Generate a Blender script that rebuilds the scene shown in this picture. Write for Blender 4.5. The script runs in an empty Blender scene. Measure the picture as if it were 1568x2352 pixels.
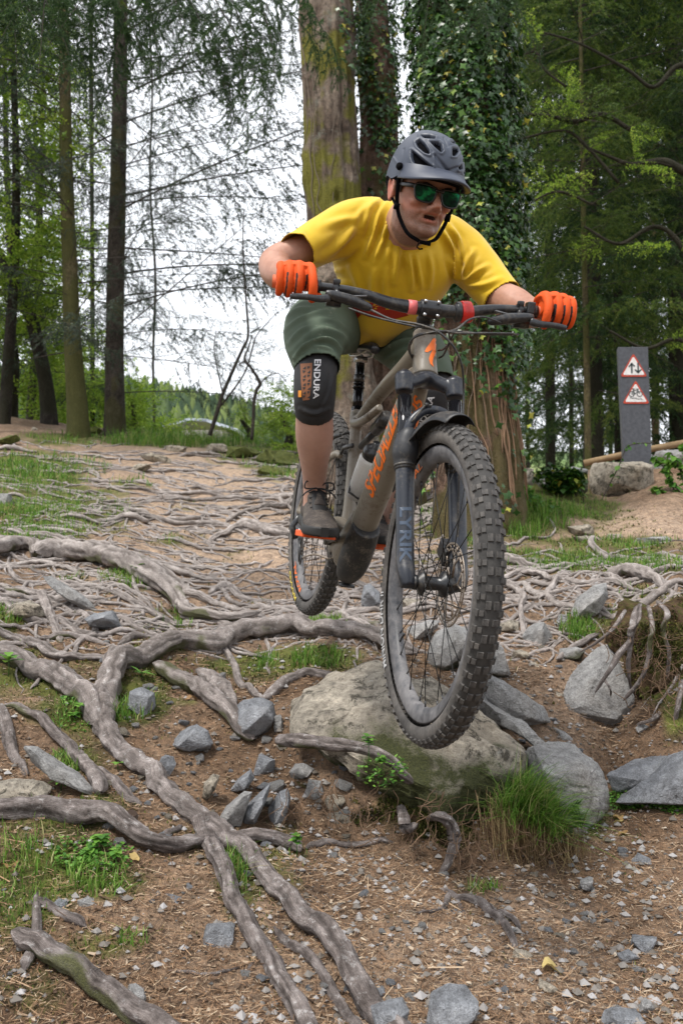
import bpy, bmesh, math, random
import numpy as np
from mathutils import Vector, Matrix, noise
from mathutils.bvhtree import BVHTree
R = math.radians
scn = bpy.context.scene
random.seed(7); np.random.seed(7)
COL = scn.collection

# ------------------------------------------------------------------ camera
F = 2050.0; CX = 784.0; CY = 1176.0; PITCH = R(3.5); CAMZ = 0.9
cam_d = bpy.data.cameras.new('camera'); cam = bpy.data.objects.new('camera', cam_d); COL.objects.link(cam)
cam.location = (0, 0, CAMZ); cam.rotation_euler = (R(90) + PITCH, 0, 0)
cam_d.sensor_fit = 'VERTICAL'; cam_d.sensor_height = 36.0; cam_d.lens = 36.0 * F / 2352.0
cam_d.clip_start = 0.05; cam_d.clip_end = 2000
cam_d.dof.use_dof = True; cam_d.dof.focus_distance = 2.38; cam_d.dof.aperture_fstop = 6.3
scn.camera = cam
# ------------------------------------------------------------------ world and sun (bright overcast seen through the trees)
SUN_EL, SUN_AZ = R(58), R(-35)      # azimuth measured from +Y towards +X
w = bpy.data.worlds.new('World'); scn.world = w; w.use_nodes = True
nt = w.node_tree; nt.nodes.clear()
sky = nt.nodes.new('ShaderNodeTexSky'); sky.sky_type = 'NISHITA'; sky.sun_disc = False
sky.sun_elevation = SUN_EL; sky.sun_rotation = SUN_AZ; sky.air_density = 1.2; sky.dust_density = 3.0
mx = nt.nodes.new('ShaderNodeMixRGB'); mx.inputs[0].default_value = 0.80
mx.inputs[2].default_value = (14.5, 14.9, 15.6, 1)          # an even cloud sheet
bg = nt.nodes.new('ShaderNodeBackground'); bg.inputs[1].default_value = 0.088
out = nt.nodes.new('ShaderNodeOutputWorld')
nt.links.new(sky.outputs[0], mx.inputs[1]); nt.links.new(mx.outputs[0], bg.inputs[0]); nt.links.new(bg.outputs[0], out.inputs[0])
sl = bpy.data.lights.new('sun', 'SUN'); sl.energy = 3.3; sl.angle = R(12); sl.color = (1, .96, .9)
sun = bpy.data.objects.new('sun', sl); COL.objects.link(sun)
sd = Vector((math.sin(SUN_AZ) * math.cos(SUN_EL), -0.6*math.cos(SUN_EL), math.sin(SUN_EL)))
sun.rotation_euler = sd.to_track_quat('Z', 'Y').to_euler()
scn.view_settings.view_transform = 'Standard'; scn.view_settings.look = 'None'
scn.view_settings.exposure = 0.36; scn.view_settings.gamma = 1.0; scn.view_settings.use_curve_mapping = False
scn.cycles.use_denoising = True
scn.cycles.max_bounces = 6; scn.cycles.diffuse_bounces = 2; scn.cycles.glossy_bounces = 3
scn.cycles.transmission_bounces = 3; scn.cycles.transparent_max_bounces = 6

# ------------------------------------------------------------------ helpers
CP, SP = math.cos(PITCH), math.sin(PITCH)
def P(dx, dy, Y):
    """a point of the place: Y metres ahead of the tripod, on the sight line of photo position (dx, dy)"""
    cx = (dx - CX) / F; sy = (CY - dy) / F
    k = Y / (CP - sy * SP)
    return Vector((cx * k, Y, CAMZ + (SP + sy * CP) * k))
def proj(v):
    d = v[1] * CP + (v[2] - CAMZ) * SP; u = -v[1] * SP + (v[2] - CAMZ) * CP
    return (CX + F * v[0] / d, CY - F * u / d)
def V(*a): return Vector(a)

def tag(o, label=None, cat=None, group=None, kind=None):
    if label: o['label'] = label
    if cat: o['category'] = cat
    if group: o['group'] = group
    if kind: o['kind'] = kind
    return o
def empty(name, loc=(0, 0, 0), label=None, cat=None, group=None):
    o = bpy.data.objects.new(name, None); COL.objects.link(o); o.location = loc
    o.empty_display_size = .1
    return tag(o, label, cat, group)
def link(name, me, mat=None, parent=None, world=True):
    """link a mesh whose coordinates are world coordinates (or local ones with world=False)"""
    o = bpy.data.objects.new(name, me); COL.objects.link(o)
    if mat is not None:
        me.materials.clear()
        for m in (mat if isinstance(mat, (list, tuple)) else [mat]): me.materials.append(m)
    if parent is not None:
        o.parent = parent
        if world:
            o.matrix_parent_inverse = wm(parent).inverted()
    return o
def wm(o):
    m = o.matrix_basis.copy(); p = o.parent
    if p is not None: m = wm(p) @ o.matrix_parent_inverse @ m
    return m
def mesh_np(name, v, f, smooth=True, uv=None):
    """v (n,3); f (m,k) int array of equal-length faces or a list of such arrays"""
    me = bpy.data.meshes.new(name)
    v = np.asarray(v, dtype=np.float32)
    fs = [np.asarray(a, dtype=np.int32) for a in (f if isinstance(f, list) else [f]) if len(a)]
    me.vertices.add(len(v)); me.vertices.foreach_set('co', v.ravel())
    loops = np.concatenate([a.ravel() for a in fs]); me.loops.add(len(loops)); me.loops.foreach_set('vertex_index', loops)
    tot = np.concatenate([np.full(len(a), a.shape[1], np.int32) for a in fs])
    st = np.concatenate([[0], np.cumsum(tot)[:-1]]).astype(np.int32)
    me.polygons.add(len(tot)); me.polygons.foreach_set('loop_start', st); me.polygons.foreach_set('loop_total', tot)
    me.polygons.foreach_set('use_smooth', np.full(len(tot), smooth, bool))
    me.update(calc_edges=True); me.validate()
    return me
class MB:
    """collects loose shapes that become ONE mesh"""
    def __init__(s): s.v = []; s.f3 = []; s.f4 = []; s.n = 0
    def add(s, v, f):
        v = np.asarray(v, float).reshape(-1, 3); f = np.asarray(f, int)
        (s.f3 if f.shape[1] == 3 else s.f4).append(f + s.n); s.v.append(v); s.n += len(v); return s
    def mesh(s, name, smooth=True):
        fs = []
        if s.f3: fs.append(np.concatenate(s.f3))
        if s.f4: fs.append(np.concatenate(s.f4))
        return mesh_np(name, np.concatenate(s.v), fs, smooth)
    def obj(s, name, mat, parent=None, smooth=True): return link(name, s.mesh(name, smooth), mat, parent)
    # shapes
    def tube(s, pts, r, n=10, cap=True, sx=1.0, ref=None):
        v, f = tube_vf(pts, r, n, sx=sx, ref=ref, cap=cap)
        s.add(v, f); return s
    def box(s, c, h, M=None):
        c = np.array(c, float); h = np.array(h, float)
        sg = np.array([[x, y, z] for x in (-1, 1) for y in (-1, 1) for z in (-1, 1)], float) * h
        if M is not None: sg = sg @ np.array(M.to_3x3()).T
        s.add(sg + c, [[0, 1, 3, 2], [4, 6, 7, 5], [0, 4, 5, 1], [2, 3, 7, 6], [0, 2, 6, 4], [1, 5, 7, 3]]); return s
    def ball(s, c, r, nu=12, nv=8):
        r = np.array([r]*3 if np.isscalar(r) else r, float)
        u = np.linspace(0, 2*np.pi, nu, endpoint=False); t = np.linspace(0, np.pi, nv+1)
        v = np.array([[math.cos(a)*math.sin(b), math.sin(a)*math.sin(b), math.cos(b)] for b in t for a in u])
        s.add(v*r + np.array(c), grid_f(nv+1, nu)); return s
def grid_f(rows, cols, wrap=True):
    i = np.arange(rows-1)[:, None]; j = np.arange(cols if wrap else cols-1)[None, :]
    a = i*cols + j; b = i*cols + (j+1) % cols
    return np.stack([a, b, b+cols, a+cols], -1).reshape(-1, 4)
def frames(pts, ref=None):
    pts = np.asarray(pts, float); n = len(pts)
    t = np.gradient(pts, axis=0); t /= np.linalg.norm(t, axis=1)[:, None] + 1e-12
    a = np.array(ref if ref is not None else ((0, 0, 1) if abs(t[0][2]) < .9 else (0, 1, 0)), float)
    N = np.zeros_like(pts)
    for i in range(n):
        if ref is not None: a = np.array(ref, float)
        a = a - t[i]*a.dot(t[i]); a /= np.linalg.norm(a) + 1e-12; N[i] = a
    B = np.cross(t, N)
    return t, N, B
def tube_vf(pts, r, n=10, sx=1.0, ref=None, cap=True, prof=None):
    """swept tube. r: scalar, list, or list of (r_normal, r_binormal)"""
    pts = np.asarray([tuple(p) for p in pts], float); m = len(pts)
    rr = np.asarray(r, float)
    if rr.ndim == 0: rr = np.full((m, 2), float(rr))
    elif rr.ndim == 1: rr = np.stack([rr, rr], 1)
    rr = rr * np.array([1.0, sx])
    t, N, B = frames(pts, ref)
    if cap:
        pts = np.concatenate([pts[:1], pts, pts[-1:]]); rr = np.concatenate([rr[:1]*1e-3, rr, rr[-1:]*1e-3])
        N = np.concatenate([N[:1], N, N[-1:]]); B = np.concatenate([B[:1], B, B[-1:]])
    a = np.linspace(0, 2*np.pi, n, endpoint=False); ca, sa = np.cos(a), np.sin(a)
    if prof is not None: ca = ca*prof; sa = sa*prof
    v = pts[:, None, :] + N[:, None, :]*(rr[:, :1, None]*ca[None, :, None]) + B[:, None, :]*(rr[:, 1:2, None]*sa[None, :, None])
    return v.reshape(-1, 3), grid_f(len(pts), n)
def spline(pts, k=6, closed=False):
    """Catmull-Rom through rows of any width"""
    p = np.asarray([list(q) for q in pts], float)
    if len(p) < 3: 
        tt = np.linspace(0, 1, k+1)[:, None]; return p[0]*(1-tt) + p[-1]*tt
    q = np.concatenate([[2*p[0]-p[1]], p, [2*p[-1]-p[-2]]]); o = []
    for i in range(1, len(q)-2):
        for j in range(k):
            t = j/k; a, b, c, d = q[i-1], q[i], q[i+1], q[i+2]
            o.append(.5*((2*b) + (-a+c)*t + (2*a-5*b+4*c-d)*t*t + (-a+3*b-3*c+d)*t**3))
    o.append(p[-1]); return np.array(o)
def evaluated(o, name=None):
    """apply the object's modifiers and keep the result as its mesh"""
    dg = bpy.context.evaluated_depsgraph_get(); dg.update()
    me = bpy.data.meshes.new_from_object(o.evaluated_get(dg)); old = o.data
    o.modifiers.clear(); o.data = me
    if old.users == 0: bpy.data.meshes.remove(old)
    if name: me.name = name
    return me
def get_co(me):
    a = np.empty(len(me.vertices)*3, np.float32); me.vertices.foreach_get('co', a); return a.reshape(-1, 3).astype(float)
def set_co(me, v):
    me.vertices.foreach_set('co', np.asarray(v, np.float32).ravel()); me.update()
def get_no(me):
    a = np.empty(len(me.vertices)*3, np.float32); me.vertices.foreach_get('normal', a); return a.reshape(-1, 3).astype(float)
def remesh(mb, name, voxel, smooth=6, mat=None, parent=None):
    o = link(name, mb.mesh(name), mat, None)
    m = o.modifiers.new('r', 'REMESH'); m.mode = 'VOXEL'; m.voxel_size = voxel; m.use_smooth_shade = True
    if smooth:
        s = o.modifiers.new('s', 'SMOOTH'); s.iterations = smooth; s.factor = .6
    evaluated(o, name); o.data.materials.clear()
    if mat is not None:
        for q in (mat if isinstance(mat, (list, tuple)) else [mat]): o.data.materials.append(q)
    if parent is not None:
        o.parent = parent; o.matrix_parent_inverse = wm(parent).inverted()
    return o
# vectorised value noise, cheap and smooth
_rng = np.random.RandomState(3); _T = _rng.rand(32, 32, 32)
def vnoise(p, scale=1.0, off=0.0):
    q = np.asarray(p, float)*scale + off; i = np.floor(q).astype(int); f = q - i; f = f*f*(3-2*f)
    def g(a, b, c): return _T[(i[..., 0]+a) % 32, (i[..., 1]+b) % 32, (i[..., 2]+c) % 32]
    x, y, z = f[..., 0], f[..., 1], f[..., 2]
    r = 0
    for a in (0, 1):
        for b in (0, 1):
            for c in (0, 1):
                r = r + g(a, b, c)*(x if a else 1-x)*(y if b else 1-y)*(z if c else 1-z)
    return r*2-1
def fnoise(p, scale=1.0, oct=3, off=0.0):
    s = 0; a = 1.0
    for k in range(oct): s = s + a*vnoise(p, scale*2**k, off+k*7.3); a *= .5
    return s

# ------------------------------------------------------------------ materials
class NT:
    def __init__(s, name):
        s.m = bpy.data.materials.new(name); s.m.use_nodes = True; s.t = s.m.node_tree
        s.b = s.t.nodes['Principled BSDF']; s.tc = s.t.nodes.new('ShaderNodeTexCoord')
    def n(s, typ, **kw):
        x = s.t.nodes.new(typ)
        for k, v in kw.items():
            if k.startswith('i_'): 
                key = k[2:]; key = int(key) if key.isdigit() else key.replace('_', ' ')
                x.inputs[key].default_value = v
            else: setattr(x, k, v)
        return x
    def l(s, a, b): s.t.links.new(a, b)
    def noise(s, scale, detail=5, rough=.6, vec=None, dist=0.0):
        x = s.n('ShaderNodeTexNoise'); x.inputs['Scale'].default_value = scale; x.inputs['Detail'].default_value = detail
        x.inputs['Roughness'].default_value = rough; x.inputs['Distortion'].default_value = dist
        s.l(vec if vec is not None else s.tc.outputs['Object'], x.inputs['Vector']); return x.outputs['Fac']
    def mapv(s, scale=(1, 1, 1), src=None):
        m = s.n('ShaderNodeMapping'); m.inputs['Scale'].default_value = scale
        s.l(src if src is not None else s.tc.outputs['Object'], m.inputs['Vector']); return m.outputs[0]
    def ramp(s, fac, stops, interp='LINEAR'):
        r = s.n('ShaderNodeValToRGB'); e = r.color_ramp.elements; r.color_ramp.interpolation = interp
        while len(e) < len(stops): e.new(.5)
        for i, (p, c) in enumerate(stops): e[i].position = p; e[i].color = (c[0], c[1], c[2], 1) if not np.isscalar(c) else (c, c, c, 1)
        s.l(fac, r.inputs[0]); return r.outputs[0]
    def mix(s, fac, a, b, typ='MIX'):
        m = s.n('ShaderNodeMixRGB', blend_type=typ)
        for i, x in ((0, fac), (1, a), (2, b)):
            if hasattr(x, 'links'): s.l(x, m.inputs[i])
            elif i == 0: m.inputs[0].default_value = x
            else: m.inputs[i].default_value = (x[0], x[1], x[2], 1)
        return m.outputs[0]
    def attr(s, name):
        a = s.n('ShaderNodeAttribute', attribute_name=name); return a.outputs['Fac']
    def bump(s, h, strength=.4, dist=.01):
        b = s.n('ShaderNodeBump'); b.inputs['Strength'].default_value = strength; b.inputs['Distance'].default_value = dist
        s.l(h, b.inputs['Height']); s.l(b.outputs[0], s.b.inputs['Normal']); return b.outputs[0]
    def col(s, c):
        if hasattr(c, 'links'): s.l(c, s.b.inputs['Base Color'])
        else: s.b.inputs['Base Color'].default_value = (c[0], c[1], c[2], 1)
        return s
    def rough(s, r, spec=None):
        if hasattr(r, 'links'): s.l(r, s.b.inputs['Roughness'])
        else: s.b.inputs['Roughness'].default_value = r
        if spec is not None: s.b.inputs['Specular IOR Level'].default_value = spec
        return s
def simple(name, c, rough=.5, metal=0.0, spec=.5, var=.15, scale=20, bump=0.0, bscale=200, bdist=.001):
    k = NT(name); n = k.noise(scale, 4)
    k.col(k.ramp(n, [(.3, [x*(1-var) for x in c]), (.7, [x*(1+var) for x in c])])); k.rough(rough, spec)
    k.b.inputs['Metallic'].default_value = metal
    if bump: k.bump(k.noise(bscale, 4), bump, bdist)
    return k.m

# ================================================================== the ground
def _t(dy):
    s = (CY - dy)/F; return (SP + s*CP)/(CP - s*SP)
_cols = {
 -600: [(2352,1.6),(1900,2.2),(1600,2.85),(1400,3.6),(1300,4.3),(1200,5.6),(1100,7.5),(1000,10.5),(930,14)],
 0:    [(2352,1.62),(1900,2.25),(1750,2.6),(1600,2.95),(1400,3.8),(1300,4.5),(1200,5.8),(1100,7.8),(1000,11),(955,14)],
 250:  [(2352,1.68),(2050,2.05),(1900,2.32),(1750,2.65),(1600,3.05),(1400,3.95),(1300,4.8),(1200,6.3),(1100,8.6),(1010,12),(985,14.5)],
 550:  [(2352,1.75),(2100,2.1),(1950,2.42),(1850,2.6),(1700,2.95),(1600,3.3),(1500,3.75),(1400,4.4),(1300,5.4),(1200,7),(1100,9.5),(1040,12),(1012,14.5)],
 800:  [(2352,1.8),(2100,2.2),(1960,2.6),(1800,2.75),(1700,2.85),(1600,3.15),(1500,3.65),(1400,4.3),(1300,5.3),(1200,7),(1130,9),(1060,11.5),(1035,13.5)],
 1150: [(2352,1.8),(2100,2.2),(1960,2.58),(1880,2.7),(1800,2.85),(1700,3.05),(1600,3.35),(1500,3.8),(1400,4.2),(1320,4.6),(1250,5.3),(1150,6.3),(1090,7.2)],
 1400: [(2352,1.8),(2000,2.5),(1850,2.9),(1750,3.15),(1650,3.45),(1500,3.75),(1430,3.9),(1340,4.3),(1250,5.5),(1150,7),(1090,8.3),(1075,9)],
 1560: [(2352,1.8),(2000,2.5),(1840,2.78),(1740,3.0),(1600,3.2),(1480,3.4),(1400,3.62),(1330,4.1),(1250,5.2),(1150,6.5),(1090,7.6),(1050,8.4)],
 2300: [(2352,1.75),(2000,2.4),(1800,2.7),(1600,3.0),(1400,3.45),(1300,4.1),(1200,5.6),(1100,7.2),(1040,9)],
}
_YG = np.concatenate([np.arange(0.0, 20, .02), np.geomspace(20, 600, 80)])
def _column(pts):
    Y = [0.0, 1.0] + [p[1] for p in pts]; Z = [0.0, 0.0] + [CAMZ + _t(p[0])*p[1] for p in pts]
    yl, zl = Y[-1], Z[-1]
    Y += [yl+2, yl+6, yl+30, 600]; Z += [zl+.15, zl+.2, zl+.0, zl-1]
    z = np.interp(_YG, Y, Z); n = 1000
    k = np.exp(-.5*(np.arange(-9, 10)/3.5)**2); k /= k.sum()
    zz = np.convolve(np.pad(z[:n], 9, mode='edge'), k, 'valid'); z[:n-12] = zz[:n-12]
    return z
_CX = np.array(sorted(_cols)); _CZ = np.array([_column(_cols[c]) for c in _CX])
def gz(x, y, rough=True):
    x = np.asarray(x, float); y = np.asarray(y, float)
    yy = np.clip(y, .0, 590)
    dx = CX + F*x/np.maximum(y, 1.2)
    dx = np.clip(dx, _CX[0], _CX[-1]-1e-3)
    i = np.clip(np.searchsorted(_CX, dx, 'right')-1, 0, len(_CX)-2); t = (dx - _CX[i])/(_CX[i+1]-_CX[i]); t = t*t*(3-2*t)*.5 + t*.5
    j = np.clip(np.searchsorted(_YG, yy, 'right')-1, 0, len(_YG)-2); s = (yy-_YG[j])/(_YG[j+1]-_YG[j])
    z = (1-t)*((1-s)*_CZ[i, j]+s*_CZ[i, j+1]) + t*((1-s)*_CZ[i+1, j]+s*_CZ[i+1, j+1])
    if rough:
        p = np.stack([x, y, x*0], -1); fade = 1/(1+np.maximum(y-6, 0)*.08)
        z = z + fade*(.032*vnoise(p, 2.6) + .018*vnoise(p, 6.5, 3) + .009*vnoise(p, 17, 9) + .0045*vnoise(p, 45, 5))
    return z
def gzf(x, y, rough=True): return float(gz(np.array([x]), np.array([y]), rough)[0])
def hit(dx, dy, y0=1.5, y1=40):
    """where the sight line of photo position (dx, dy) meets the ground"""
    Y = np.concatenate([np.arange(y0, 6, .01), np.arange(6, y1, .04)])
    a, b = P(dx, dy, 1.0), None
    X = a[0]*Y; Z = CAMZ + (a[2]-CAMZ)*Y; g = gz(X, Y, False)
    k = np.argmax(Z <= g) if (Z <= g).any() else len(Y)-1
    return Vector((X[k], Y[k], g[k]))
def gnormal(x, y):
    e = .03; a = gzf(x+e, y, False)-gzf(x-e, y, False); b = gzf(x, y+e, False)-gzf(x, y-e, False)
    return Vector((-a/(2*e), -b/(2*e), 1)).normalized()

# green cover: (dx, dy, rx px, ry px, strength)
_green = [(40,1090,160,50,1.1),(80,1160,180,60,1.1),(170,1200,110,25,1),(60,1230,120,22,.9),(150,1010,110,18,.9),(420,1000,200,26,1),(600,1040,120,40,.8),
 (640,1085,60,20,.7),(310,1340,70,25,.9),(20,1430,40,18,.8),(305,1630,70,40,.9),(140,1640,60,50,.6),(160,1740,50,40,.6),(200,1850,90,40,.5),
 (230,1985,120,50,.6),(230,2030,90,40,.5),(60,2080,90,70,.45),(540,2045,40,60,.7),(720,1515,120,28,.8),(610,1520,50,22,.8),(1200,1170,200,60,1),(1300,1290,330,28,1),(1060,1180,130,55,1),
 (1400,1250,200,22,.6),(1520,1300,80,20,1),(1330,1440,60,30,.8),(1490,1370,90,25,.8),(1530,1440,90,50,.9),(1545,1600,50,80,.9),(1460,1500,60,70,.8),(1400,1420,60,30,.8),
 (1220,1800,110,70,.9),(1480,1840,110,18,.9),(1340,1890,60,40,.6),(930,1850,140,70,.45),(850,1760,60,40,.4),(1110,2030,60,20,.35),(180,1330,60,20,.4),(420,1240,70,20,.5),
 (520,1280,80,20,.35),(420,1165,100,18,.4),(300,1110,60,20,.4),(500,1530,60,20,.5),(60,1560,60,20,.6),(350,1480,80,15,.4),(620,1380,50,15,.3),(750,1430,50,18,.5),(660,1930,60,60,.4),(70,2300,120,60,.35),(250,2180,90,40,.35)]
def green_at(x, y, z):
    d = y*CP + (z-CAMZ)*SP; u = -y*SP + (z-CAMZ)*CP; d = np.maximum(d, .3)
    px = CX + F*x/d; py = CY - F*u/d
    p = np.stack([x, y, z], -1); g = np.zeros_like(x)
    for (a, b, rx, ry, s) in _green:
        g = np.maximum(g, s*np.exp(-(((px-a)/rx)**2 + ((py-b)/ry)**2)*.9))
    out_ = (px < -80) | (px > 1650) | (y < 1.2) | (y > 16)
    g = np.where(y > 16, .75, np.where(out_, np.clip(.22+.25*fnoise(p, 1.1, 2, 5), 0, .6), g))
    n = fnoise(p, 4.0, 4, 11)
    return np.clip(g*(1+.55*n) + .22*fnoise(p, 9.0, 2, 3) + np.where(py > 1400, .44*np.clip((760-px)/200, 0, 1)*np.clip(.55+1.3*fnoise(p, 2.2, 3, 21), 0, 1)*np.clip((2280-py)/200, .35, 1), 0), 0, 1)

def build_ground():
    rows = np.concatenate([[-40, -12, -4, -1, .3], np.geomspace(.9, 1.5, 12), np.geomspace(1.5, 6.5, 290)[1:], np.geomspace(6.5, 40, 90)[1:], np.geomspace(40, 550, 30)[1:]])
    ca = np.linspace(-.46, .46, 300); outer = np.geomspace(.5, 30, 26)
    A = np.concatenate([-outer[::-1], ca, outer])
    yy = np.repeat(rows[:, None], len(A), 1); xx = A[None, :]*np.maximum(yy, .9)
    xx = xx + np.where(yy > 1, .0, 0)
    z = gz(xx, yy)
    v = np.stack([xx, yy, z], -1).reshape(-1, 3)
    f = grid_f(len(rows), len(A), wrap=False)[:, ::1]
    me = mesh_np('ground', v, f)
    g = green_at(v[:, 0], v[:, 1], v[:, 2])
    at = me.attributes.new('green', 'FLOAT', 'POINT'); at.data.foreach_set('value', g.astype(np.float32))
    d = np.maximum(v[:, 1]*CP + (v[:, 2]-CAMZ)*SP, .3); px = CX+F*v[:, 0]/d; py = CY-F*(-v[:, 1]*SP+(v[:, 2]-CAMZ)*CP)/d
    pl = np.exp(-((px-640)/520)**2)*np.clip((1560-py)/380, 0, 1) + np.exp(-((px-1500)/200)**2-((py-1205)/45)**2)
    pl += .5*np.exp(-((px-1310)/140)**2-((py-1620)/130)**2) + .45*np.exp(-((px-1000)/520)**2-((py-2230)/190)**2)
    pl = np.clip(pl+.15*vnoise(v, 4, 2), 0, .85)
    at = me.attributes.new('pale', 'FLOAT', 'POINT'); at.data.foreach_set('value', pl.astype(np.float32))
    k = NT('forest_floor')
    n1 = k.noise(3.2, 7, .65); n2 = k.noise(28, 6, .7); n3 = k.noise(150, 4, .7)
    needle = k.noise(1, 5, .7, vec=k.mapv((420, 60, 60))); needle2 = k.noise(1, 5, .7, vec=k.mapv((60, 380, 60)))
    c = k.ramp(n1, [(.3, (.075, .056, .042)), (.5, (.18, .138, .104)), (.7, (.32, .265, .215))])
    c = k.mix(k.attr('pale'), c, (.43, .385, .345))
    c = k.mix(.75, c, k.ramp(n2, [(.32, (.35, .30, .26)), (.5, (.9, .85, .8)), (.72, (1.5, 1.35, 1.2))]), 'MULTIPLY')
    c = k.mix(.6, c, k.ramp(needle, [(.4, (.55, .5, .45)), (.62, (1.6, 1.35, 1.1))]), 'MULTIPLY')
    c = k.mix(.5, c, k.ramp(needle2, [(.4, (.6, .55, .5)), (.62, (1.5, 1.3, 1.1))]), 'MULTIPLY')
    m_ = k.ramp(k.noise(9, 5, .7), [(.32, (.030, .034, .010)), (.48, (.075, .085, .018)), (.60, (.13, .15, .030)), (.72, (.17, .13, .055))])
    m_ = k.mix(.7, m_, k.ramp(n3, [(.3, (.4, .4, .4)), (.7, (1.5, 1.5, 1.3))]), 'MULTIPLY')
    ga = k.ramp(k.mix(.5, k.attr('green'), n2, 'OVERLAY'), [(.24, 0.0), (.55, .9)])
    k.col(k.mix(ga, c, m_)); k.rough(.93, .25)
    h = k.mix(.5, k.mix(.5, n2, n3), needle)
    k.bump(h, .9, .02)
    o = link('ground', me, k.m); tag(o, kind='structure')
    return o
ground = build_ground()

# ================================================================== roots
def root_material():
    k = NT('root_bark')
    rc = k.n('ShaderNodeAttribute', attribute_name='along').outputs['Vector']
    n = k.noise(16, 7, .75); n2 = k.noise(1, 7, .8, vec=k.mapv((9, 9, 95), rc)); n3 = k.noise(260, 3, .7); fib = k.noise(1, 5, .7, vec=k.mapv((16, 16, 22), rc))
    c = k.ramp(n, [(.3, (.055, .044, .039)), (.5, (.15, .128, .120)), (.7, (.31, .28, .27))])
    c = k.mix(.75, c, k.ramp(fib, [(.32, (.35, .32, .30)), (.5, (1, 1, 1)), (.7, (1.5, 1.48, 1.46))]), 'MULTIPLY')
    c = k.mix(k.ramp(k.noise(42, 6, .8), [(.56, 0.0), (.64, .7)]), c, (.40, .39, .385))
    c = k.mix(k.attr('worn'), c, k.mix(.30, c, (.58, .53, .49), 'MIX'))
    c = k.mix(.8, c, k.ramp(n2, [(.3, (.4, .37, .34)), (.5, (1, 1, 1)), (.72, (1.6, 1.55, 1.5))]), 'MULTIPLY')
    rid = k.attr('ridge'); c = k.mix(.75, c, k.ramp(rid, [(.0, (.22, .19, .17)), (.45, (.9, .88, .87)), (1, (1.6, 1.6, 1.6))]), 'MULTIPLY')
    mo = k.attr('moss'); mm = k.ramp(k.mix(.5, mo, n2, 'OVERLAY'), [(.50, 0.0), (.60, .80)])
    c = k.mix(mm, c, k.ramp(n3, [(.3, (.030, .036, .010)), (.7, (.10, .105, .028))]))
    k.col(c); k.rough(.85, .3); k.bump(k.mix(.5, k.mix(.5, n2, fib), n3), .9, .010); return k.m
ROOT = root_material()
_rs = np.random.RandomState(12)
def root_mesh(path, rad, seed, sink=.25, knob=.16, moss=.35, nsides=None, onground=True, lift=0.0, worn=0.0, thin=0.0):
    """path: world points on the ground; rad: radius per point (m)"""
    rs = np.random.RandomState(seed)
    q = spline([list(p)+[r] for p, r in zip(path, rad)], 8)
    L = np.linalg.norm(np.diff(q[:, :3], axis=0), axis=1); s = np.concatenate([[0], np.cumsum(L)])
    rm = q[:, 3].mean(); step = max(.007, rm*.45)*(1+thin); n = int(min(max(s[-1]/step, 8), 420)); si = np.linspace(0, s[-1], n)
    q = np.stack([np.interp(si, s, q[:, k]) for k in range(4)], 1)
    # wander
    t = np.gradient(q[:, :3], axis=0); t /= np.linalg.norm(t, axis=1)[:, None]+1e-9
    side = np.cross(t, [0, 0, 1.0]); side /= np.linalg.norm(side, axis=1)[:, None]+1e-9
    ss = np.stack([si*0, si*0, si], 1); o = rs.rand()*30
    wob = (vnoise(ss, 7, o)*.55 + vnoise(ss, 24, o+5)*.16)*rm
    q[:, :3] += side*wob[:, None]
    if onground: q[:, 2] = gz(q[:, 0], q[:, 1]) + q[:, 3]*(1-2*sink) + vnoise(ss, 5, o+9)*rm*.5 + lift
    rr = q[:, 3]*.90*(1 + knob*.8*vnoise(ss, 8, o+2) + knob*.35*vnoise(ss, 26, o+4))
    ee = np.minimum(np.arange(n), np.arange(n)[::-1])/3.0; rr = rr*np.sqrt(np.clip(ee, 0.02, 1))
    m = nsides or (10 if rm < .012 else 14 if rm < .02 else 22)
    t, N, B = frames(q[:, :3], ref=(0, 0, 1))
    a = np.linspace(0, 2*np.pi, m, endpoint=False)
    A, S = np.meshgrid(a + 0, si); tw = S*rs.uniform(-2.5, 2.5)
    pr = np.stack([np.cos(A+tw)*1.0, np.sin(A+tw)*1.0, S*3.0], -1)
    rid = .6*vnoise(pr, 1.9, o) + .55*vnoise(pr*np.array([2.2, 2.2, 1.0]), 2.2, o+3)
    det = vnoise(np.stack([np.cos(A+tw)*3, np.sin(A+tw)*3, S*60], -1), 1.0, o+8)
    grv = np.clip(1-np.abs(vnoise(pr*np.array([2.6, 2.6, .9]), 1.5, o+11))/.13, 0, 1)
    R_ = rr[:, None]*(1 + .30*rid + .08*det - .17*grv)
    v = q[:, None, :3] + N[:, None]*(R_*np.cos(A)*.92)[..., None] + B[:, None]*(R_*np.sin(A)*1.08)[..., None]
    nz = np.cos(A)
    ms = np.clip(moss*(.35+1.1*(1-nz)/2) + .42*fnoise(v, 9, 2, 2), 0, 1)
    v = v.reshape(-1, 3)
    me = mesh_np('root', v, grid_f(n, m))
    at = me.attributes.new('along', 'FLOAT_VECTOR', 'POINT'); at.data.foreach_set('vector', (pr*np.array([1, 1, 1/3.0])+o).astype(np.float32).ravel())
    at = me.attributes.new('worn', 'FLOAT', 'POINT'); at.data.foreach_set('value', np.full(n*m, worn, np.float32))
    at = me.attributes.new('ridge', 'FLOAT', 'POINT'); at.data.foreach_set('value', np.clip(.5+.6*rid+.3*det-.7*grv, 0, 1).astype(np.float32).ravel())
    at = me.attributes.new('moss', 'FLOAT', 'POINT'); at.data.foreach_set('value', ms.astype(np.float32).ravel())
    return me, q
_rseed = [100]
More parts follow.
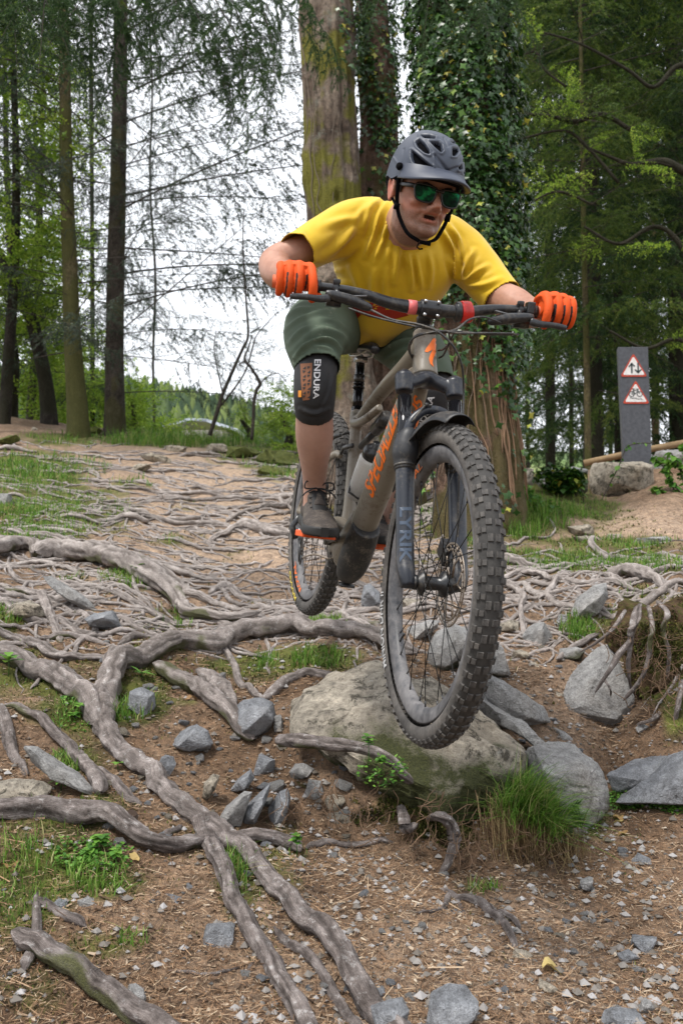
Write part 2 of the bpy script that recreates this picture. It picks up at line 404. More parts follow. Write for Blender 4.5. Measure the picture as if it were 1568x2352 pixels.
def root_px(pts, label=None, group=None, moss=.35, sink=.25, lift=0.0, parent=None, name='tree_root', knob=.16, Y=None):
    """pts: (photo x, photo y, radius in photo px)"""
    _rseed[0] += 1
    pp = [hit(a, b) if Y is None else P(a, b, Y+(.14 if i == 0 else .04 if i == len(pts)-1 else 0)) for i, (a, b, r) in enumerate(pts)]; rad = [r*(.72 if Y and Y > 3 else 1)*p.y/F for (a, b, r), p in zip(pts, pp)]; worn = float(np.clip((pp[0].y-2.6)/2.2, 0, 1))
    me, q = root_mesh(pp, rad, _rseed[0], sink=sink, moss=moss, lift=lift, knob=knob, worn=worn*(.3 if Y else 1), onground=Y is None)
    o = link(name, me, ROOT, parent)
    if parent is None: tag(o, label, 'tree root', group)
    return o
GR = 'thick roots traced across the slope'
root_px([(-60,1500,26),(0,1513,27),(60,1525,28),(130,1552,29),(180,1595,29),(212,1630,29),(232,1668,29)], 'thick grey root entering at the left edge and bending down to meet the arched root', GR, sink=.15)
root_px([(960,1530,17),(900,1505,19),(860,1492,22),(800,1478,23),(700,1466,24),(620,1476,26),(520,1488,27),(430,1500,27),(345,1520,28),(285,1555,29),(250,1600,29),(232,1650,27)], 'longest arched grey root sweeping from below the rear wheel round to the left', GR, sink=.05, moss=.25)
root_px([(222,1590,27),(240,1650,29),(262,1695,25),(303,1745,25),(362,1805,26),(425,1862,28),(462,1895,30),(480,1925,22)], 'thick root running diagonally down from the fork of the two arched roots', GR, sink=.1, moss=.2)
root_px([(455,1880,24),(478,1950,21),(505,2030,21),(535,2105,20),(590,2190,20),(640,2265,21),(690,2352,22),(720,2420,22)], 'left prong of the forked root descending to the bottom edge', GR, sink=.05, moss=.15)
root_px([(466,1885,26),(520,1945,24),(580,2012,24),(648,2092,26),(700,2160,29),(765,2230,30),(830,2300,29),(890,2370,30),(940,2430,30)], 'right and thicker prong of the forked root descending to the bottom edge', GR, sink=.05, moss=.15)
root_px([(630,2150,10),(665,2190,13),(720,2240,14),(760,2290,15),(800,2345,16),(830,2400,16)], 'slim root between the two long prongs near the bottom edge', GR, moss=.2)
root_px([(590,2210,5),(575,2232,5),(560,2262,6)], 'short twig-like rootlet hanging off the left prong', GR, moss=.1)
root_px([(-80,1915,26),(0,1910,27),(80,1900,27),(170,1902,28),(240,1912,27),(300,1948,26),(350,1967,24),(430,1958,20),(520,1947,17),(620,1942,16),(675,1952,16),(700,1975,12)], 'long horizontal root crossing low at the left under the forked root', GR, sink=.0, moss=.35)
root_px([(420,1900,5),(395,1925,10),(370,1945,12),(340,1960,14)], 'short stub root curling up from the low horizontal root', GR)
root_px([(700,1965,11),(770,1953,10),(840,1948,9),(905,1946,6)], 'dry broken root lying flat below the boulder', GR, moss=.15)
root_px([(30,2165,24),(70,2195,27),(150,2235,28),(230,2280,28),(300,2322,28),(370,2365,28),(430,2420,28)], 'dark thick root crossing the bottom left corner', GR, sink=.0, moss=.4)
root_px([(355,1542,20),(400,1570,22),(440,1597,23),(490,1640,24),(535,1685,24),(578,1712,18)], 'stout broken root stub leaning down left of the flat grey rock', GR, sink=.0, moss=.4)
root_px([(450,1550,14),(485,1565,20),(510,1590,22),(525,1625,20),(540,1655,14)], 'short knotted root beside the round grey rock', GR, sink=.1, moss=.3)
root_px([(10,1618,10),(60,1635,13),(105,1655,15),(150,1698,15),(195,1757,15),(222,1800,17),(232,1840,18)], 'narrow mossy root sloping down above the long slab', GR, sink=.1, moss=.45)
root_px([(215,1765,10),(255,1792,12),(290,1830,12),(325,1850,8)], 'small root between the mossy root and the pine cone', GR, moss=.3)
root_px([(-30,1600,16),(5,1640,16),(20,1690,15),(45,1735,13),(62,1770,9)], 'root hugging the left edge above the long slab', GR, moss=.35)
root_px([(82,1290,20),(110,1284,25),(160,1286,26),(225,1297,27),(290,1325,27),(345,1352,26),(392,1372,20),(420,1400,16),(470,1425,14),(540,1440,13),(600,1432,10)], 'fat mossy root on the upper left with a sawn looking end', GR, sink=-.1, moss=.45)
root_px([(-50,1290,22),(0,1280,24),(45,1268,24),(80,1272,20),(100,1290,14)], 'thick dark root at the left edge behind the fat mossy root', GR, sink=-.05, moss=.4)
root_px([(270,1298,9),(340,1308,15),(400,1335,16),(450,1368,12),(500,1385,10),(560,1400,9)], 'long pale root running off the fat mossy root to the right', GR, moss=.15)
root_px([(-20,1352,12),(40,1352,12),(85,1365,13),(112,1395,13),(128,1440,12),(140,1470,7)], 'thin root forking down beside the round rock at far left', GR, moss=.3)
root_px([(120,1415,9),(170,1432,10),(215,1455,8)], 'rootlet branching right beside the far left rock', GR, moss=.3)
root_px([(-40,1460,14),(20,1455,15),(60,1462,17),(105,1495,15),(150,1512,12),(200,1522,10),(275,1520,7)], 'wavy pale root above the thick left root', GR, moss=.3)
root_px([(90,1460,8),(150,1462,10),(210,1470,9),(255,1478,7)], 'short flat root across the left slope', GR)
root_px([(270,1490,8),(310,1470,13),(360,1470,11),(400,1480,8),(455,1478,7)], 'small humped root in front of the arched root', GR)
root_px([(415,1400,9),(470,1420,11),(530,1450,11),(600,1470,9)], 'fibrous root lying just above the arched root', GR, moss=.1)
root_px([(640,1700,17),(690,1702,21),(750,1708,20),(820,1716,17),(870,1732,16),(905,1755,15),(930,1785,12),(950,1800,8)], 'reddish brown root wedged below the big boulder', GR, Y=2.58, sink=-.2, moss=.3)
root_px([(605,1612,10),(630,1592,13),(665,1570,14),(710,1556,13),(780,1550,9),(860,1552,7)], 'pale root curving up to the left end of the boulder', GR, moss=.1)
root_px([(498,1488,9),(535,1520,9),(552,1560,9),(580,1592,9),(605,1608,8)], 'slender root linking the arched root to the boulder', GR, moss=.2)
root_px([(980,1880,9),(1010,1875,14),(1036,1895,16),(1042,1935,15),(1030,1975,14),(1012,2010,9),(1008,2040,6)], 'hooked brown root hanging out of the bank under the boulder', GR, Y=2.50, sink=-.4, moss=.2)
root_px([(922,1850,10),(926,1885,14),(935,1905,13),(955,1890,8)], 'stubby root poking from the bank under the boulder', GR, Y=2.50, sink=-.4, moss=.3)
root_px([(1010,2030,6),(1045,2045,9),(1090,2055,11),(1130,2080,11),(1160,2115,10),(1180,2155,8),(1185,2175,5)], 'pale forked root on the trail floor', GR, moss=.05)
root_px([(1110,2055,5),(1150,2085,7),(1180,2110,7),(1195,2132,4)], 'upper tine of the pale forked root', GR, moss=.05)
root_px([(1030,2040,7),(1012,2085,6),(1005,2110,6),(975,2125,5),(935,2130,4)], 'thin curling root beside the pale forked root', GR, moss=.05)
root_px([(1045,2040,5),(1060,2070,5),(1068,2100,3)], 'tiny rootlet in the middle of the pale forked root', GR, moss=.05)
root_px([(385,2242,3),(440,2245,5),(500,2240,5),(560,2232,3)], 'thin curved stick on the trail floor at lower left', GR, moss=0)
root_px([(60,2080,10),(90,2085,13),(130,2105,14),(180,2135,14),(200,2150,8)], 'short weathered root at the lower left', GR, moss=.3)
root_px([(55,2240,14),(80,2180,14),(85,2120,11),(90,2060,9)], 'upright twisted root near the lower left edge', GR, moss=.4)
root_px([(860,2225,18),(905,2250,14),(920,2300,11)], None, None) if False else None
# right bank
root_px([(1462,1392,8),(1450,1430,11),(1446,1470,9),(1418,1505,12),(1395,1545,8),(1365,1592,4)], 'root draped down over the upright grey slab on the right', GR, Y=3.22, sink=-.9, moss=.1, lift=.03)
root_px([(1385,1555,5),(1400,1582,4),(1402,1600,3)], 'split tip of the root draped over the upright slab', GR, Y=3.22, sink=-.9, moss=.1, lift=.03)
root_px([(1488,1390,8),(1495,1440,9),(1490,1500,9),(1470,1560,8),(1430,1610,6)], 'dark root trailing down the mossy bank on the right', GR, Y=3.22, sink=-.5, moss=.3)
root_px([(1275,1518,6),(1310,1495,8),(1350,1475,7),(1375,1460,5)], 'bare dark branch like root beside the grass tuft', GR, sink=-.2, moss=0)
root_px([(1300,1345,7),(1330,1352,9),(1370,1350,8),(1410,1362,8),(1470,1372,6)], 'pale root along the top of the right bank', GR, moss=.1)
root_px([(1390,1335,10),(1425,1332,17),(1470,1342,18),(1510,1352,12),(1540,1372,6)], 'fat root lying in the grass at the top of the right bank', GR, moss=.3)
root_px([(1392,1330,8),(1405,1345,11),(1440,1365,10)], 'short sawn root on the right bank', GR, moss=.1)
root_px([(1535,1620,8),(1500,1650,8),(1460,1665,6)], 'brown root coming out of the bank at the right edge', GR, Y=3.18, sink=-.4, moss=.05)
root_px([(1568,1560,9),(1555,1620,9),(1545,1690,7)], 'upright root at the very right edge of the bank', GR, Y=3.15, sink=-.5, moss=.1)
root_px([(1150,1345,8),(1185,1362,9),(1200,1385,8),(1195,1420,8),(1202,1470,7)], 'root dropping beside the front tyre on the right', GR, moss=.1, sink=-.1)
root_px([(1195,1325,7),(1240,1330,9),(1275,1345,9),(1265,1372,8),(1240,1395,5)], 'curled pale root right of the front tyre', GR, moss=.1, sink=0)
root_px([(1070,1312,8),(1140,1322,10),(1200,1318,9),(1290,1305,8),(1385,1290,7)], 'long pale root behind the front wheel running right', GR, moss=.1)
root_px([(1090,1270,10),(1150,1285,13),(1210,1300,12),(1255,1312,6)], 'broad pale root behind the front tyre', GR, moss=.05)
root_px([(480,1240,8),(530,1232,9),(560,1224,17),(590,1228,15),(640,1240,13),(700,1252,10),(760,1262,8)], 'pale swollen root in the middle of the slope left of the rear wheel', GR, moss=.1)
root_px([(520,1198,6),(580,1180,9),(640,1165,10),(700,1150,9),(760,1140,7)], 'straight pale root slanting up behind the shoe', GR, moss=.0)
root_px([(10,1232,8),(60,1238,11),(120,1245,12),(180,1265,11),(215,1282,6)], 'grey root above the fat mossy root at far left', GR, moss=.3)
root_px([(260,1368,6),(320,1385,9),(370,1398,9),(410,1425,8)], 'slim root in the hollow right of the seedling', GR, moss=.2)
root_px([(480,1360,8),(520,1350,11),(560,1370,9),(620,1375,7)], 'humped root left of the rear tyre', GR, moss=.15)
root_px([(540,1440,7),(570,1425,12),(600,1420,9),(585,1450,8),(570,1470,5)], 'looped root below the rear tyre', GR, moss=.1)
root_px([(800,1400,7),(830,1425,8),(870,1440,7)], 'short pale root behind the spokes', GR, moss=.1)
root_px([(650,1440,8),(690,1420,13),(740,1412,13),(800,1432,12),(850,1462,8)], 'bleached root just below the rear tyre', GR, moss=.05)

root_px([(1470,1385,6),(1462,1420,8),(1448,1470,9),(1442,1530,7),(1448,1590,4)], 'pale root hanging straight down the mossy earth bank', GR, Y=3.24, moss=.1)
root_px([(1510,1380,7),(1530,1410,9),(1522,1450,8),(1535,1500,7),(1530,1560,4)], 'twisted root down the middle of the mossy earth bank', GR, Y=3.22, moss=.2)
root_px([(1436,1400,6),(1410,1440,7),(1370,1475,6),(1330,1498,4)], 'bare root slanting left off the earth bank over the tufts', GR, Y=3.3, moss=.05)
# the web of small roots over the slope and the trail behind the rider
def small_roots(n=290):
    rs = np.random.RandomState(5); made = 0; spots = []
    k = 0
    while made < n and k < 4000:
        k += 1
        dy = 1025 + 480*rs.beta(1.15, 1.5); dx = rs.uniform(-60, 1620)
        if dx < 330 and dy < 1270 and rs.rand() < .45: continue
        if dx > 1130 and dy < 1275: continue
        if 380 < dx < 1100 and dy < 1035: continue
        if dx > 1180 and dy > 1400: continue
        if dx < 900 and dy > 1440 and rs.rand() < .7: continue
        h = hit(dx, dy)
        if h.y > 12: continue
        ang = rs.normal(0, .28) + (math.pi if rs.rand() < .5 else 0) - .12
        Lm = rs.uniform(.25, 1.0)*(.6+h.y*.11); r = rs.uniform(.006, .015)*(.7+h.y*.13)
        if rs.rand() < .18: r *= 1.6
        pts = []; x, y = h.x, h.y; st = max(Lm/9, .05)
        for i in range(10):
            pts.append(V(x, y, 0)); ang += rs.normal(0, .32); x += math.cos(ang)*st; y += math.sin(ang)*st*1.15
        rad = [r*min(1, .35+i*.4)*(1-.07*i) for i in range(10)]
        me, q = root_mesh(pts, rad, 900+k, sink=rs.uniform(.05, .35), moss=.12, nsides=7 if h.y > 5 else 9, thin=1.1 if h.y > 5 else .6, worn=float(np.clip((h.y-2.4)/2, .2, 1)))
        o = link('tree_root', me, ROOT)
        thick = 'fairly thick' if r > .0135*(.7+h.y*.13) else 'slim'
        side = 'near the left grass' if dx < 330 else 'left of the rear wheel' if dx < 660 else 'between the two wheels' if dx < 880 else 'behind the front wheel' if dx < 1160 else 'right of the front wheel'
        far = 'high up the trail' if h.y > 7.5 else 'halfway up the slope' if h.y > 5.2 else 'level with the rear tyre' if h.y > 4.2 else 'just above the boulder'
        tag(o, thick+' pale exposed root '+far+' '+side, 'tree root', 'web of exposed roots '+side); made += 1
small_roots()

def hair_roots(n=1100):
    """the finest roots, beyond the count of the others, as one mesh"""
    rs = np.random.RandomState(77); m = MB(); k = 0; al = []
    while k < n:
        dy = 1015+500*rs.beta(1.1, 1.5); dx = rs.uniform(-60, 1620)
        if (dx > 1130 and dy < 1265) or (380 < dx < 1100 and dy < 1035): continue
        h = hit(dx, dy); 
        if h.y > 13: continue
        k += 1; ang = rs.normal(0, .45)+(math.pi if rs.rand() < .5 else 0); L_ = rs.uniform(.15, .6)*(.5+h.y*.12); r = rs.uniform(.003, .009)*(.6+h.y*.14); x, y = h.x, h.y; pts = []
        for i in range(9): pts.append((x, y)); ang += rs.normal(0, .45); x += math.cos(ang)*L_/9; y += math.sin(ang)*L_/9
        a = np.array(pts); z = gz(a[:, 0], a[:, 1]); q = np.concatenate([a, (z+r*.3+rs.normal(0, r*.5, 9))[:, None]], 1); m.tube(q, r*np.array([.2, .7, 1, 1, .9, .8, .6, .4, .1]), 6)
    me = m.mesh('fine_roots'); nv = len(me.vertices); rr = np.random.RandomState(3)
    for nm, val in (('worn', .8), ('ridge', .55), ('moss', .05)):
        at = me.attributes.new(nm, 'FLOAT', 'POINT'); at.data.foreach_set('value', np.full(nv, val, np.float32))
    at = me.attributes.new('along', 'FLOAT_VECTOR', 'POINT'); at.data.foreach_set('vector', (get_co(me)*3).astype(np.float32).ravel())
    tag(link('fine_roots', me, ROOT), kind='stuff')
hair_roots()
# ================================================================== rocks and stones
def rock_material(name, base, tint=(1, 1, 1), moss=.5, warm=.3, sc=1.0, pit=.0):
    k = NT(name)
    n = k.noise(6*sc, 8, .72); n2 = k.noise(38, 6, .75); n3 = k.noise(190, 4, .75)
    b = np.array(base)
    c = k.ramp(n, [(.28, tuple(b*.42)), (.43, tuple(b*.85)), (.58, tuple(b*1.25)), (.72, tuple(b*1.75))])
    c = k.mix(.7, c, k.ramp(n2, [(.3, (.5, .48, .46)), (.5, (1, 1, 1)), (.7, (1.45, 1.45, 1.45))]), 'MULTIPLY')
    c = k.mix(.5, c, k.ramp(n3, [(.3, (.5, .5, .5)), (.7, (1.5, 1.5, 1.5))]), 'MULTIPLY')
    c = k.mix(k.ramp(k.noise(2.6, 5, .6), [(.5, 0.0), (.68, warm)]), c, (.20, .145, .085))
    c = k.mix(k.ramp(k.noise(14, 5, .75), [(.62, 0.0), (.68, .55)]), c, (.42, .43, .40))
    if pit: c = k.mix(k.ramp(k.noise(13, 6, .8, dist=.5), [(.52, 0.0), (.60, pit)]), c, (.045, .038, .024))
    g = k.attr('moss'); gm = k.ramp(k.mix(.55, g, n2, 'OVERLAY'), [(.36, 0.0), (.56, moss+.35)])
    c = k.mix(gm, c, k.ramp(n3, [(.3, (.025, .030, .010)), (.7, (.095, .10, .028))]))
    k.col(c); k.rough(k.ramp(n2, [(.3, .6), (.7, .85)]), .35); k.bump(k.mix(.35, k.mix(.45, n2, n3), n), 1.0, .045)
    return k.m
ROCK_G = rock_material('grey_rock', (.35, .345, .34), pit=.35); ROCK_W = rock_material('warm_rock', (.38, .335, .27), warm=.55, moss=.75, sc=1.6, pit=.9); ROCK_B = rock_material('blue_slate', (.255, .265, .285), warm=.15)
def hull_rock(P_, edge, seed, na=.02, bev=.012):
    """angular rock: the hull of some points, edges chipped, faces broken up by fine relief"""
    rs = np.random.RandomState(seed); bm = bmesh.new()
    for q in P_: bm.verts.new(tuple(q))
    r = bmesh.ops.convex_hull(bm, input=bm.verts[:]); bmesh.ops.delete(bm, geom=[g for g in set(r['geom_interior']+r['geom_unused']) if isinstance(g, bmesh.types.BMVert)], context='VERTS')
    bmesh.ops.dissolve_limit(bm, angle_limit=.22, verts=bm.verts[:], edges=bm.edges[:]); m = float(np.ptp(np.array(P_), 0).max())/2
    try: bmesh.ops.bevel(bm, geom=bm.edges[:], offset=bev*m*2, segments=1, affect='EDGES')
    except Exception: pass
    bmesh.ops.triangulate(bm, faces=bm.faces[:])
    for it in range(6):
        es = [e for e in bm.edges if e.calc_length() > edge]
        if not es: break
        bmesh.ops.subdivide_edges(bm, edges=es, cuts=1); bmesh.ops.triangulate(bm, faces=[f for f in bm.faces if len(f.verts) > 3])
    bmesh.ops.remove_doubles(bm, verts=bm.verts[:], dist=edge*.03); bmesh.ops.recalc_face_normals(bm, faces=bm.faces[:]); bm.normal_update()
    v = np.array([x.co[:] for x in bm.verts]); n0 = np.array([x.normal[:] for x in bm.verts]); f = np.array([[q.index for q in p.verts] for p in bm.faces]); bm.free(); o = rs.rand()*40
    st = v/m; lay = (st @ np.array([.15, .1, 1.0]))*7+vnoise(st, 2, o)*1.2; step = np.abs(lay-np.round(lay))*2
    v = v + n0*(m*(na*fnoise(st, 2.4, 4, o) - na*.9*np.abs(vnoise(st, 4.5, o+7)) - .030*np.clip(1-np.abs(vnoise(st*np.array([1, 1, 2.0]), 2.0, o+5))/.05, 0, 1) - .010*(step > .82) + .006*fnoise(st, 20, 2, o+3)))[:, None]
    return v, f
def rock_mesh(size, seed, sub=4, cuts=9, noise_a=.08, flat=0.0):
    rs = np.random.RandomState(seed); n = 15+cuts//3; p = rs.normal(size=(n, 3)); p /= np.linalg.norm(p, axis=1)[:, None]; p = np.sign(p)*np.abs(p)**.75
    p *= rs.uniform(.78, 1.1, (n, 1)); p = p/np.abs(p).max(0)*np.array(size); m = max(size)
    v, f = hull_rock(p, m*(.75, .75, .42, .30, .20, .13, .09)[sub], seed, noise_a*.45); v = v*np.array(size)/np.abs(v).max(0); return v, f
def finish_rock(v, f, M, mat, name='rock', mossy=.4, parent=None):
    R3 = np.array(M.to_3x3()); wv = v @ R3.T + np.array(M.translation)
    me = mesh_np(name, v, f); me.set_sharp_from_angle(angle=R(28))
    nz = get_no(me) @ R3.T
    z0, z1 = wv[:, 2].min(), wv[:, 2].max(); h = (wv[:, 2]-z0)/(z1-z0+1e-6)
    ms = np.clip(mossy*(1.15-h) + .30*fnoise(wv, 7, 3, 4)*(mossy+.3) - .25*nz[:, 2]*(1-mossy), 0, 1)
    at = me.attributes.new('moss', 'FLOAT', 'POINT'); at.data.foreach_set('value', ms.astype(np.float32))
    o = link(name, me, mat, parent); o.matrix_world = M; return o
_nr = [0]
def rock_px(cx, cy, w_, h_, label, group, mat=None, rot=0.0, cuts=14, sub=5, mossy=.35, depth=.8, sink=.22, yoff=0.0, tilt=0.0, name='rock'):
    """a rock whose picture in the photo is centred at (cx, cy) and about w_ x h_ px, bedded in the ground"""
    _nr[0] += 1; s = _nr[0]; rs = np.random.RandomState(s)
    base = hit(cx, cy + h_*.24); Y = base.y + w_*.14*base.y/F + yoff; m = Y/F
    sx, sz = w_*m/2, h_*m/2*1.05; sy = max(min(sx, sz*2)*depth, sz*.6)
    v, f = rock_mesh((sx, sy, sz*1.12), s*13+1, sub=4 if w_ < 75 else 5, cuts=cuts)
    c = P(cx, cy, Y); c.z -= sz*.08
    M = Matrix.Translation(c) @ Matrix.Rotation(-R(rot), 4, 'Y') @ Matrix.Rotation(R(tilt), 4, 'X')
    o = finish_rock(v, f, M, mat or (ROCK_G, ROCK_B, ROCK_W)[s % 3], name, mossy)
    return tag(o, label, 'rock', group)
G1 = 'rocks bedded in the slope'
def rock_poly(pts, Y, depth, label, group=None, mat=None, seed=1, mossy=.3, sub=6, cuts=9, na=.035, name='rock', flat=.5, lean=0.0, cat='rock'):
    """a rock with the outline given in photo px, Y metres away and depth metres thick; lean = how far its top lies back"""
    ys = [b for a, b in pts]; xs_ = [a for a, b in pts]; y1, hh = max(ys), max(ys)-min(ys)
    if name == 'rock' and y1 < 2345: Y = hit((min(xs_)+max(xs_))/2, y1-hh*.16).y + depth*.18
    rs = np.random.RandomState(seed); w3 = [P(a, b, Y) for a, b in pts]; q = np.array([(p.x, p.z) for p in w3]); c = q.mean(0); q = q-c
    m = np.hypot(q[:, 0], q[:, 1]).max(); pts = []
    for (x, z) in q:
        y0 = rs.uniform(-.25, .25)*depth; pts += [(x, y0, z)]
    for sg, kk in ((-1, cuts+2), (1, 5)):
        for i in range(kk):
            j = rs.randint(len(q)); t = rs.uniform(.30, .86); e = q[j]*t+q[(j+1) % len(q)]*rs.uniform(0, .15); pts.append((e[0], sg*depth*rs.uniform(.62, 1.0)*(1.15-t*.55), e[1]))
    v, f = hull_rock(pts, m*(.14 if sub < 6 else .055), seed*7+3, na, .010)
    v[:, 1] += lean*v[:, 2]
    M = Matrix.Translation((c[0], Y, c[1]))
    o = finish_rock(v, f, M, mat or ROCK_G, name, mossy); return tag(o, label, cat, group)
boulder = rock_poly([(664,1650),(670,1612),(700,1588),(742,1560),(795,1536),(850,1527),(905,1532),(950,1548),(1005,1568),(1045,1590),(1090,1638),(1140,1662),(1176,1700),(1188,1760),(1184,1830),(1165,1872),(1100,1890),(1040,1895),(970,1870),(900,1800),(820,1760),(740,1720),(690,1700),(668,1680)], 2.98, .36,
    'biggest pale boulder right under the front wheel with mossy hollows', None, ROCK_W, 5, .72, 6, 10, .055, 'boulder', .62, .38, 'boulder')
rock_poly([(1150,1665),(1190,1680),(1260,1735),(1330,1790),(1290,1760),(1240,1700),(1200,1650),(1160,1640)], 3.12, .1, 'thin broken ledge of stone along the gully edge', G1, ROCK_G, 61, .15)
rock_poly([(1085,1590),(1110,1600),(1150,1625),(1210,1655),(1215,1672),(1160,1680),(1100,1660)], 3.12, .12, 'angular grey block wedged against the boulder', G1, ROCK_G, 62, .15)
rock_poly([(1105,1540),(1150,1555),(1200,1590),(1245,1620),(1258,1655),(1225,1650),(1160,1668),(1105,1650),(1085,1600)], 3.22, .18, 'long split slab sloping down right of the front tyre', G1, ROCK_G, 6, .2)
rock_poly([(1060,1480),(1100,1450),(1150,1480),(1172,1535),(1180,1560),(1130,1570),(1070,1560)], 3.5, .2, 'grey rock half hidden behind the front tyre', G1, ROCK_G, 7, .2, 5)
rock_poly([(1310,1410),(1322,1375),(1360,1345),(1392,1338),(1396,1372),(1372,1410),(1340,1432),(1312,1432)], 3.92, .08, 'upright grey slab standing on the right bank', G1, ROCK_G, 8, .08, 5, 5)
rock_poly([(1278,1630),(1285,1590),(1330,1530),(1380,1490),(1415,1480),(1430,1530),(1440,1590),(1448,1640),(1400,1660),(1330,1655)], 3.42, .13, 'largest upright slab leaning on the right bank with a root over it', G1, ROCK_G, 9, .10, 6, 6, .03, lean=.5)
rock_poly([(1203,1735),(1215,1705),(1260,1700),(1320,1712),(1370,1750),(1392,1790),(1395,1850),(1370,1900),(1300,1920),(1240,1900),(1210,1850)], 2.98, .2, 'grey boulder with a mossy face beside the grass tuft', G1, ROCK_G, 10, .55, 6, 9)
rock_poly([(1403,1840),(1440,1815),(1500,1770),(1560,1730),(1640,1700),(1680,1760),(1640,1830),(1540,1850),(1430,1858)], 2.86, .16, 'long dark slab rising to the right edge', G1, ROCK_B, 11, .25, 6, 7, .03)
rock_poly([(1385,1775),(1430,1770),(1480,1755),(1530,1735),(1560,1745),(1500,1790),(1440,1825),(1400,1815)], 3.0, .14, 'flat dark slab tucked behind the long slab at the right edge', G1, ROCK_B, 12, .15, 5, 5, .03)
rock_poly([(538,1625),(560,1605),(600,1602),(628,1615),(634,1645),(620,1680),(590,1700),(555,1690),(535,1660)], 3.05, .11, 'smooth round grey rock left of the big boulder', G1, ROCK_B, 13, .1, 5, 6, .03)
rock_poly([(392,1710),(415,1680),(450,1662),(480,1675),(492,1705),(480,1728),(440,1722),(405,1718)], 2.86, .08, 'wedge shaped slate rock under the stout root stub', G1, ROCK_B, 14, .2, 5, 6, .03)
rock_poly([(293,1605),(300,1585),(330,1575),(358,1590),(360,1620),(345,1650),(310,1645),(295,1630)], 2.98, .08, 'dark rounded stone below the arched root', G1, ROCK_B, 15, .35, 5, 6, .03)
rock_poly([(22,1410),(35,1385),(70,1378),(100,1390),(104,1415),(85,1428),(40,1426)], 3.7, .12, 'pale rounded rock at the far left below the fat root', G1, ROCK_W, 16, .15, 5, 7, .03)
rock_poly([(195,1422),(215,1408),(262,1402),(275,1425),(280,1448),(240,1448),(205,1440)], 3.65, .10, 'flat topped blocky stone beside the seedling', G1, ROCK_B, 17, .1, 5, 7, .03)
rock_poly([(95,1322),(120,1320),(160,1345),(200,1375),(225,1405),(190,1400),(150,1372),(110,1345)], 4.0, .06, 'long low slab running down below the fat mossy root', G1, ROCK_G, 18, .2, 5, 4, .03)
rock_poly([(58,1712),(85,1715),(130,1750),(180,1780),(222,1812),(225,1830),(180,1822),(120,1790),(75,1760)], 2.6, .06, 'long narrow slab slanting down at the left', G1, ROCK_G, 19, .2, 5, 5, .03)
rock_poly([(-20,1800),(30,1790),(85,1800),(112,1820),(108,1850),(70,1862),(0,1858)], 2.42, .12, 'broad pale rock at the left edge above the horizontal root', G1, ROCK_W, 20, .1, 5, 7, .03)
rock_poly([(502,1880),(520,1850),(560,1818),(582,1815),(560,1860),(555,1895),(510,1898)], 2.62, .07, 'left one of three tilted slates in the middle', G1, ROCK_G, 21, .1, 5, 4, .02)
rock_poly([(556,1893),(562,1858),(590,1825),(622,1798),(615,1830),(592,1865),(585,1896)], 2.6, .07, 'middle one of three tilted slates', G1, ROCK_B, 22, .1, 5, 4, .02)
rock_poly([(610,1900),(614,1862),(640,1820),(662,1808),(668,1830),(660,1870),(640,1900)], 2.6, .07, 'right one of three tilted slates standing apart', G1, ROCK_B, 23, .1, 5, 4, .02)
rock_poly([(525,1820),(545,1790),(575,1768),(586,1785),(570,1808),(540,1822)], 2.68, .05, 'small tilted slate above the three slates', G1, ROCK_B, 24, .25, 5, 4, .02)
rock_poly([(463,1830),(468,1800),(490,1775),(506,1780),(495,1815),(475,1840)], 2.62, .04, 'brown weathered splinter of rock beside the diagonal root', G1, ROCK_W, 25, .1, 5, 4, .03)
rock_poly([(972,2345),(980,2320),(990,2290),(1030,2275),(1075,2278),(1100,2300),(1095,2325),(1050,2338),(1010,2352)], 1.82, .06, 'large flat blue slate near the bottom centre', G1, ROCK_B, 26, 0, 5, 5, .02, lean=.8)
rock_poly([(858,2350),(850,2315),(885,2300),(925,2295),(940,2320),(932,2370),(880,2380)], 1.76, .05, 'dark slate beside the right prong at the bottom', G1, ROCK_B, 27, 0, 5, 5, .02)
rock_poly([(828,1372),(835,1345),(850,1340),(872,1360),(875,1385),(855,1400),(830,1395)], 4.35, .1, 'pale blue stone standing between the two wheels', G1, ROCK_B, 28, 0, 4, 5, .03)
rock_poly([(925,1465),(935,1440),(985,1422),(1010,1425),(1005,1445),(970,1465),(940,1475)], 3.9, .1, 'grey rock seen through the front spokes', G1, ROCK_G, 29, .2, 5, 5, .03)
rock_poly([(980,1540),(978,1500),(1000,1450),(1040,1430),(1080,1445),(1090,1500),(1060,1545),(1010,1555)], 3.75, .14, 'large grey rock seen through the front wheel', G1, ROCK_G, 30, .3, 5, 8, .03)
rock_poly([(1350,1080),(1365,1062),(1420,1066),(1480,1058),(1494,1070),(1498,1120),(1480,1145),(1360,1148),(1348,1120)], 7.4, .3, 'square granite block carrying the sign post', 'blocks of the low stone wall', ROCK_W, 31, .05, 5, 6, .02, 'wall_block', .25)
rock_poly([(1222,1130),(1225,1095),(1260,1075),(1320,1068),(1348,1075),(1350,1130),(1320,1150),(1240,1150)], 7.1, .3, 'ivy covered mossy wall block left of the granite block', 'blocks of the low stone wall', ROCK_G, 32, .9, 5, 6, .04, 'wall_block')
rock_px(387,1757,40,44,'small blue grey stone beside the diagonal root',G1,ROCK_B,mossy=.1)
rock_px(606,1757,52,46,'small dark stone under the tip of the stout stub',G1,ROCK_B,mossy=.3)
rock_px(690,1772,62,34,'dark angular stone in the hollow under the boulder',G1,ROCK_G,mossy=.3)
rock_px(718,1812,50,38,'triangular stone in the hollow under the boulder',G1,ROCK_G,mossy=.25)
rock_px(770,1880,92,28,'flat pale stone in the bank below the boulder',G1,ROCK_W,mossy=.2)
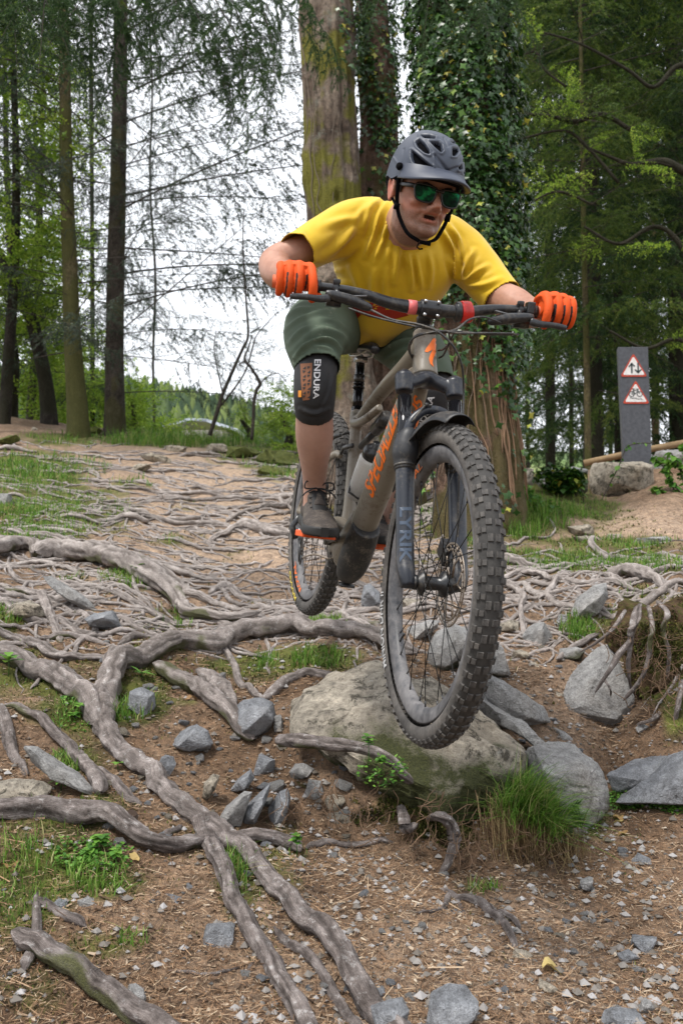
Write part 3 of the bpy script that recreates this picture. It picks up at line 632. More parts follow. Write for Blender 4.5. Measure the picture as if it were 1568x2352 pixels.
rock_px(770,1845,60,34,'tan stone in the bank below the boulder',G1,ROCK_W,mossy=.3)
rock_px(640,1665,24,44,'small upright stone between the round rock and the boulder',G1,ROCK_G,mossy=.2)
rock_px(392,2075,46,38,'rounded stone left of the left prong root',G1,ROCK_B,mossy=0)
rock_px(437,2048,26,38,'small bluish stone beside the left prong root',G1,ROCK_B,mossy=0)
rock_px(668,2076,52,46,'grey stone touching the right prong root',G1,ROCK_B,mossy=.1)
rock_px(505,2160,80,66,'dark blocky stones under the left prong root',G1,ROCK_B,mossy=.2)
rock_px(312,2288,48,46,'pale pointed stone above the bottom left root',G1,ROCK_G,mossy=0)
rock_px(563,2348,86,36,'blue grey stone at the bottom edge',G1,ROCK_B,mossy=0)
rock_px(205,2087,50,42,'dark stone in the needles at lower left',G1,ROCK_G,mossy=.2)
rock_px(142,2085,40,36,'bluish stone in the grass at lower left',G1,ROCK_B,mossy=.2)
rock_px(860,2290,60,36,'small slate half under the right prong',G1,ROCK_B,mossy=0)
rock_px(1476,2166,66,36,'flat slate at the lower right',G1,ROCK_B,mossy=0,rot=6)
rock_px(1442,2197,54,24,'narrow slate below the flat slate at lower right',G1,ROCK_B,mossy=0,rot=-15)
rock_px(1190,2190,58,26,'pale elongated stone at the tip of the forked root',G1,ROCK_W,mossy=0,rot=-20)
rock_px(1254,2263,48,24,'tan elongated stone at lower right of centre',G1,ROCK_W,mossy=0,rot=-22)
rock_px(1478,1984,56,42,'bluish flat slate on the right of the trail floor',G1,ROCK_B,mossy=0,rot=-30)
rock_px(1348,2030,36,28,'pointed grey stone on the right of the trail floor',G1,ROCK_G,mossy=0)
rock_px(1430,2345,100,44,'grey stone cut by the bottom edge at right',G1,ROCK_B,mossy=0)
rock_px(1482,2312,36,34,'upright stone near the bottom right',G1,ROCK_G,mossy=0)
rock_px(1475,1672,34,22,'dark stone in the gully on the right',G1,ROCK_G,mossy=0)
rock_px(1379,1650,28,20,'rounded tan pebble in the gully',G1,ROCK_W,mossy=0)
rock_px(1194,1507,46,30,'flat pale stone in the gully behind the tyre',G1,ROCK_W,mossy=0)
rock_px(1225,1537,34,30,'blocky pale stone in the gully',G1,ROCK_W,mossy=0)
rock_px(1236,1462,64,52,'tilted grey stone in the upper gully',G1,ROCK_G,mossy=.1,rot=25)
rock_px(1168,1440,52,30,'flat stone beside the tyre in the upper gully',G1,ROCK_W,mossy=.1,rot=15)
rock_px(1290,1426,28,32,'small upright stone below the upright slab',G1,ROCK_G,mossy=.1)
rock_px(1312,1500,60,34,'mossy stone left of the largest slab',G1,ROCK_G,mossy=.6)
rock_px(1262,1600,60,34,'half buried stone on the gully floor',G1,ROCK_W,mossy=.1)
rock_px(1290,1690,60,24,'low stone ledge above the mossy boulder',G1,ROCK_G,mossy=.1,rot=-30)
rock_px(945,1390,60,30,'flat stone seen through the front spokes',G1,ROCK_W,mossy=.1)
rock_px(1415,1236,52,20,'pale stone at the edge of the right grass',G1,ROCK_W,mossy=0)
rock_px(1395,1250,40,16,'bluish stone at the edge of the right grass',G1,ROCK_B,mossy=0)
rock_px(1328,1218,68,26,'broad flat stone in the right grass',G1,ROCK_W,mossy=.25)
rock_px(1350,1240,70,16,'low stone beside the broad flat stone',G1,ROCK_W,mossy=.1)
rock_px(1500,1240,90,16,'grey ledge stone on the stony path at right',G1,ROCK_G,mossy=0)
rock_px(110,1058,72,13,'flat pale stone in the far left grass',G1,ROCK_W,mossy=0)
rock_px(325,1078,44,26,'blocky mossy stone on the far slope',G1,ROCK_W,mossy=.3)
rock_px(362,1055,80,20,'wedge of pale stone on the far slope',G1,ROCK_W,mossy=.1,rot=-15)
rock_px(500,1032,64,26,'mound like rock at the far end of the trail',G1,ROCK_W,mossy=.25)
rock_px(405,1033,54,22,'brown rock at the far end of the trail',G1,ROCK_W,mossy=.2)
rock_px(105,1085,50,16,'pale low rock in the far left grass',G1,ROCK_W,mossy=0)
rock_px(8,1148,40,34,'rounded rock at the left edge in the grass',G1,ROCK_G,mossy=.2)
rock_px(80,987,18,12,'small white stone near the far left trees',G1,ROCK_W,mossy=0)
# wall of blocks by the sign
GW = 'blocks of the low stone wall'
rock_px(1195,1100,60,46,'rounded pale wall block beside the ivy trunk',GW,ROCK_W,mossy=.2,depth=.8,name='wall_block')
rock_px(1545,1065,100,60,'mossy wall block at the right edge',GW,ROCK_G,mossy=.7,depth=.6,name='wall_block')

# loose pebbles: a few shared shapes
_peb = []
for i in range(7):
    v, f = rock_mesh((1, .8, .5), 600+i, sub=2, cuts=7, noise_a=.05); me = mesh_np('pebble', v, f)
    at = me.attributes.new('moss', 'FLOAT', 'POINT'); me.materials.append((ROCK_G, ROCK_W, ROCK_B)[i % 3]); _peb.append(me)
def pebbles(n=330):
    rs = np.random.RandomState(9)
    for i in range(n):
        u_ = rs.rand(); near_ = 1.0
        if u_ < .22: dx, dy = rs.uniform(240, 820), rs.uniform(1560, 1960); near_ = 1.5
        elif u_ < .28: dx, dy = rs.uniform(0, 620), rs.uniform(1390, 1560); near_ = 1.4
        elif rs.rand() < .72: dx, dy = rs.uniform(640, 1600), rs.uniform(1960, 2350)
        elif rs.rand() < .5: dx, dy = rs.uniform(0, 640), rs.uniform(1880, 2350)
        else: dx, dy = rs.uniform(1190, 1420), rs.uniform(1480, 1740)
        h = hit(dx, dy); s = (5 + 12*rs.rand()**2.2)*h.y/F*near_
        o = bpy.data.objects.new('pebble', _peb[rs.randint(7)]); COL.objects.link(o)
        o.location = (h.x, h.y, gzf(h.x, h.y)+s*.15); o.rotation_euler = (rs.normal(0, .2), rs.normal(0, .2), rs.uniform(0, 6.3)); o.scale = (s, s, s)
        c_ = {ROCK_G: 'grey', ROCK_W: 'tan', ROCK_B: 'blue grey'}[o.data.materials[0]]; sz = 'tiny' if s < .006 else 'larger'
        z = ('scattered near the right edge of the trail floor' if dx > 1330 and dy > 1900 else 'lying near the tip of the pale forked root' if dx > 1050 and 1900 < dy < 2180 else 'lying beside the flat blue slate at the bottom' if 850 < dx < 1330 and dy > 2180 else
             'lying between the long prong root and the pale forked root' if dx > 640 and dy > 1900 else 'among the needles at lower left' if dy > 1900 else 'among the roots left of the big boulder' if dx < 830 and dy > 1555 else 'above the arched root' if dx < 830 else 'on the floor of the gully')
        tag(o, sz+' '+c_+' pebble '+z, 'pebble', 'pebbles '+z)
pebbles()

# earth banks bound by moss and roots
k = NT('mossy_earth'); n = k.noise(7, 7, .75); n2 = k.noise(45, 6, .75); c = k.ramp(n, [(.3, (.022, .015, .010)), (.5, (.075, .048, .028)), (.68, (.15, .10, .06))]); c = k.mix(.7, c, k.ramp(n2, [(.3, (.4, .4, .4)), (.7, (1.6, 1.5, 1.4))]), 'MULTIPLY')
c = k.mix(k.ramp(k.mix(.5, k.noise(9, 6, .8), n2, 'OVERLAY'), [(.48, 0.0), (.6, .85)]), c, k.ramp(n2, [(.3, (.028, .034, .010)), (.7, (.10, .11, .024))])); k.col(c); k.rough(.95, .15); k.bump(k.mix(.5, n, n2), 1.0, .04); EARTH = k.m
rock_poly([(1400,1470),(1408,1430),(1440,1398),(1490,1385),(1568,1380),(1680,1390),(1700,1600),(1640,1710),(1560,1715),(1500,1660),(1460,1590),(1440,1520)], 3.46, .18, 'dark mossy earth bank with trailing roots at the right edge', None, EARTH, 51, .8, 6, 9, .09, 'earth_bank', .5, .5, 'bank')
rock_poly([(640,1790),(720,1775),(830,1800),(930,1850),(1030,1895),(1180,1905),(1310,1935),(1270,1980),(1150,2000),(1020,2005),(900,1975),(780,1930),(690,1880)], 2.72, .16, 'dark crumbling earth bank below the big boulder', None, EARTH, 52, .8, 6, 9, .09, 'earth_bank', .5, .8, 'bank')
# ================================================================== needles, chips and grit lying on the floor (nobody could count them)
def scatter_hit(n, x0, x1, y0, y1, rs):
    """random ground points: x/Y ratio and distance ranges given in photo px / metres"""
    a = rs.uniform(x0, x1, n); Y = np.exp(rs.uniform(np.log(y0), np.log(y1), n))
    x = (a-CX)/F*Y; return x, Y
def litter(n, name, lmin, lmax, wd, mat, y0, y1, seed, lift=.002, x0=-60, x1=1630):
    rs = np.random.RandomState(seed); x, y = scatter_hit(n, x0, x1, y0, y1, rs); z = gz(x, y)
    g = green_at(x, y, z); keep = rs.rand(n) > g*.8; x, y, z = x[keep], y[keep], z[keep]; n = len(x)
    L = rs.uniform(lmin, lmax, n)/2; a = rs.uniform(0, 6.283, n); el = rs.normal(0.08, .16, n)
    d = np.stack([np.cos(a)*np.cos(el), np.sin(a)*np.cos(el), np.sin(el)], 1)
    s = np.stack([-np.sin(a), np.cos(a), rs.normal(0, .4, n)], 1); s /= np.linalg.norm(s, axis=1)[:, None]
    W = (wd*rs.uniform(.6, 1.4, n)/2)[:, None]; c = np.stack([x, y, z+lift+rs.rand(n)*.004+L*.1], 1); L = L[:, None]
    v = np.stack([c-d*L-s*W, c-d*L+s*W, c+d*L+s*W*.6, c+d*L-s*W*.6], 1).reshape(-1, 3)
    me = mesh_np(name, v, np.arange(4*n).reshape(-1, 4), smooth=False)
    at = me.attributes.new('tone', 'FLOAT', 'FACE'); at.data.foreach_set('value', rs.rand(n).astype(np.float32))
    return tag(link(name, me, mat), kind='stuff')
def tone_mat(name, stops, rough=.8, trans=0.0, spec=.3, normal_var=False):
    k = NT(name); c = k.ramp(k.attr('tone'), stops); k.col(c); k.rough(rough, spec)
    if trans:
        t = k.n('ShaderNodeBsdfTranslucent'); k.l(c, t.inputs[0]); m = k.n('ShaderNodeMixShader'); m.inputs[0].default_value = trans
        o = [x for x in k.t.nodes if x.type == 'OUTPUT_MATERIAL'][0]
        k.l(k.b.outputs[0], m.inputs[1]); k.l(t.outputs[0], m.inputs[2]); k.l(m.outputs[0], o.inputs[0])
    return k.m
NEEDLE = tone_mat('dry_needles', [(0, (.06, .034, .020)), (.35, (.17, .095, .050)), (.7, (.30, .185, .105)), (1, (.46, .36, .25))])
CHIP = tone_mat('bark_chips', [(0, (.05, .03, .02)), (.4, (.14, .085, .05)), (.8, (.30, .22, .15)), (1, (.42, .36, .28))])
litter(66000, 'fallen_needles', .012, .026, .0013, NEEDLE, 1.55, 3.6, 1)
litter(30000, 'fallen_needles', .02, .045, .0028, NEEDLE, 3.2, 9, 2)
litter(7000, 'bark_chips', .006, .020, .006, CHIP, 1.55, 4.2, 3)
litter(700, 'fallen_twigs', .03, .08, .0022, NEEDLE, 1.6, 5, 4, lift=.006)
def grit(n=13000):
    rs = np.random.RandomState(21); x, y = scatter_hit(n, -60, 1630, 1.55, 4.6, rs); px = CX+F*x/y
    k = (px > 560) | (rs.rand(n) < .3); x, y = x[k], y[k]; n = len(x); z = gz(x, y)
    b = np.array([[1, 0, 0], [0, 1, 0], [-1, 0, 0], [0, -1, 0], [0, 0, .7], [0, 0, -.7]]); bf = np.array([[0,1,4],[1,2,4],[2,3,4],[3,0,4],[1,0,5],[2,1,5],[3,2,5],[0,3,5]])
    s = .0018 + .0120*rs.rand(n)**4; a = rs.uniform(0, 6.28, n); ca, sa = np.cos(a)[:, None], np.sin(a)[:, None]
    bb = b[None]*(1+rs.uniform(-.35, .35, (n, 6, 3)))*s[:, None, None]
    v = np.stack([bb[..., 0]*ca-bb[..., 1]*sa, bb[..., 0]*sa+bb[..., 1]*ca, bb[..., 2]], -1)+np.stack([x, y, z+s*.3], 1)[:, None]
    me = mesh_np('grit', v.reshape(-1, 3), (bf[None]+np.arange(n)[:, None, None]*6).reshape(-1, 3), smooth=False)
    at = me.attributes.new('tone', 'FLOAT', 'FACE'); at.data.foreach_set('value', np.repeat(rs.rand(n), 8).astype(np.float32))
    return tag(link('grit', me, tone_mat('grit', [(0, (.10, .085, .07)), (.5, (.19, .175, .16)), (1, (.34, .33, .33))])), kind='stuff')
grit()
# ------------------------------------------------------------------ grass
GRASS = tone_mat('grass_blades', [(0, (.05, .11, .015)), (.4, (.10, .22, .025)), (.75, (.17, .31, .045)), (.90, (.27, .32, .09)), (1, (.40, .34, .17))], .55, .35)
def grass_blades(x, y, hgt, wid, rs, lean=.5, z=None, dirb=None):
    n = len(x); z = gz(x, y) if z is None else z; h = hgt*rs.uniform(.45, 1.25, n); w_ = wid*rs.uniform(.7, 1.3, n)
    a = rs.uniform(0, 6.283, n); d = np.stack([np.cos(a), np.sin(a)], 1)*np.abs(rs.normal(0, lean, n))[:, None]
    if dirb is not None: d = d + dirb
    s = np.stack([-np.sin(a), np.cos(a), a*0], 1); p0 = np.stack([x, y, z-.004], 1)
    rows = []
    for t, ww in ((0, 1), (.4, .85), (.75, .55), (1, .08)):
        c = p0 + np.concatenate([d*(h*t**1.8)[:, None], (h*(t-.28*np.linalg.norm(d, axis=1)*t*t))[:, None]], 1)
        rows += [c - s*(w_*ww/2)[:, None], c + s*(w_*ww/2)[:, None]]
    v = np.stack(rows, 1); f = np.array([[0, 1, 3, 2], [2, 3, 5, 4], [4, 5, 7, 6]])
    return v.reshape(-1, 3), (f[None]+np.arange(n)[:, None, None]*8).reshape(-1, 4), np.repeat(rs.rand(n), 3)
def grass_obj(name, parts, mat=None, kind='stuff'):
    V_, F_, T_ = [], [], []; o = 0
    for v, f, t in parts: V_.append(v); F_.append(f+o); T_.append(t); o += len(v)
    me = mesh_np(name, np.concatenate(V_), np.concatenate(F_)); at = me.attributes.new('tone', 'FLOAT', 'FACE'); at.data.foreach_set('value', np.concatenate(T_).astype(np.float32))
    ob = link(name, me, mat or GRASS); 
    if kind: tag(ob, kind=kind)
    return ob
def px_points(n, cx, cy, rx, ry, rs):
    out_ = []
    for i in range(n):
        a = rs.uniform(0, 6.283); r = math.sqrt(rs.rand()); h = hit(cx+rx*r*math.cos(a), cy+ry*r*math.sin(a)); out_.append((h.x, h.y))
    return np.array(out_)
def meadow():
    global GRASS
    rs = np.random.RandomState(31); parts = []
    # everywhere the cover is green, denser with distance
    for n, y0, y1, hg, wd in ((30000, 1.6, 4.2, .028, .0022), (70000, 4.0, 9, .050, .005), (34000, 8, 16, .09, .010)):
        x, y = scatter_hit(n, -80, 1650, y0, y1, rs); z = gz(x, y); g = green_at(x, y, z)
        k = rs.rand(len(x)) < np.clip((g-.33)*1.7, 0, 1)*(.35+.65*(vnoise(np.stack([x, y, z], 1), 5)>-.15)); x, y, z = x[k], y[k], z[k]
        parts.append(grass_blades(x, y, hg, wd, rs, .55, z))
    grass_obj('short_grass', parts)
    # longer tufts
    tufts = [(305,1630,55,30,260,.055),(150,1640,30,25,60,.04),(155,1735,40,30,160,.04),(230,2040,80,40,200,.045),(60,1985,70,40,120,.05),(540,2040,30,60,220,.05),(610,1520,30,15,120,.05),(735,1515,60,14,260,.055),
             (700,1525,40,10,120,.05),(1325,1445,45,25,300,.07),(280,1340,60,16,220,.045),(60,1240,90,14,260,.05),(40,1110,70,18,260,.07),(1540,1430,30,20,120,.06),(750,1440,45,10,160,.05),
             (1110,2030,40,12,60,.035),(640,1090,40,15,160,.09),(430,1018,190,12,1300,.22),(120,1075,140,30,700,.07),(60,1180,140,40,900,.06),(1480,1300,70,16,300,.05),(300,2180,40,20,50,.035),(20,1425,30,14,120,.05),(1130,1190,60,30,500,.12),(1200,1200,60,40,600,.13),(1090,1240,50,20,260,.09),(1300,1190,50,20,260,.1)]
    pt = []
    for cx, cy, rx, ry, n, hg in tufts:
        p = px_points(n, cx, cy, rx, ry, rs); pt.append(grass_blades(p[:, 0], p[:, 1], hg, .0022+p[:, 1].mean()*.0005, rs, .7))
    grass_obj('long_grass', pt)
meadow()
# the hanging tuft beside the boulder: one plant
def big_tuft():
    rs = np.random.RandomState(8); Y = 2.60
    parts = []
    for (cx, cy, n, hg, le, dr) in ((1195,1822,520,.12,.75,(.35,-.45)),(1225,1858,560,.115,.85,(.35,-.6)),(1255,1885,260,.10,.8,(.4,-.6)),(1160,1850,160,.09,.8,(-.3,-.6))):
        b = P(cx, cy, Y); x = b.x+rs.normal(0, .024, n); y = b.y+rs.normal(0, .03, n); z = b.z-.03+rs.normal(0, .018, n)
        parts.append(grass_blades(x, y, hg, .0026, rs, le, z, np.array(dr)))
    o = grass_obj('grass_tuft', parts, kind=None); tag(o, 'big bright tuft of long grass drooping between the two boulders', 'grass tuft')
    pr = []
    for (cx, cy, n) in ((1180,1900,300),(1240,1920,400),(1150,1870,160),(1300,1930,200)):
        b = P(cx, cy, Y-.02); x = b.x+rs.normal(0, .035, n); y = b.y+rs.normal(0, .02, n); z = b.z+rs.normal(0, .03, n)
        v, f, t = grass_blades(x, y, .10, .0018, rs, .5, z, np.array((0, -.5))); v[:, 2] = 2*np.repeat(z, 8)-v[:, 2]; pr.append((v, f, t))
    DRY = tone_mat('dry_grass', [(0, (.06, .035, .018)), (.5, (.16, .10, .045)), (1, (.36, .28, .14))], .7, .2)
    d = grass_obj('dead_blades', pr, DRY, None); d.parent = o
big_tuft()
# small leafy plants
LEAFM = tone_mat('seedling_leaf', [(0, (.04, .12, .02)), (.5, (.09, .22, .03)), (1, (.17, .33, .05))], .45, .3)
def leaf_vf(L, W, n=5, curl=.25, fold=.2):
    t = np.linspace(0, 1, n); w_ = W*np.sin(np.pi*np.clip(t*.92+.06, 0, 1))**.8
    v = []
    for a, b in zip(t, w_): z = -curl*L*a*a; v += [[a*L, -b, z+fold*b], [a*L, 0, z], [a*L, b, z+fold*b]]
    f = []
    for i in range(n-1): k = i*3; f += [[k, k+3, k+4, k+1], [k+1, k+4, k+5, k+2]]
    return np.array(v), np.array(f)
def plant(cx, cy, nl, L, W, label, h=.03, el=.5, seed=0, stack=1, Y=None, mat=None, cat='plant', name='leafy_plant'):
    rs = np.random.RandomState(seed+50); b = hit(cx, cy) if Y is None else P(cx, cy, Y)
    if Y is None: b.z = gzf(b.x, b.y)
    o = empty(name, b, label, cat); m = MB(); m.tube([(0, 0, -.01), (.002, 0, h*.5), (0, 0, h*stack)], .0012, 6); s = m.obj('stem', mat or LEAFM, None); s.parent = o
    for i in range(nl):
        lf, ff = leaf_vf(L*rs.uniform(.75, 1.15), W); a = i*2.399+rs.uniform(-.3, .3); e = el+rs.normal(0, .18)
        M = Matrix.Rotation(a, 4, 'Z') @ Matrix.Rotation(-e, 4, 'Y'); v = lf @ np.array(M.to_3x3()).T + np.array([0, 0, h*(1+(stack-1)*i/max(nl-1, 1))])
        me = mesh_np('leaf', v, ff); at = me.attributes.new('tone', 'FLOAT', 'FACE'); at.data.foreach_set('value', np.full(len(ff), rs.rand(), np.float32))
        l = link('leaf', me, mat or LEAFM); l.parent = o
    return o
plant(315,1345,6,.050,.013,'broad leaved seedling in the grass below the fat mossy root',.05,.6,1,1.5)
plant(20,1545,7,.055,.016,'pale round leaved seedling at the left edge',.05,.3,2,1.4)
plant(325,1570,6,.045,.010,'small grey green rosette under the arched root',.015,.5,3)
plant(150,1605,5,.022,.011,'tiny clover like sprig above the narrow mossy root',.02,.3,4)
plant(170,1650,9,.026,.013,'clover like patch left of the thick diagonal root',.02,.2,5)
plant(185,1640,7,.024,.012,'clover like sprig touching the thick diagonal root',.03,.3,6)
plant(230,1968,26,.026,.010,'dark green leafy clump hanging under the low horizontal root',.03,.1,7,1.6)
plant(205,1985,22,.024,.010,'second dark leafy clump under the low horizontal root',.02,.1,8,1.6)
plant(265,1990,12,.022,.009,'small leafy sprig right of the dark leafy clump',.02,.1,9,1.4)
plant(845,1755,16,.022,.009,'bluish green sprig growing out of the reddish root',.05,.2,10,1.6,Y=2.52)
plant(875,1775,14,.020,.008,'trailing green sprig below the reddish root',.03,.1,11,1.4,Y=2.52)
plant(680,1985,12,.020,.009,'yellow green sprig in the corner of the low bank',.04,.2,12,1.6)
plant(270,1755,6,.02,.008,'small bright sprig beside the pine cone root',.02,.3,13)
plant(140,1812,6,.045,.006,'pale fern tip over the long narrow slab',.03,.1,14)
# fern on the mossy boulder
def fern(cx, cy, Y, L, label, seed, n=3):
    rs = np.random.RandomState(seed); b = P(cx, cy, Y); o = empty('fern', b, label, 'fern')
    for i in range(n):
        m = MB(); a = R(70+rs.uniform(-35, 35)) ; l = L*rs.uniform(.7, 1.1); side = rs.uniform(-.4, .4)
        pts = [V(side*l*t*1.0+.0, -.25*l*t, l*(t-.35*t*t)) for t in np.linspace(0, 1, 12)]; m.tube(pts, .0012, 4)
        for k in range(1, 12):
            p = pts[k]; w_ = .26*l*(1-k/12.5)+.004
            for s in (-1, 1):
                v, f = leaf_vf(w_, w_*.2, 4, .2); v = v*np.array([s, 1, 1]); m.add(v+np.array(p), f)
        me = m.mesh('frond'); at = me.attributes.new('tone', 'FLOAT', 'FACE'); at.data.foreach_set('value', np.full(len(me.polygons), .4+.5*rs.rand(), np.float32))
        q = link('frond', me, LEAFM); q.parent = o
fern(1335, 1905, 2.60, .12, 'small bright fern at the foot of the mossy faced boulder', 3, 4)
fern(1312, 1870, 2.62, .08, 'tiny fern right of the big grass tuft', 4, 3)
# creeping cover under the long dark slab
def creeper(cx, cy, rx, ry, n, label, seed, Y=None, size=.008):
    rs = np.random.RandomState(seed); V_, F_, T_ = [], [], []; o = 0; lv, lf = leaf_vf(1, .5, 3, .2)
    for i in range(n):
        a = rs.uniform(0, 6.28); r = math.sqrt(rs.rand()); X, Yp = cx+rx*r*math.cos(a), cy+ry*r*math.sin(a)
        h = hit(X, Yp) if Y is None else P(X, Yp, Y+rs.uniform(-.03, .03)); 
        if Y is None: h.z = gzf(h.x, h.y)+rs.uniform(.0, .02)
        M = Matrix.Rotation(rs.uniform(0, 6.28), 4, 'Z') @ Matrix.Rotation(rs.uniform(-.8, .5), 4, 'Y') @ Matrix.Rotation(rs.uniform(-.5, .5), 4, 'X')
        s = size*rs.uniform(.6, 1.3); V_.append(lv*s @ np.array(M.to_3x3()).T+np.array(h)); F_.append(lf+o); o += len(lv); T_ += [rs.rand()]*len(lf)
    me = mesh_np('ground_creeper', np.concatenate(V_), np.concatenate(F_)); at = me.attributes.new('tone', 'FLOAT', 'FACE'); at.data.foreach_set('value', np.array(T_, np.float32))
    return tag(link('ground_creeper', me, LEAFM), kind='stuff')
creeper(1480, 1850, 110, 24, 1500, '', 1, size=.008)
creeper(215, 1985, 90, 40, 500, '', 2, size=.010)
creeper(1310, 1880, 70, 60, 500, '', 3, Y=2.72, size=.009)
creeper(880, 1770, 60, 40, 160, '', 4, Y=2.53, size=.010)
creeper(180, 1640, 50, 30, 120, '', 5, size=.010)
# dead leaves and a pine cone
DEAD = tone_mat('dead_leaf', [(0, (.20, .11, .05)), (.5, (.38, .25, .10)), (1, (.50, .40, .16))], .6, .2)
def dead(cx, cy, s, tone, label, up=.35, seed=0):
    b = hit(cx, cy); b.z = gzf(b.x, b.y)+.006; v, f = leaf_vf(s, s*.38, 7, .5, up); v[:, 2] += .15*s*np.sin(v[:, 0]/s*7+seed)
    me = mesh_np('dead_leaf', v, f); at = me.attributes.new('tone', 'FLOAT', 'FACE'); at.data.foreach_set('value', np.full(len(f), tone, np.float32))
    o = link('dead_leaf', me, DEAD); o.location = b; o.rotation_euler = (0, -.1, seed*1.7); tag(o, label, 'dead leaf')
dead(1245,2230,.055,.9,'curled yellow leaf on the trail floor',.6,0)
dead(1425,1900,.045,1.0,'pale green yellow leaf below the long dark slab',.2,1)
dead(1440,1915,.03,.2,'brown leaf beside the pale yellow leaf',.4,2)
dead(1410,1885,.04,.3,'buff leaf behind the pale yellow leaf',.4,3)
dead(530,1428,.05,.6,'buff curled leaf lying on the roots near the rear tyre',.5,2.4)
dead(425,1620,.05,.1,'orange brown leaf left of the round grey rock',.3,4)
dead(30,2010,.05,.15,'dry brown leaf in the grass at lower left',.4,5)
dead(1290,1730,.05,.5,'buff leaf on top of the mossy faced boulder',.3,6)
dead(300,1985,.03,.7,'tan leaf under the low horizontal root',.3,7)
def cone():
    b = hit(302, 1890); b.z = gzf(b.x, b.y)+.012; o = empty('pine_cone', b, 'dark open pine cone lying in the needles above the horizontal root', 'pine cone'); o.rotation_euler = (R(75), 0, R(25))
    CM = simple('cone_scales', (.06, .035, .022), .7); m = MB(); m.ball((0, 0, 0), (.009, .009, .024), 10, 8); c = m.obj('core', CM); c.parent = o
    sv = np.array([[-.004, 0, 0], [.004, 0, 0], [.006, .010, .003], [0, .014, .004], [-.006, .010, .003]])
    sm = mesh_np('scale', sv, np.array([[0, 1, 2], [0, 2, 3], [0, 3, 4]]), False); sm.materials.append(CM)
    for i in range(60):
        t = i/60; zz = (t-.5)*.046; r = .008*math.sin(math.pi*(t*.85+.1))
        q = bpy.data.objects.new('scale', sm); COL.objects.link(q); q.parent = o; a = i*2.399; q.location = (math.cos(a)*r, math.sin(a)*r, zz); q.rotation_euler = (-.5, 0, a-math.pi/2); q.scale = (1, .7, 1)
cone()

# fine rootlets hanging out of the banks, and low moss cushions (uncounted)
def rootlets():
    rs = np.random.RandomState(41); m = MB()
    for (cx, cy, rx, ry, Y, n) in ((960,1880,150,60,2.52,60),(1200,1930,110,40,2.54,70),(760,1820,110,60,2.54,40),(1510,1530,70,130,3.2,90),(1440,1450,40,50,3.26,30),(1080,1920,80,50,2.50,40)):
        for i in range(n):
            p = np.array(P(cx+rs.normal(0, rx*.5), cy+rs.normal(0, ry*.5), Y+rs.uniform(-.02, .06))); pts = [p.copy()]; d = np.array([rs.normal(0, .5), -.2, -1.0])
            for k in range(6): d += rs.normal(0, .45, 3); d /= np.linalg.norm(d); p = p+d*rs.uniform(.010, .028); pts.append(p.copy())
            m.tube(pts, rs.uniform(.0004, .0015), 4, cap=False)
    tag(m.obj('fine_rootlets', simple('rootlet_bark', (.14, .085, .05), .9, var=.4)), kind='stuff')
rootlets()
def bvh_simple(o):
    M = np.array(o.matrix_world); c = get_co(o.data) @ M[:3, :3].T + M[:3, 3]; return BVHTree.FromPolygons([tuple(x) for x in c], [tuple(p.vertices) for p in o.data.polygons])
MOSSB = tone_mat('moss_tufts', [(0, (.030, .040, .010)), (.5, (.070, .085, .018)), (.85, (.14, .15, .032)), (1, (.22, .17, .06))], .9, .15)
def moss_tufts():
    rs = np.random.RandomState(43); parts = []
    for n, y0, y1, h, w_ in ((52000, 1.6, 3.4, .010, .0028), (36000, 3.2, 6.5, .016, .006)):
        x, y = scatter_hit(n, -60, 1630, y0, y1, rs); z = gz(x, y); g = green_at(x, y, z); q = np.stack([x, y, z], 1)
        k = rs.rand(len(x)) < np.clip((g-.06)*2.2, 0, .9)*(vnoise(q, 14, 8) > -.35); x, y, z = x[k], y[k], z[k]
        a = rs.uniform(0, 6.28, len(x)); d = np.stack([np.cos(a), np.sin(a), a*0], 1); s_ = np.stack([-np.sin(a), np.cos(a), a*0], 1); c = np.stack([x, y, z-.002], 1); hh = (h*rs.uniform(.4, 1.2, len(x)))[:, None]; ww = (w_*rs.uniform(.5, 1.2, len(x)))[:, None]
        v = np.stack([c-s_*ww, c+s_*ww, c+d*hh*.7+np.array([0, 0, 1.])*hh], 1).reshape(-1, 3); parts.append((v, np.arange(len(v)).reshape(-1, 3), rs.rand(len(x))))
    for (bx, by, rx, ry, Y, n, up_) in ((950,1870,260,90,2.56,5200,1),(1520,1500,100,130,3.24,4200,1)):     # cushions on the faces of the earth banks
        o_ = [q for q in bpy.data.objects if q.name.startswith('earth_bank')]
        bv_ = bvh_simple(o_[0] if Y > 3 else o_[1]); V3 = []
        for i in range(n):
            d = (P(bx+rs.normal(0, rx*.5), by+rs.normal(0, ry*.5), 1.0)-Vector((0, 0, CAMZ))).normalized(); h = bv_.ray_cast(Vector((0, 0, CAMZ)), d)
            if h[0] is None or vnoise(np.array(h[0])[None], 11, 3)[0] < -.05: continue
            c_ = h[0]; n_ = h[1] if h[1].dot(d) < 0 else -h[1]; t_ = n_.cross(Vector(rs.normal(0, 1, 3))).normalized(); V3 += [c_-t_*.004, c_+t_*.004, c_+n_*rs.uniform(.006, .016)+Vector((0, 0, rs.uniform(-.008, .004)))]
        v = np.array([x[:] for x in V3]); parts.append((v, np.arange(len(v)).reshape(-1, 3), rs.rand(len(v)//3)))
    grass_obj('moss', parts, MOSSB)
moss_tufts()

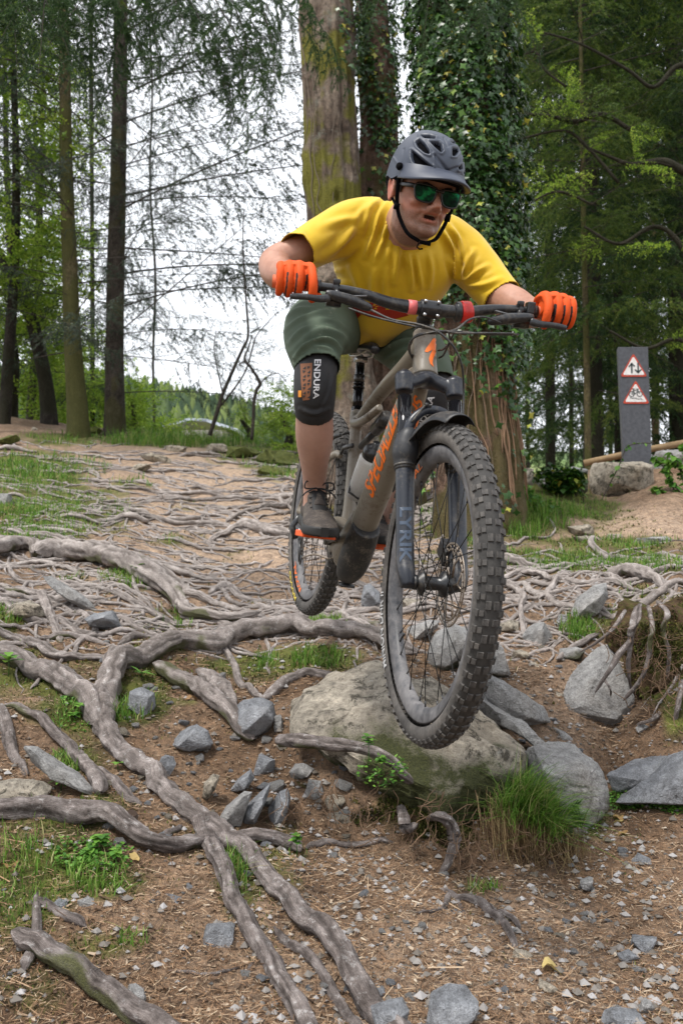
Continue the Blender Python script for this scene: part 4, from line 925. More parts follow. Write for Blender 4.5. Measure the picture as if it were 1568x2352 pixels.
# ================================================================== trees
def bark_mat(name, stops, moss=.5, lichen=.3, scale=6, tall=.35, mosscol=((.05, .055, .012), (.17, .16, .035))):
    k = NT(name); mv = k.mapv((1, 1, tall)); n = k.noise(scale, 6, .7, vec=mv); n2 = k.noise(scale*7, 6, .75, vec=mv); n3 = k.noise(scale*26, 4, .7)
    c = k.ramp(n, stops); c = k.mix(.9, c, k.ramp(n2, [(.32, (.32, .30, .28)), (.48, (1, 1, 1)), (.68, (1.7, 1.66, 1.6))]), 'MULTIPLY')
    c = k.mix(k.ramp(k.noise(scale*1.3, 6, .8), [(.56, 0.0), (.66, lichen)]), c, (.34, .36, .30))
    gm = k.ramp(k.mix(.55, k.attr('moss'), k.noise(scale*1.1, 6, .75), 'OVERLAY'), [(.34, 0.0), (.52, moss)])
    c = k.mix(gm, c, k.ramp(n3, [(.3, mosscol[0]), (.7, mosscol[1])]))
    k.col(c); k.rough(.88, .25); k.bump(k.mix(.4, n2, n3), 1.0, .05); return k.m
BARK_C = bark_mat('mossy_sycamore_bark', [(.3, (.060, .042, .032)), (.5, (.17, .128, .098)), (.7, (.34, .28, .225))], .95, .65, 5, .8, ((.075, .078, .010), (.26, .24, .035)))
BARK_I = bark_mat('reddish_plated_bark', [(.3, (.085, .050, .036)), (.5, (.19, .120, .085)), (.7, (.30, .21, .16))], .6, .3, 9, .6)
BARK_S = bark_mat('dark_spruce_bark', [(.3, (.016, .013, .011)), (.5, (.036, .030, .024)), (.7, (.070, .058, .046))], .45, .08, 9, .5, ((.018, .020, .007), (.045, .048, .016)))
BARK_G = bark_mat('green_tinted_bark', [(.3, (.05, .040, .020)), (.5, (.12, .10, .048)), (.7, (.22, .18, .09))], .75, .2, 9, .5, ((.055, .06, .015), (.13, .135, .035)))
BARK_T = bark_mat('grey_brown_bark', [(.3, (.030, .024, .020)), (.5, (.068, .056, .046)), (.7, (.12, .10, .082))], .4, .12, 9, .5)
TWIG = simple('dead_twig', (.045, .036, .028), .85)
def trunk(pts, mat, seed, parent, name='trunk', n=40, ridge=.05, knots=0, moss=.5, flare=True, k=12):
    """pts: world rows (x, y, z, r)"""
    rs = np.random.RandomState(seed); q = spline(pts, k); m = len(q); t, N, B = frames(q[:, :3], ref=(0, -1, 0)); a = np.linspace(0, 2*np.pi, n, endpoint=False); A, Z = np.meshgrid(a, q[:, 2])
    p = np.stack([np.cos(A)*1.3, np.sin(A)*1.3, Z*.9], -1); rr = q[:, 3][:, None]*(1+ridge*1.3*vnoise(p, 1.3, seed)+ridge*fnoise(p*np.array([3, 3, 1.2]), 1.7, 3, seed+3)+(ridge*.35*np.abs(vnoise(p*np.array([7, 7, 4.5]), 1.6, seed+6)) if n > 60 else 0))
    if flare:
        h = (Z-q[0, 2]); rr = rr*(1+.20*np.exp(-np.clip(h, 0, 9)/(q[0, 3]*1.2))*(1+.7*np.cos(A*3+seed)+.35*np.cos(A*5+1)))
    v = q[:, None, :3]+N[:, None]*(rr*np.cos(A))[..., None]+B[:, None]*(rr*np.sin(A))[..., None]
    for i in range(knots):
        ka, kz = rs.uniform(0, 6.28), rs.uniform(q[0, 2]+.6, q[-1, 2]); da = np.angle(np.exp(1j*(A-ka))); w_ = rs.uniform(.10, .2)
        g = np.exp(-(da/(w_/q[:, 3].mean()*.5))**2-((Z-kz)/(w_*.8))**2); v += ((N[:, None]*np.cos(A)[..., None]+B[:, None]*np.sin(A)[..., None])*(g*.035-g**6*.05)[..., None])
    me = mesh_np(name, v.reshape(-1, 3), grid_f(m, n)); ms = np.clip(moss+.75*fnoise(v, 2.6, 4, seed)+.25*np.exp(-(Z-q[0, 2])/.6), 0, 1)
    at = me.attributes.new('moss', 'FLOAT', 'POINT'); at.data.foreach_set('value', ms.astype(np.float32).ravel()); return link(name, me, mat, parent)
def tpx(rows, Ybase):
    """trunk stations given as photo (x, y, half width px) at one distance"""
    o_ = []
    for r in rows:
        Y = Ybase if len(r) < 4 else r[3]; p = P(r[0], r[1], Y); o_.append([p.x, p.y, p.z, r[2]*Y/F])
    return o_
def base_z(rows):
    b = rows[0]; b[2] = min(b[2], gzf(b[0], b[1])-.30); return rows
# ---------------------------------------------------------------- foliage materials
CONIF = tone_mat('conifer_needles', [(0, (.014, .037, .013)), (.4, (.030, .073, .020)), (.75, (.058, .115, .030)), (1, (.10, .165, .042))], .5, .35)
CONIF_L = tone_mat('sunlit_conifer_needles', [(0, (.036, .075, .014)), (.4, (.075, .135, .022)), (.75, (.125, .195, .034)), (1, (.20, .24, .05))], .5, .42)  # brighter, yellower copy of the needles, with the sunlight painted into the colour
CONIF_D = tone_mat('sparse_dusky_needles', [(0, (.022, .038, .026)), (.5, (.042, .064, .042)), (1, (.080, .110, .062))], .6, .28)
BROAD = tone_mat('spring_leaves', [(0, (.12, .22, .02)), (.5, (.24, .38, .04)), (1, (.42, .52, .08))], .5, .5)
IVY = tone_mat('ivy_leaves', [(0, (.008, .028, .005)), (.45, (.020, .062, .009)), (.72, (.050, .120, .015)), (.88, (.10, .20, .025)), (.95, (.28, .30, .04)), (1, (.42, .36, .05))], .36, .12, spec=.35)
def spray(seed, L, nt, droop, nl, nw, mat, dens=1.0, width=.42, bare=.25, up=0.0, thick=.008, hang=0.0, leafy=False):
    """one branch along +x: bare inner wood, side twigs, needles as small blades"""
    rs = np.random.RandomState(seed); m = MB(); s = np.linspace(0, 1, 14)
    stem = np.stack([s*L, .06*L*np.sin(s*2.5+seed)*.5, L*(up*s-droop*s**2)], 1); m.tube(stem, thick*(1-.85*s), 6); n_tw = m.n
    nv, nf, cnt = [], [], 0; c0, d0, rad = [], [], []
    tw = MB()
    for i in range(nt):
        t = bare+(1-bare)*((i+rs.rand())/nt); b = np.array([np.interp(t, s, stem[:, k]) for k in range(3)]); sd = 1 if i % 2 else -1
        l = L*width*(1.08-t)**.7*rs.uniform(.45, 1.1)*min(1, (t-bare)/.12+.35); a = R(rs.uniform(38, 70)); d = np.array([math.cos(a), sd*math.sin(a), rs.normal(-.10, .22)])
        p1 = b+d*l*.55; p2 = b+d*l+np.array([0, 0, -(.22+hang)*l]); q = spline([b, p1, p2], 3); tw.tube(q, thick*.13, 3, cap=False)
        k = int(dens*l/.010); tt = rs.rand(k); seg = np.stack([np.interp(tt, np.linspace(0, 1, len(q)), q[:, j]) for j in range(3)], 1); c0.append(seg); dd = np.gradient(q, axis=0); dd /= np.linalg.norm(dd, axis=1)[:, None]+1e-9; d0.append(np.repeat(dd[len(q)//2][None], k, 0))
        # secondary twiglets
        for j in range(int(l/.07)):
            u = rs.uniform(.15, .95); bb = np.array([np.interp(u, np.linspace(0, 1, len(q)), q[:, x]) for x in range(3)]); ll = l*.38*rs.uniform(.5, 1.1)*(1.1-u); e = rs.normal(0, .5, 3)*np.array([1, 1, .5])+dd[len(q)//2]*.8+np.array([0, 0, -hang*1.3-.15]); e /= np.linalg.norm(e)
            k = int(dens*ll/.008); tt = rs.rand(k)[:, None]; c0.append(bb+e*ll*tt); d0.append(np.repeat(e[None], k, 0))
    c0 = np.concatenate(c0); d0 = np.concatenate(d0); n = len(c0)
    r = rs.normal(0, 1, (n, 3)); r -= (r*d0).sum(1)[:, None]*d0; r /= np.linalg.norm(r, axis=1)[:, None]+1e-9
    if leafy: dir_ = d0*.4+r*.9
    else: dir_ = d0*.75+r*.66
    dir_ /= np.linalg.norm(dir_, axis=1)[:, None]; w_ = np.cross(dir_, rs.normal(0, 1, (n, 3))); w_ /= np.linalg.norm(w_, axis=1)[:, None]+1e-9
    l = nl*rs.uniform(.6, 1.3, n)[:, None]; W_ = nw*rs.uniform(.7, 1.3, n)[:, None]
    if leafy: v = np.stack([c0, c0+dir_*l*.5+w_*W_*.5, c0+dir_*l, c0+dir_*l*.5-w_*W_*.5], 1)
    else: v = np.stack([c0-w_*W_*.5, c0+w_*W_*.5, c0+dir_*l+w_*W_*.3, c0+dir_*l-w_*W_*.3], 1)
    V1 = np.concatenate(m.v+tw.v); F1 = [a for a in m.f4]; off = m.n; F1 += [a+off for a in tw.f4]; F1 = np.concatenate(F1)
    VV = np.concatenate([V1, v.reshape(-1, 3)]); FF = np.concatenate([F1, np.arange(4*n).reshape(-1, 4)+len(V1)])
    me = mesh_np('branch', VV, FF, smooth=False); me.materials.append(TWIG); me.materials.append(mat)
    mi = np.concatenate([np.zeros(len(F1), np.int32), np.ones(n, np.int32)]); me.polygons.foreach_set('material_index', mi)
    tone = np.concatenate([np.zeros(len(F1)), np.clip(.45+.25*rs.normal(size=n)+.25*np.repeat(rs.normal(size=(n+39)//40), 40)[:n], 0, 1)]); at = me.attributes.new('tone', 'FLOAT', 'FACE'); at.data.foreach_set('value', tone.astype(np.float32)); me.update(); return me
SP_D = [spray(i, 2.6, 30, .10+.05*(i % 3), .024, .0058, CONIF_D, 1.15, .36, .26, up=.12, hang=.30) for i in range(4)]     # open, dusky
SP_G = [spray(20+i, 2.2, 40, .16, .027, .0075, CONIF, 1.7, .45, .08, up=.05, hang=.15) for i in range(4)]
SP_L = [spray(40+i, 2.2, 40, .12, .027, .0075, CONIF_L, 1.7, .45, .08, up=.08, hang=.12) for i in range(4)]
SP_B = [spray(60+i, 1.6, 30, .02, .050, .036, BROAD, .30, .55, .10, up=.15, leafy=True) for i in range(3)]
SP_DEAD = [spray(80+i, 1.6, 12, .05, .012, .003, CONIF_D, .03, .30, .3, up=-.05) for i in range(3)]
def put(me, p, az, el, s, parent, roll=0.0, name='branch'):
    o = bpy.data.objects.new(name, me); COL.objects.link(o); o.parent = parent; o.location = Vector(p)-parent.location
    o.rotation_mode = 'QUATERNION'; o.rotation_quaternion = (Matrix.Rotation(az, 3, 'Z') @ Matrix.Rotation(-el, 3, 'Y') @ Matrix.Rotation(roll, 3, 'X')).to_quaternion(); o.scale = (s,)*3 if np.isscalar(s) else s; return o
def conifer(rows, Y, label, group, mat, seed, meshes, z0, z1, nb, L0, L1, el=(.25, -.15), facing=None, dead=0, name='spruce_tree', n=26, moss=.5, cat='tree'):
    """rows: trunk stations in photo px; branches from z0 to z1 (world), sized L0..L1"""
    rs = np.random.RandomState(seed); rw = base_z(tpx(rows, Y)); rw.append([rw[-1][0]+(rw[-1][0]-rw[-2][0]), rw[-1][1], rw[-1][2]+max(1.0, z1-rw[-1][2]+.5), rw[-1][3]*.6]) if z1 > rw[-1][2] else None
    e = empty(name, (rw[0][0], rw[0][1], rw[0][2]), label, cat, group); tr = trunk([tuple(r) for r in rw], mat, seed, e, n=n, moss=moss); q = np.array(rw)
    for i in range(nb):
        z = z0+(z1-z0)*((i+rs.rand())/nb); x = np.interp(z, q[:, 2], q[:, 0]); y = np.interp(z, q[:, 2], q[:, 1]); az = i*2.399+rs.normal(0, .3) if facing is None else facing+rs.normal(0, .9)
        t = (z-z0)/(z1-z0+1e-6); L_ = L0+(L1-L0)*t; put(meshes[rs.randint(len(meshes))], (x, y, z), az, el[0]+(el[1]-el[0])*(1-t)+rs.normal(0, .10), L_/2.4*rs.uniform(.7, 1.2), e, rs.uniform(-.5, .5))
    for i in range(dead):
        z = rw[0][2]+.8+(z1-rw[0][2])*rs.rand()*.8; x = np.interp(z, q[:, 2], q[:, 0]); y = np.interp(z, q[:, 2], q[:, 1]); put(SP_DEAD[rs.randint(3)], (x, y, z), rs.uniform(0, 6.28), rs.uniform(-.1, .35), rs.uniform(.5, 1.2), e, rs.uniform(-1, 1))
    return e
GS = 'conifers on the left skyline'
# the two tall conifers of the left half and their neighbours
T1 = conifer([(184,1000,30),(178,940,24),(168,800,20),(160,600,17),(153,400,15),(150,200,13),(147,0,11),(146,-150,10)], 12.0, 'slim conifer with a yellowish green lower trunk at the left', GS, BARK_G, 1, SP_D, 3.6, 11.5, 58, 2.2, 3.4, (.35, .15), dead=8, moss=.75)
T2 = conifer([(264,1005,29),(264,940,24),(264,800,21),(267,600,20),(272,400,18),(276,200,17),(278,0,15),(279,-150,14)], 13.0, 'tall straight dark conifer standing left of the open sky', GS, BARK_T, 2, SP_D, 3.4, 12.5, 52, 2.8, 4.4, (.28, .0), dead=10, moss=.3)
def arcs(tree, px, Y, z0, z1, n, L0, L1, seed, az0=0.0, up=.15):
    rs = np.random.RandomState(seed)
    for i in range(n):
        z = z0+(z1-z0)*((i+rs.rand())/n); x = P(px, 500, Y).x; put(SP_D[rs.randint(4)], (x, Y, z), az0+rs.normal(0, .35), up+rs.normal(0, .12), rs.uniform(L0, L1)/2.6, tree, rs.uniform(-.5, .5))
arcs(T2, 272, 13.0, 4.2, 13.0, 20, 3.6, 5.4, 3); arcs(T1, 152, 12.0, 5.0, 12.0, 10, 2.6, 3.4, 4, math.pi, .25)
conifer([(118,968,22),(108,900,17),(85,780,15),(55,680,14),(20,620,13),(-20,560,12),(-60,480,10)], 13.5, 'crooked dark trunk leaning out over the left edge', GS, BARK_S, 3, SP_D, 5.2, 9, 8, 1.4, 2, dead=5, name='leaning_tree', moss=.4)
conifer([(30,965,13),(32,880,10),(28,700,8),(20,500,7),(14,300,6),(10,0,5)], 17, 'distant trunk close to the left edge', GS, BARK_S, 4, SP_D, 5.0, 14, 18, 2.4, 3.4, (.2, 0))
conifer([(362,985,3.5),(352,840,3),(357,640,3),(345,420,2.5),(350,200,2.2),(340,0,2)], 24, 'thin far conifer right of the tall dark one', GS, BARK_S, 5, SP_D, 6.5, 19, 32, 2.6, 3.6, (.15, .05))
conifer([(-90,980,20),(-94,700,18),(-100,300,16),(-104,0,14)], 11, 'conifer just outside the left edge reaching in with its branches', GS, BARK_S, 8, SP_D+SP_L[:1], 5.2, 11, 16, 2.4, 3.2, (.15, 0))
conifer([(215,975,5.4),(213,800,5.4),(212,500,4.8),(210,200,4.8),(209,0,4.2)], 21, 'far conifer between the two tall trunks', GS, BARK_S, 9, SP_D, 5.2, 17, 20, 2.2, 3.0, (.15, .0))
conifer([(90,970,4.8),(92,800,4.8),(95,500,4.2),(98,200,4.2),(100,0,3.6)], 20, 'far conifer behind the slim yellowish trunk', GS, BARK_S, 10, SP_D, 5.0, 16, 16, 2.2, 3.0, (.15, .0))
# spring green broadleaved trees at the far left
def leafy(px, Y, h, label, seed, nb, zlo, name='leafy_tree', spread=1.0, base=None):
    rs = np.random.RandomState(seed); b = P(px, 980, Y); b.z = gzf(b.x, b.y)-.1 if base is None else base; e = empty(name, b, label, 'tree', 'spring green trees at the far left')
    trunk([(b.x, b.y, b.z, .09), (b.x+.1, b.y, b.z+h*.5, .06), (b.x-.05, b.y, b.z+h, .03)], BARK_S, seed, e, n=12, flare=False)
    for i in range(nb):
        z = b.z+zlo+(h-zlo)*rs.rand(); put(SP_B[rs.randint(3)], (b.x, b.y, z), rs.uniform(0, 6.28), rs.uniform(-.1, .7), spread*rs.uniform(.7, 1.4), e, rs.uniform(-1, 1))
leafy(10, 12.6, 6.5, 'bright spring green tree at the left edge', 1, 60, 1.6, spread=.7)
leafy(70, 16, 6, 'bright green tree glowing behind the leaning trunk', 2, 50, .6, spread=.8)
leafy(320, 26, 2.2, 'pale green bush left of the grey roof', 3, 22, .1, spread=.6, name='bush'); leafy(130, 20, 2.2, 'low green bush behind the two tall trunks', 4, 40, .1, 'bush', .8)
leafy(20, 14.5, 2.0, 'low bright bush at the left edge', 5, 40, .1, 'bush', .8); leafy(225, 22, 2.4, 'pale bush between the tall trunks', 6, 36, .1, 'bush', .8); leafy(300, 20, 1.8, 'small pale bush right of the tall dark trunk', 7, 30, .1, 'bush', .8)
leafy(650, 13, .6, 'low bush at the crest left of the shin', 8, 20, .05, 'bush', .3); leafy(560, 15, .5, 'dry bush at the crest of the trail', 9, 14, .05, 'bush', .3); leafy(700, 12, .9, 'bush behind the rear wheel', 10, 24, .05, 'bush', .4)

# bare saplings against the sky
def sapling(paths, Y, label, seed):
    rs = np.random.RandomState(seed); b = P(*paths[0][0][:2], Y); e = empty('sapling', b, label, 'sapling', 'thin saplings against the sky'); m = MB()
    for pt in paths:
        q = SPl([(a, c_, Y, r) for a, c_, r in pt]); m.tube(q[:, :3], q[:, 3]*Y/F, 7)
    me = m.mesh('trunk'); o = link('trunk', me, BARK_S, e)
    at = me.attributes.new('moss', 'FLOAT', 'POINT')
    for pt in paths:
        for i in range(7):
            k = rs.randint(1, len(pt)); t = rs.rand(); a = np.array(pt[k-1][:2])*(1-t)+np.array(pt[k][:2])*t
            if a[1] > 900: continue
            put(SP_D[rs.randint(4)] if rs.rand() < .6 else SP_DEAD[rs.randint(3)], P(a[0], a[1], Y), rs.uniform(0, 6.28), rs.uniform(-.3, .5), rs.uniform(.12, .32), e, rs.uniform(-2, 2), 'twig')
def SPl(pts): return spline([[*P(p[0], p[1], p[2]), p[3]] for p in pts], 6)
sapling([[(482,1000,5),(498,950,5),(512,905,4.5),(540,840,4),(558,800,3.5),(570,770,3),(566,700,2.5),(562,640,2),(558,560,1.5),(560,480,1)], [(505,935,2.5),(540,890,2.2),(565,850,2),(580,800,2),(590,770,1.4),(620,735,1),(640,715,.7)], [(512,905,2),(500,850,1.6),(492,800,1.2),(496,760,.8)], [(575,765,2),(600,750,1.2)]], 11, 'leaning sapling with a kinked stem left of the shorts', 1)
sapling([[(578,1010,4.5),(582,960,4),(584,920,4),(590,895,4),(597,880,4),(580,850,3.2),(562,825,2.8),(570,800,2),(580,770,1.4)], [(595,885,1.5),(615,865,1.2),(640,858,1),(660,880,.8)], [(565,828,2),(548,838,1.2)]], 10.5, 'thin zigzag sapling nearest the shorts', 2)
# ---------------------------------------------------------------- central trunks
def clinging(e, q, n, amin, amax, zmin, zmax, seed, size=.05, dens=None, nobj=0, off=.03, name='ivy_leaf', thick=.07):
    """ivy leaves on a trunk q (x, y, z, r rows)"""
    rs = np.random.RandomState(seed); q = np.array(q); out_v, out_f, tone = [], [], []
    lv = np.array([(0, 0, 0), (.30, -.18, .03), (.55, -.55, -.03), (.62, -.20, .02), (1.0, 0, -.08), (.62, .20, .02), (.55, .55, -.03), (.30, .18, .03), (.45, 0, .05)]); lf = np.array([[0, 1, 8], [1, 2, 8], [2, 3, 8], [3, 4, 8], [4, 5, 8], [5, 6, 8], [6, 7, 8], [7, 0, 8]])
    Z = rs.uniform(zmin, zmax, n*3); A = rs.uniform(amin, amax, n*3)
    if dens is not None: k = rs.rand(len(Z)) < dens(A, Z); Z, A = Z[k], A[k]
    Z, A = Z[:n], A[:n]; n = len(Z); X = np.interp(Z, q[:, 2], q[:, 0]); Yc = np.interp(Z, q[:, 2], q[:, 1]); r = np.interp(Z, q[:, 2], q[:, 3])
    cl = .5+.5*vnoise(np.stack([np.cos(A)*2, np.sin(A)*2, Z*3], 1), 1.5, seed); rr = r+off+thick*rs.rand(n)**.7*(.3+cl)
    N = np.stack([np.cos(A), np.sin(A), A*0], 1); C = np.stack([X, Yc, Z], 1)+N*rr[:, None]
    nn = N+rs.normal(0, .45, (n, 3))+np.array([0, 0, .35]); nn /= np.linalg.norm(nn, axis=1)[:, None]
    dn = np.array([0, 0, -1.0])+rs.normal(0, .5, (n, 3)); dn -= (dn*nn).sum(1)[:, None]*nn; dn /= np.linalg.norm(dn, axis=1)[:, None]; sd = np.cross(nn, dn); s = size*rs.uniform(.55, 1.25, n)
    V_ = C[:, None]+(dn[:, None]*lv[None, :, :1]+sd[:, None]*lv[None, :, 1:2]+nn[:, None]*lv[None, :, 2:3])*s[:, None, None]
    tn = np.clip(.42+.22*rs.normal(size=n), 0, .90); tn = np.where(rs.rand(n) < .035, rs.uniform(.93, 1, n), tn)
    near = np.argsort(np.linalg.norm(C-np.array([0, 0, CAMZ]), axis=1)-.6*(rs.rand(n))); own = set(near[:nobj].tolist()) if nobj else set()
    rest = np.array([i for i in range(n) if i not in own], int)
    F_ = lf[None]+np.arange(len(rest))[:, None, None]*9; me = mesh_np('ivy', V_[rest].reshape(-1, 3), F_.reshape(-1, 3)); at = me.attributes.new('tone', 'FLOAT', 'FACE'); at.data.foreach_set('value', np.repeat(tn[rest], 8).astype(np.float32))
    o = link('ivy_leaves', me, IVY, e); tag(o, kind='stuff')
    if nobj:
        pm = []
        for t_ in (.2, .4, .55, .7, .85, .97):
            m2 = mesh_np('ivy_leaf', lv, lf); at = m2.attributes.new('tone', 'FLOAT', 'FACE'); at.data.foreach_set('value', np.full(8, t_, np.float32)); m2.materials.append(IVY); pm.append(m2)
        iv = bpy.data.objects.new('ivy', None); COL.objects.link(iv); iv.parent = e; iv.location = (0, 0, 0)
        for i in own:
            k_ = int(np.argmin(np.abs(np.array((.2, .4, .55, .7, .85, .97))-tn[i]))); l_ = bpy.data.objects.new(name, pm[k_]); COL.objects.link(l_); l_.parent = iv; l_.location = Vector(C[i])-e.location
            l_.rotation_mode = 'QUATERNION'; l_.rotation_quaternion = Matrix((dn[i], sd[i], nn[i])).transposed().to_quaternion(); l_.scale = (float(s[i]),)*3
def vines(e, q, n, seed, zmin, zmax, amin, amax, r=.006, off=.01, mat=None):
    rs = np.random.RandomState(seed); q = np.array(q); m = MB()
    for i in range(n):
        a = rs.uniform(amin, amax); z = rs.uniform(zmin, zmin+(zmax-zmin)*.4); pts = []; L_ = rs.uniform(.5, 1)*(zmax-z); k = max(6, int(L_/.12))
        for j in range(k):
            zz = z+L_*j/(k-1); a += rs.normal(0, .09); X = np.interp(zz, q[:, 2], q[:, 0]); Yc = np.interp(zz, q[:, 2], q[:, 1]); rr = np.interp(zz, q[:, 2], q[:, 3])*1.04+off+rs.uniform(0, .012); pts.append((X+math.cos(a)*rr, Yc+math.sin(a)*rr, zz))
        m.tube(spline(pts, 3), r*rs.uniform(.5, 1.3), 5)
    return m.obj('ivy_stem', mat or TWIG, e)
F0, F1_ = -math.pi-.2, .2
# mottled trunk
r1 = tpx([(800,1085,110),(795,1010,92),(790,930,78),(786,860,70),(780,700,68),(772,540,66),(764,420,64),(760,300,62),(756,180,62),(752,80,62),(750,0,63),(748,-160,60)], 6.6); base_z(r1)
c1 = empty('tree', r1[0][:3], 'mottled brown trunk with yellow green moss right behind the rider', 'tree', 'big trunks behind the rider'); trunk([tuple(r) for r in r1], BARK_C, 11, c1, n=110, ridge=.10, knots=26, moss=.34, flare=False, k=34); vines(c1, r1, 5, 3, 1.6, 5.6, -2.6, -.6, .0035, .004, simple('ivy_vine', (.13, .10, .075), .9))
clinging(c1, r1, 500, -1.2, .3, 4.6, 5.8, 5, .045, off=.02)
r2 = tpx([(900,1085,90),(890,1000,70),(885,900,60),(880,700,56),(872,540,52),(864,420,48),(868,300,44),(862,180,40),(858,80,38),(852,0,38),(846,-160,36)], 7.0); base_z(r2)
c2 = empty('tree', r2[0][:3], 'darker reddish trunk with sparse ivy between the mottled trunk and the ivy column', 'tree', 'big trunks behind the rider'); trunk([tuple(r) for r in r2], BARK_I, 12, c2, k=24, n=80, ridge=.10, knots=10, moss=.36, flare=False)
clinging(c2, r2, 2600, F0, F1_, 2.6, 6.4, 6, .050, dens=lambda A, Z: (.35+.65*(Z > 4.2))*(.25+.75*(vnoise(np.stack([A, A*0, Z], 1), 1.6, 4) > 0)), off=.0, thick=.09)
r3 = tpx([(1100,1130,112),(1096,1050,97),(1092,960,88),(1088,860,82),(1082,700,82),(1076,540,84),(1068,420,84),(1060,300,84),(1055,180,84),(1050,80,84),(1046,0,84),(1040,-160,80)], 5.8); base_z(r3)
c3 = empty('tree', r3[0][:3], 'broad trunk wrapped in dark ivy right of the rider', 'tree', 'big trunks behind the rider'); trunk([tuple(r) for r in r3], BARK_I, 13, c3, k=24, n=100, ridge=.07, knots=6, moss=.34, flare=False)
def ivd(A, Z):
    low = np.clip((Z-1.75)/.9, 0, 1); right = np.clip((np.cos(A)+.35)*1.1, 0, 1); return np.clip(low*.0+np.clip((Z-2.45)/.35, 0, 1)+right*np.clip((Z-1.75)/.7, 0, 1)*(.25+.75*(vnoise(np.stack([A, A*0, Z], 1), 2.2, 9) > -.1))+.10*(vnoise(np.stack([A, A*0, Z], 1), 2.5, 2) > .25), 0, 1)
clinging(c3, r3, 13500, F0, F1_, 1.2, 5.3, 7, .052, dens=ivd, nobj=290, off=.0, thick=.18)
vines(c3, r3, 34, 8, 1.25, 3.0, -1.6, .25, .006, .006, simple('brown_ivy_stem', (.20, .12, .07), .9)); vines(c3, r3, 12, 9, 1.2, 2.6, -3.1, -1.4, .004, .004, simple('thin_ivy_stem', (.14, .10, .07), .9))
# ---------------------------------------------------------------- the dense stand on the right
GR_ = 'dark evergreens on the right'
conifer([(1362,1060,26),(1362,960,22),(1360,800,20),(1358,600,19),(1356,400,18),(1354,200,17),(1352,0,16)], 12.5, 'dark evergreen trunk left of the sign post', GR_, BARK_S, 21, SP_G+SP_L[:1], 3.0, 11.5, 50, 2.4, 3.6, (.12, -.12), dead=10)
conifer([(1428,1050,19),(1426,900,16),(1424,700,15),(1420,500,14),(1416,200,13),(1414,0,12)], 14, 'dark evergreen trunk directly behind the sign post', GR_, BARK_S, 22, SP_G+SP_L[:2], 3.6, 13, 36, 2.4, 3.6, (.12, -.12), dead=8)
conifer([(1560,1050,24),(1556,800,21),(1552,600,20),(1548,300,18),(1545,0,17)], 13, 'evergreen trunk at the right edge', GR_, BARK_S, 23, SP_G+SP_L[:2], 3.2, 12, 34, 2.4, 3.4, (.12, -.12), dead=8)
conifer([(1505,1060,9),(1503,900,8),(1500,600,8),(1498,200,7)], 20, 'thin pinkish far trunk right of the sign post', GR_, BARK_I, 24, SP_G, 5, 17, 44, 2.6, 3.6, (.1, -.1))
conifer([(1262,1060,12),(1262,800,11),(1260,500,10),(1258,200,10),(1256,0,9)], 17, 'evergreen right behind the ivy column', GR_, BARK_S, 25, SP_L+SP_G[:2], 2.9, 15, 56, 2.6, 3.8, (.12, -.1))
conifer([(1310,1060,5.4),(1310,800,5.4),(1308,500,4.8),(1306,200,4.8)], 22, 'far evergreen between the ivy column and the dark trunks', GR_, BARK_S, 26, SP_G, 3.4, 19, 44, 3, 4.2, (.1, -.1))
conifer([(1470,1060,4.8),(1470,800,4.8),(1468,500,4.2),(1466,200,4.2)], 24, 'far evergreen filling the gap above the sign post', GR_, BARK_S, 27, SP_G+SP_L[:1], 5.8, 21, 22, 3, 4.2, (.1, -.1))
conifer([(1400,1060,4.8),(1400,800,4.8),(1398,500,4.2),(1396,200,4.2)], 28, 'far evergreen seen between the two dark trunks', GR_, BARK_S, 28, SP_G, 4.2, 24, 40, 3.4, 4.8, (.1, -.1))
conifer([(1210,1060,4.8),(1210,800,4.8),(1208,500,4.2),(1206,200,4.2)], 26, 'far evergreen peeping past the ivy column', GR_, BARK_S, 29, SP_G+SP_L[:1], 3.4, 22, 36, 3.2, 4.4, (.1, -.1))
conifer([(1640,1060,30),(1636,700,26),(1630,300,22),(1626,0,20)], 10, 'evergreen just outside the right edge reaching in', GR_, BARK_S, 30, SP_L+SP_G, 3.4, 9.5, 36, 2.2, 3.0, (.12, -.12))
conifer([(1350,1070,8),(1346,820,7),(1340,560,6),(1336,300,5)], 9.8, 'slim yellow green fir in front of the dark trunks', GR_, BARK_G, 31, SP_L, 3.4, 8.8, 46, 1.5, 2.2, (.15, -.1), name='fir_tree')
conifer([(1540,1070,4.2),(1538,820,4.2),(1536,560,3.6),(1534,300,3.0)], 19, 'far evergreen at the right edge', GR_, BARK_S, 32, SP_G, 3.6, 16, 20, 3, 4, (.1, -.1))
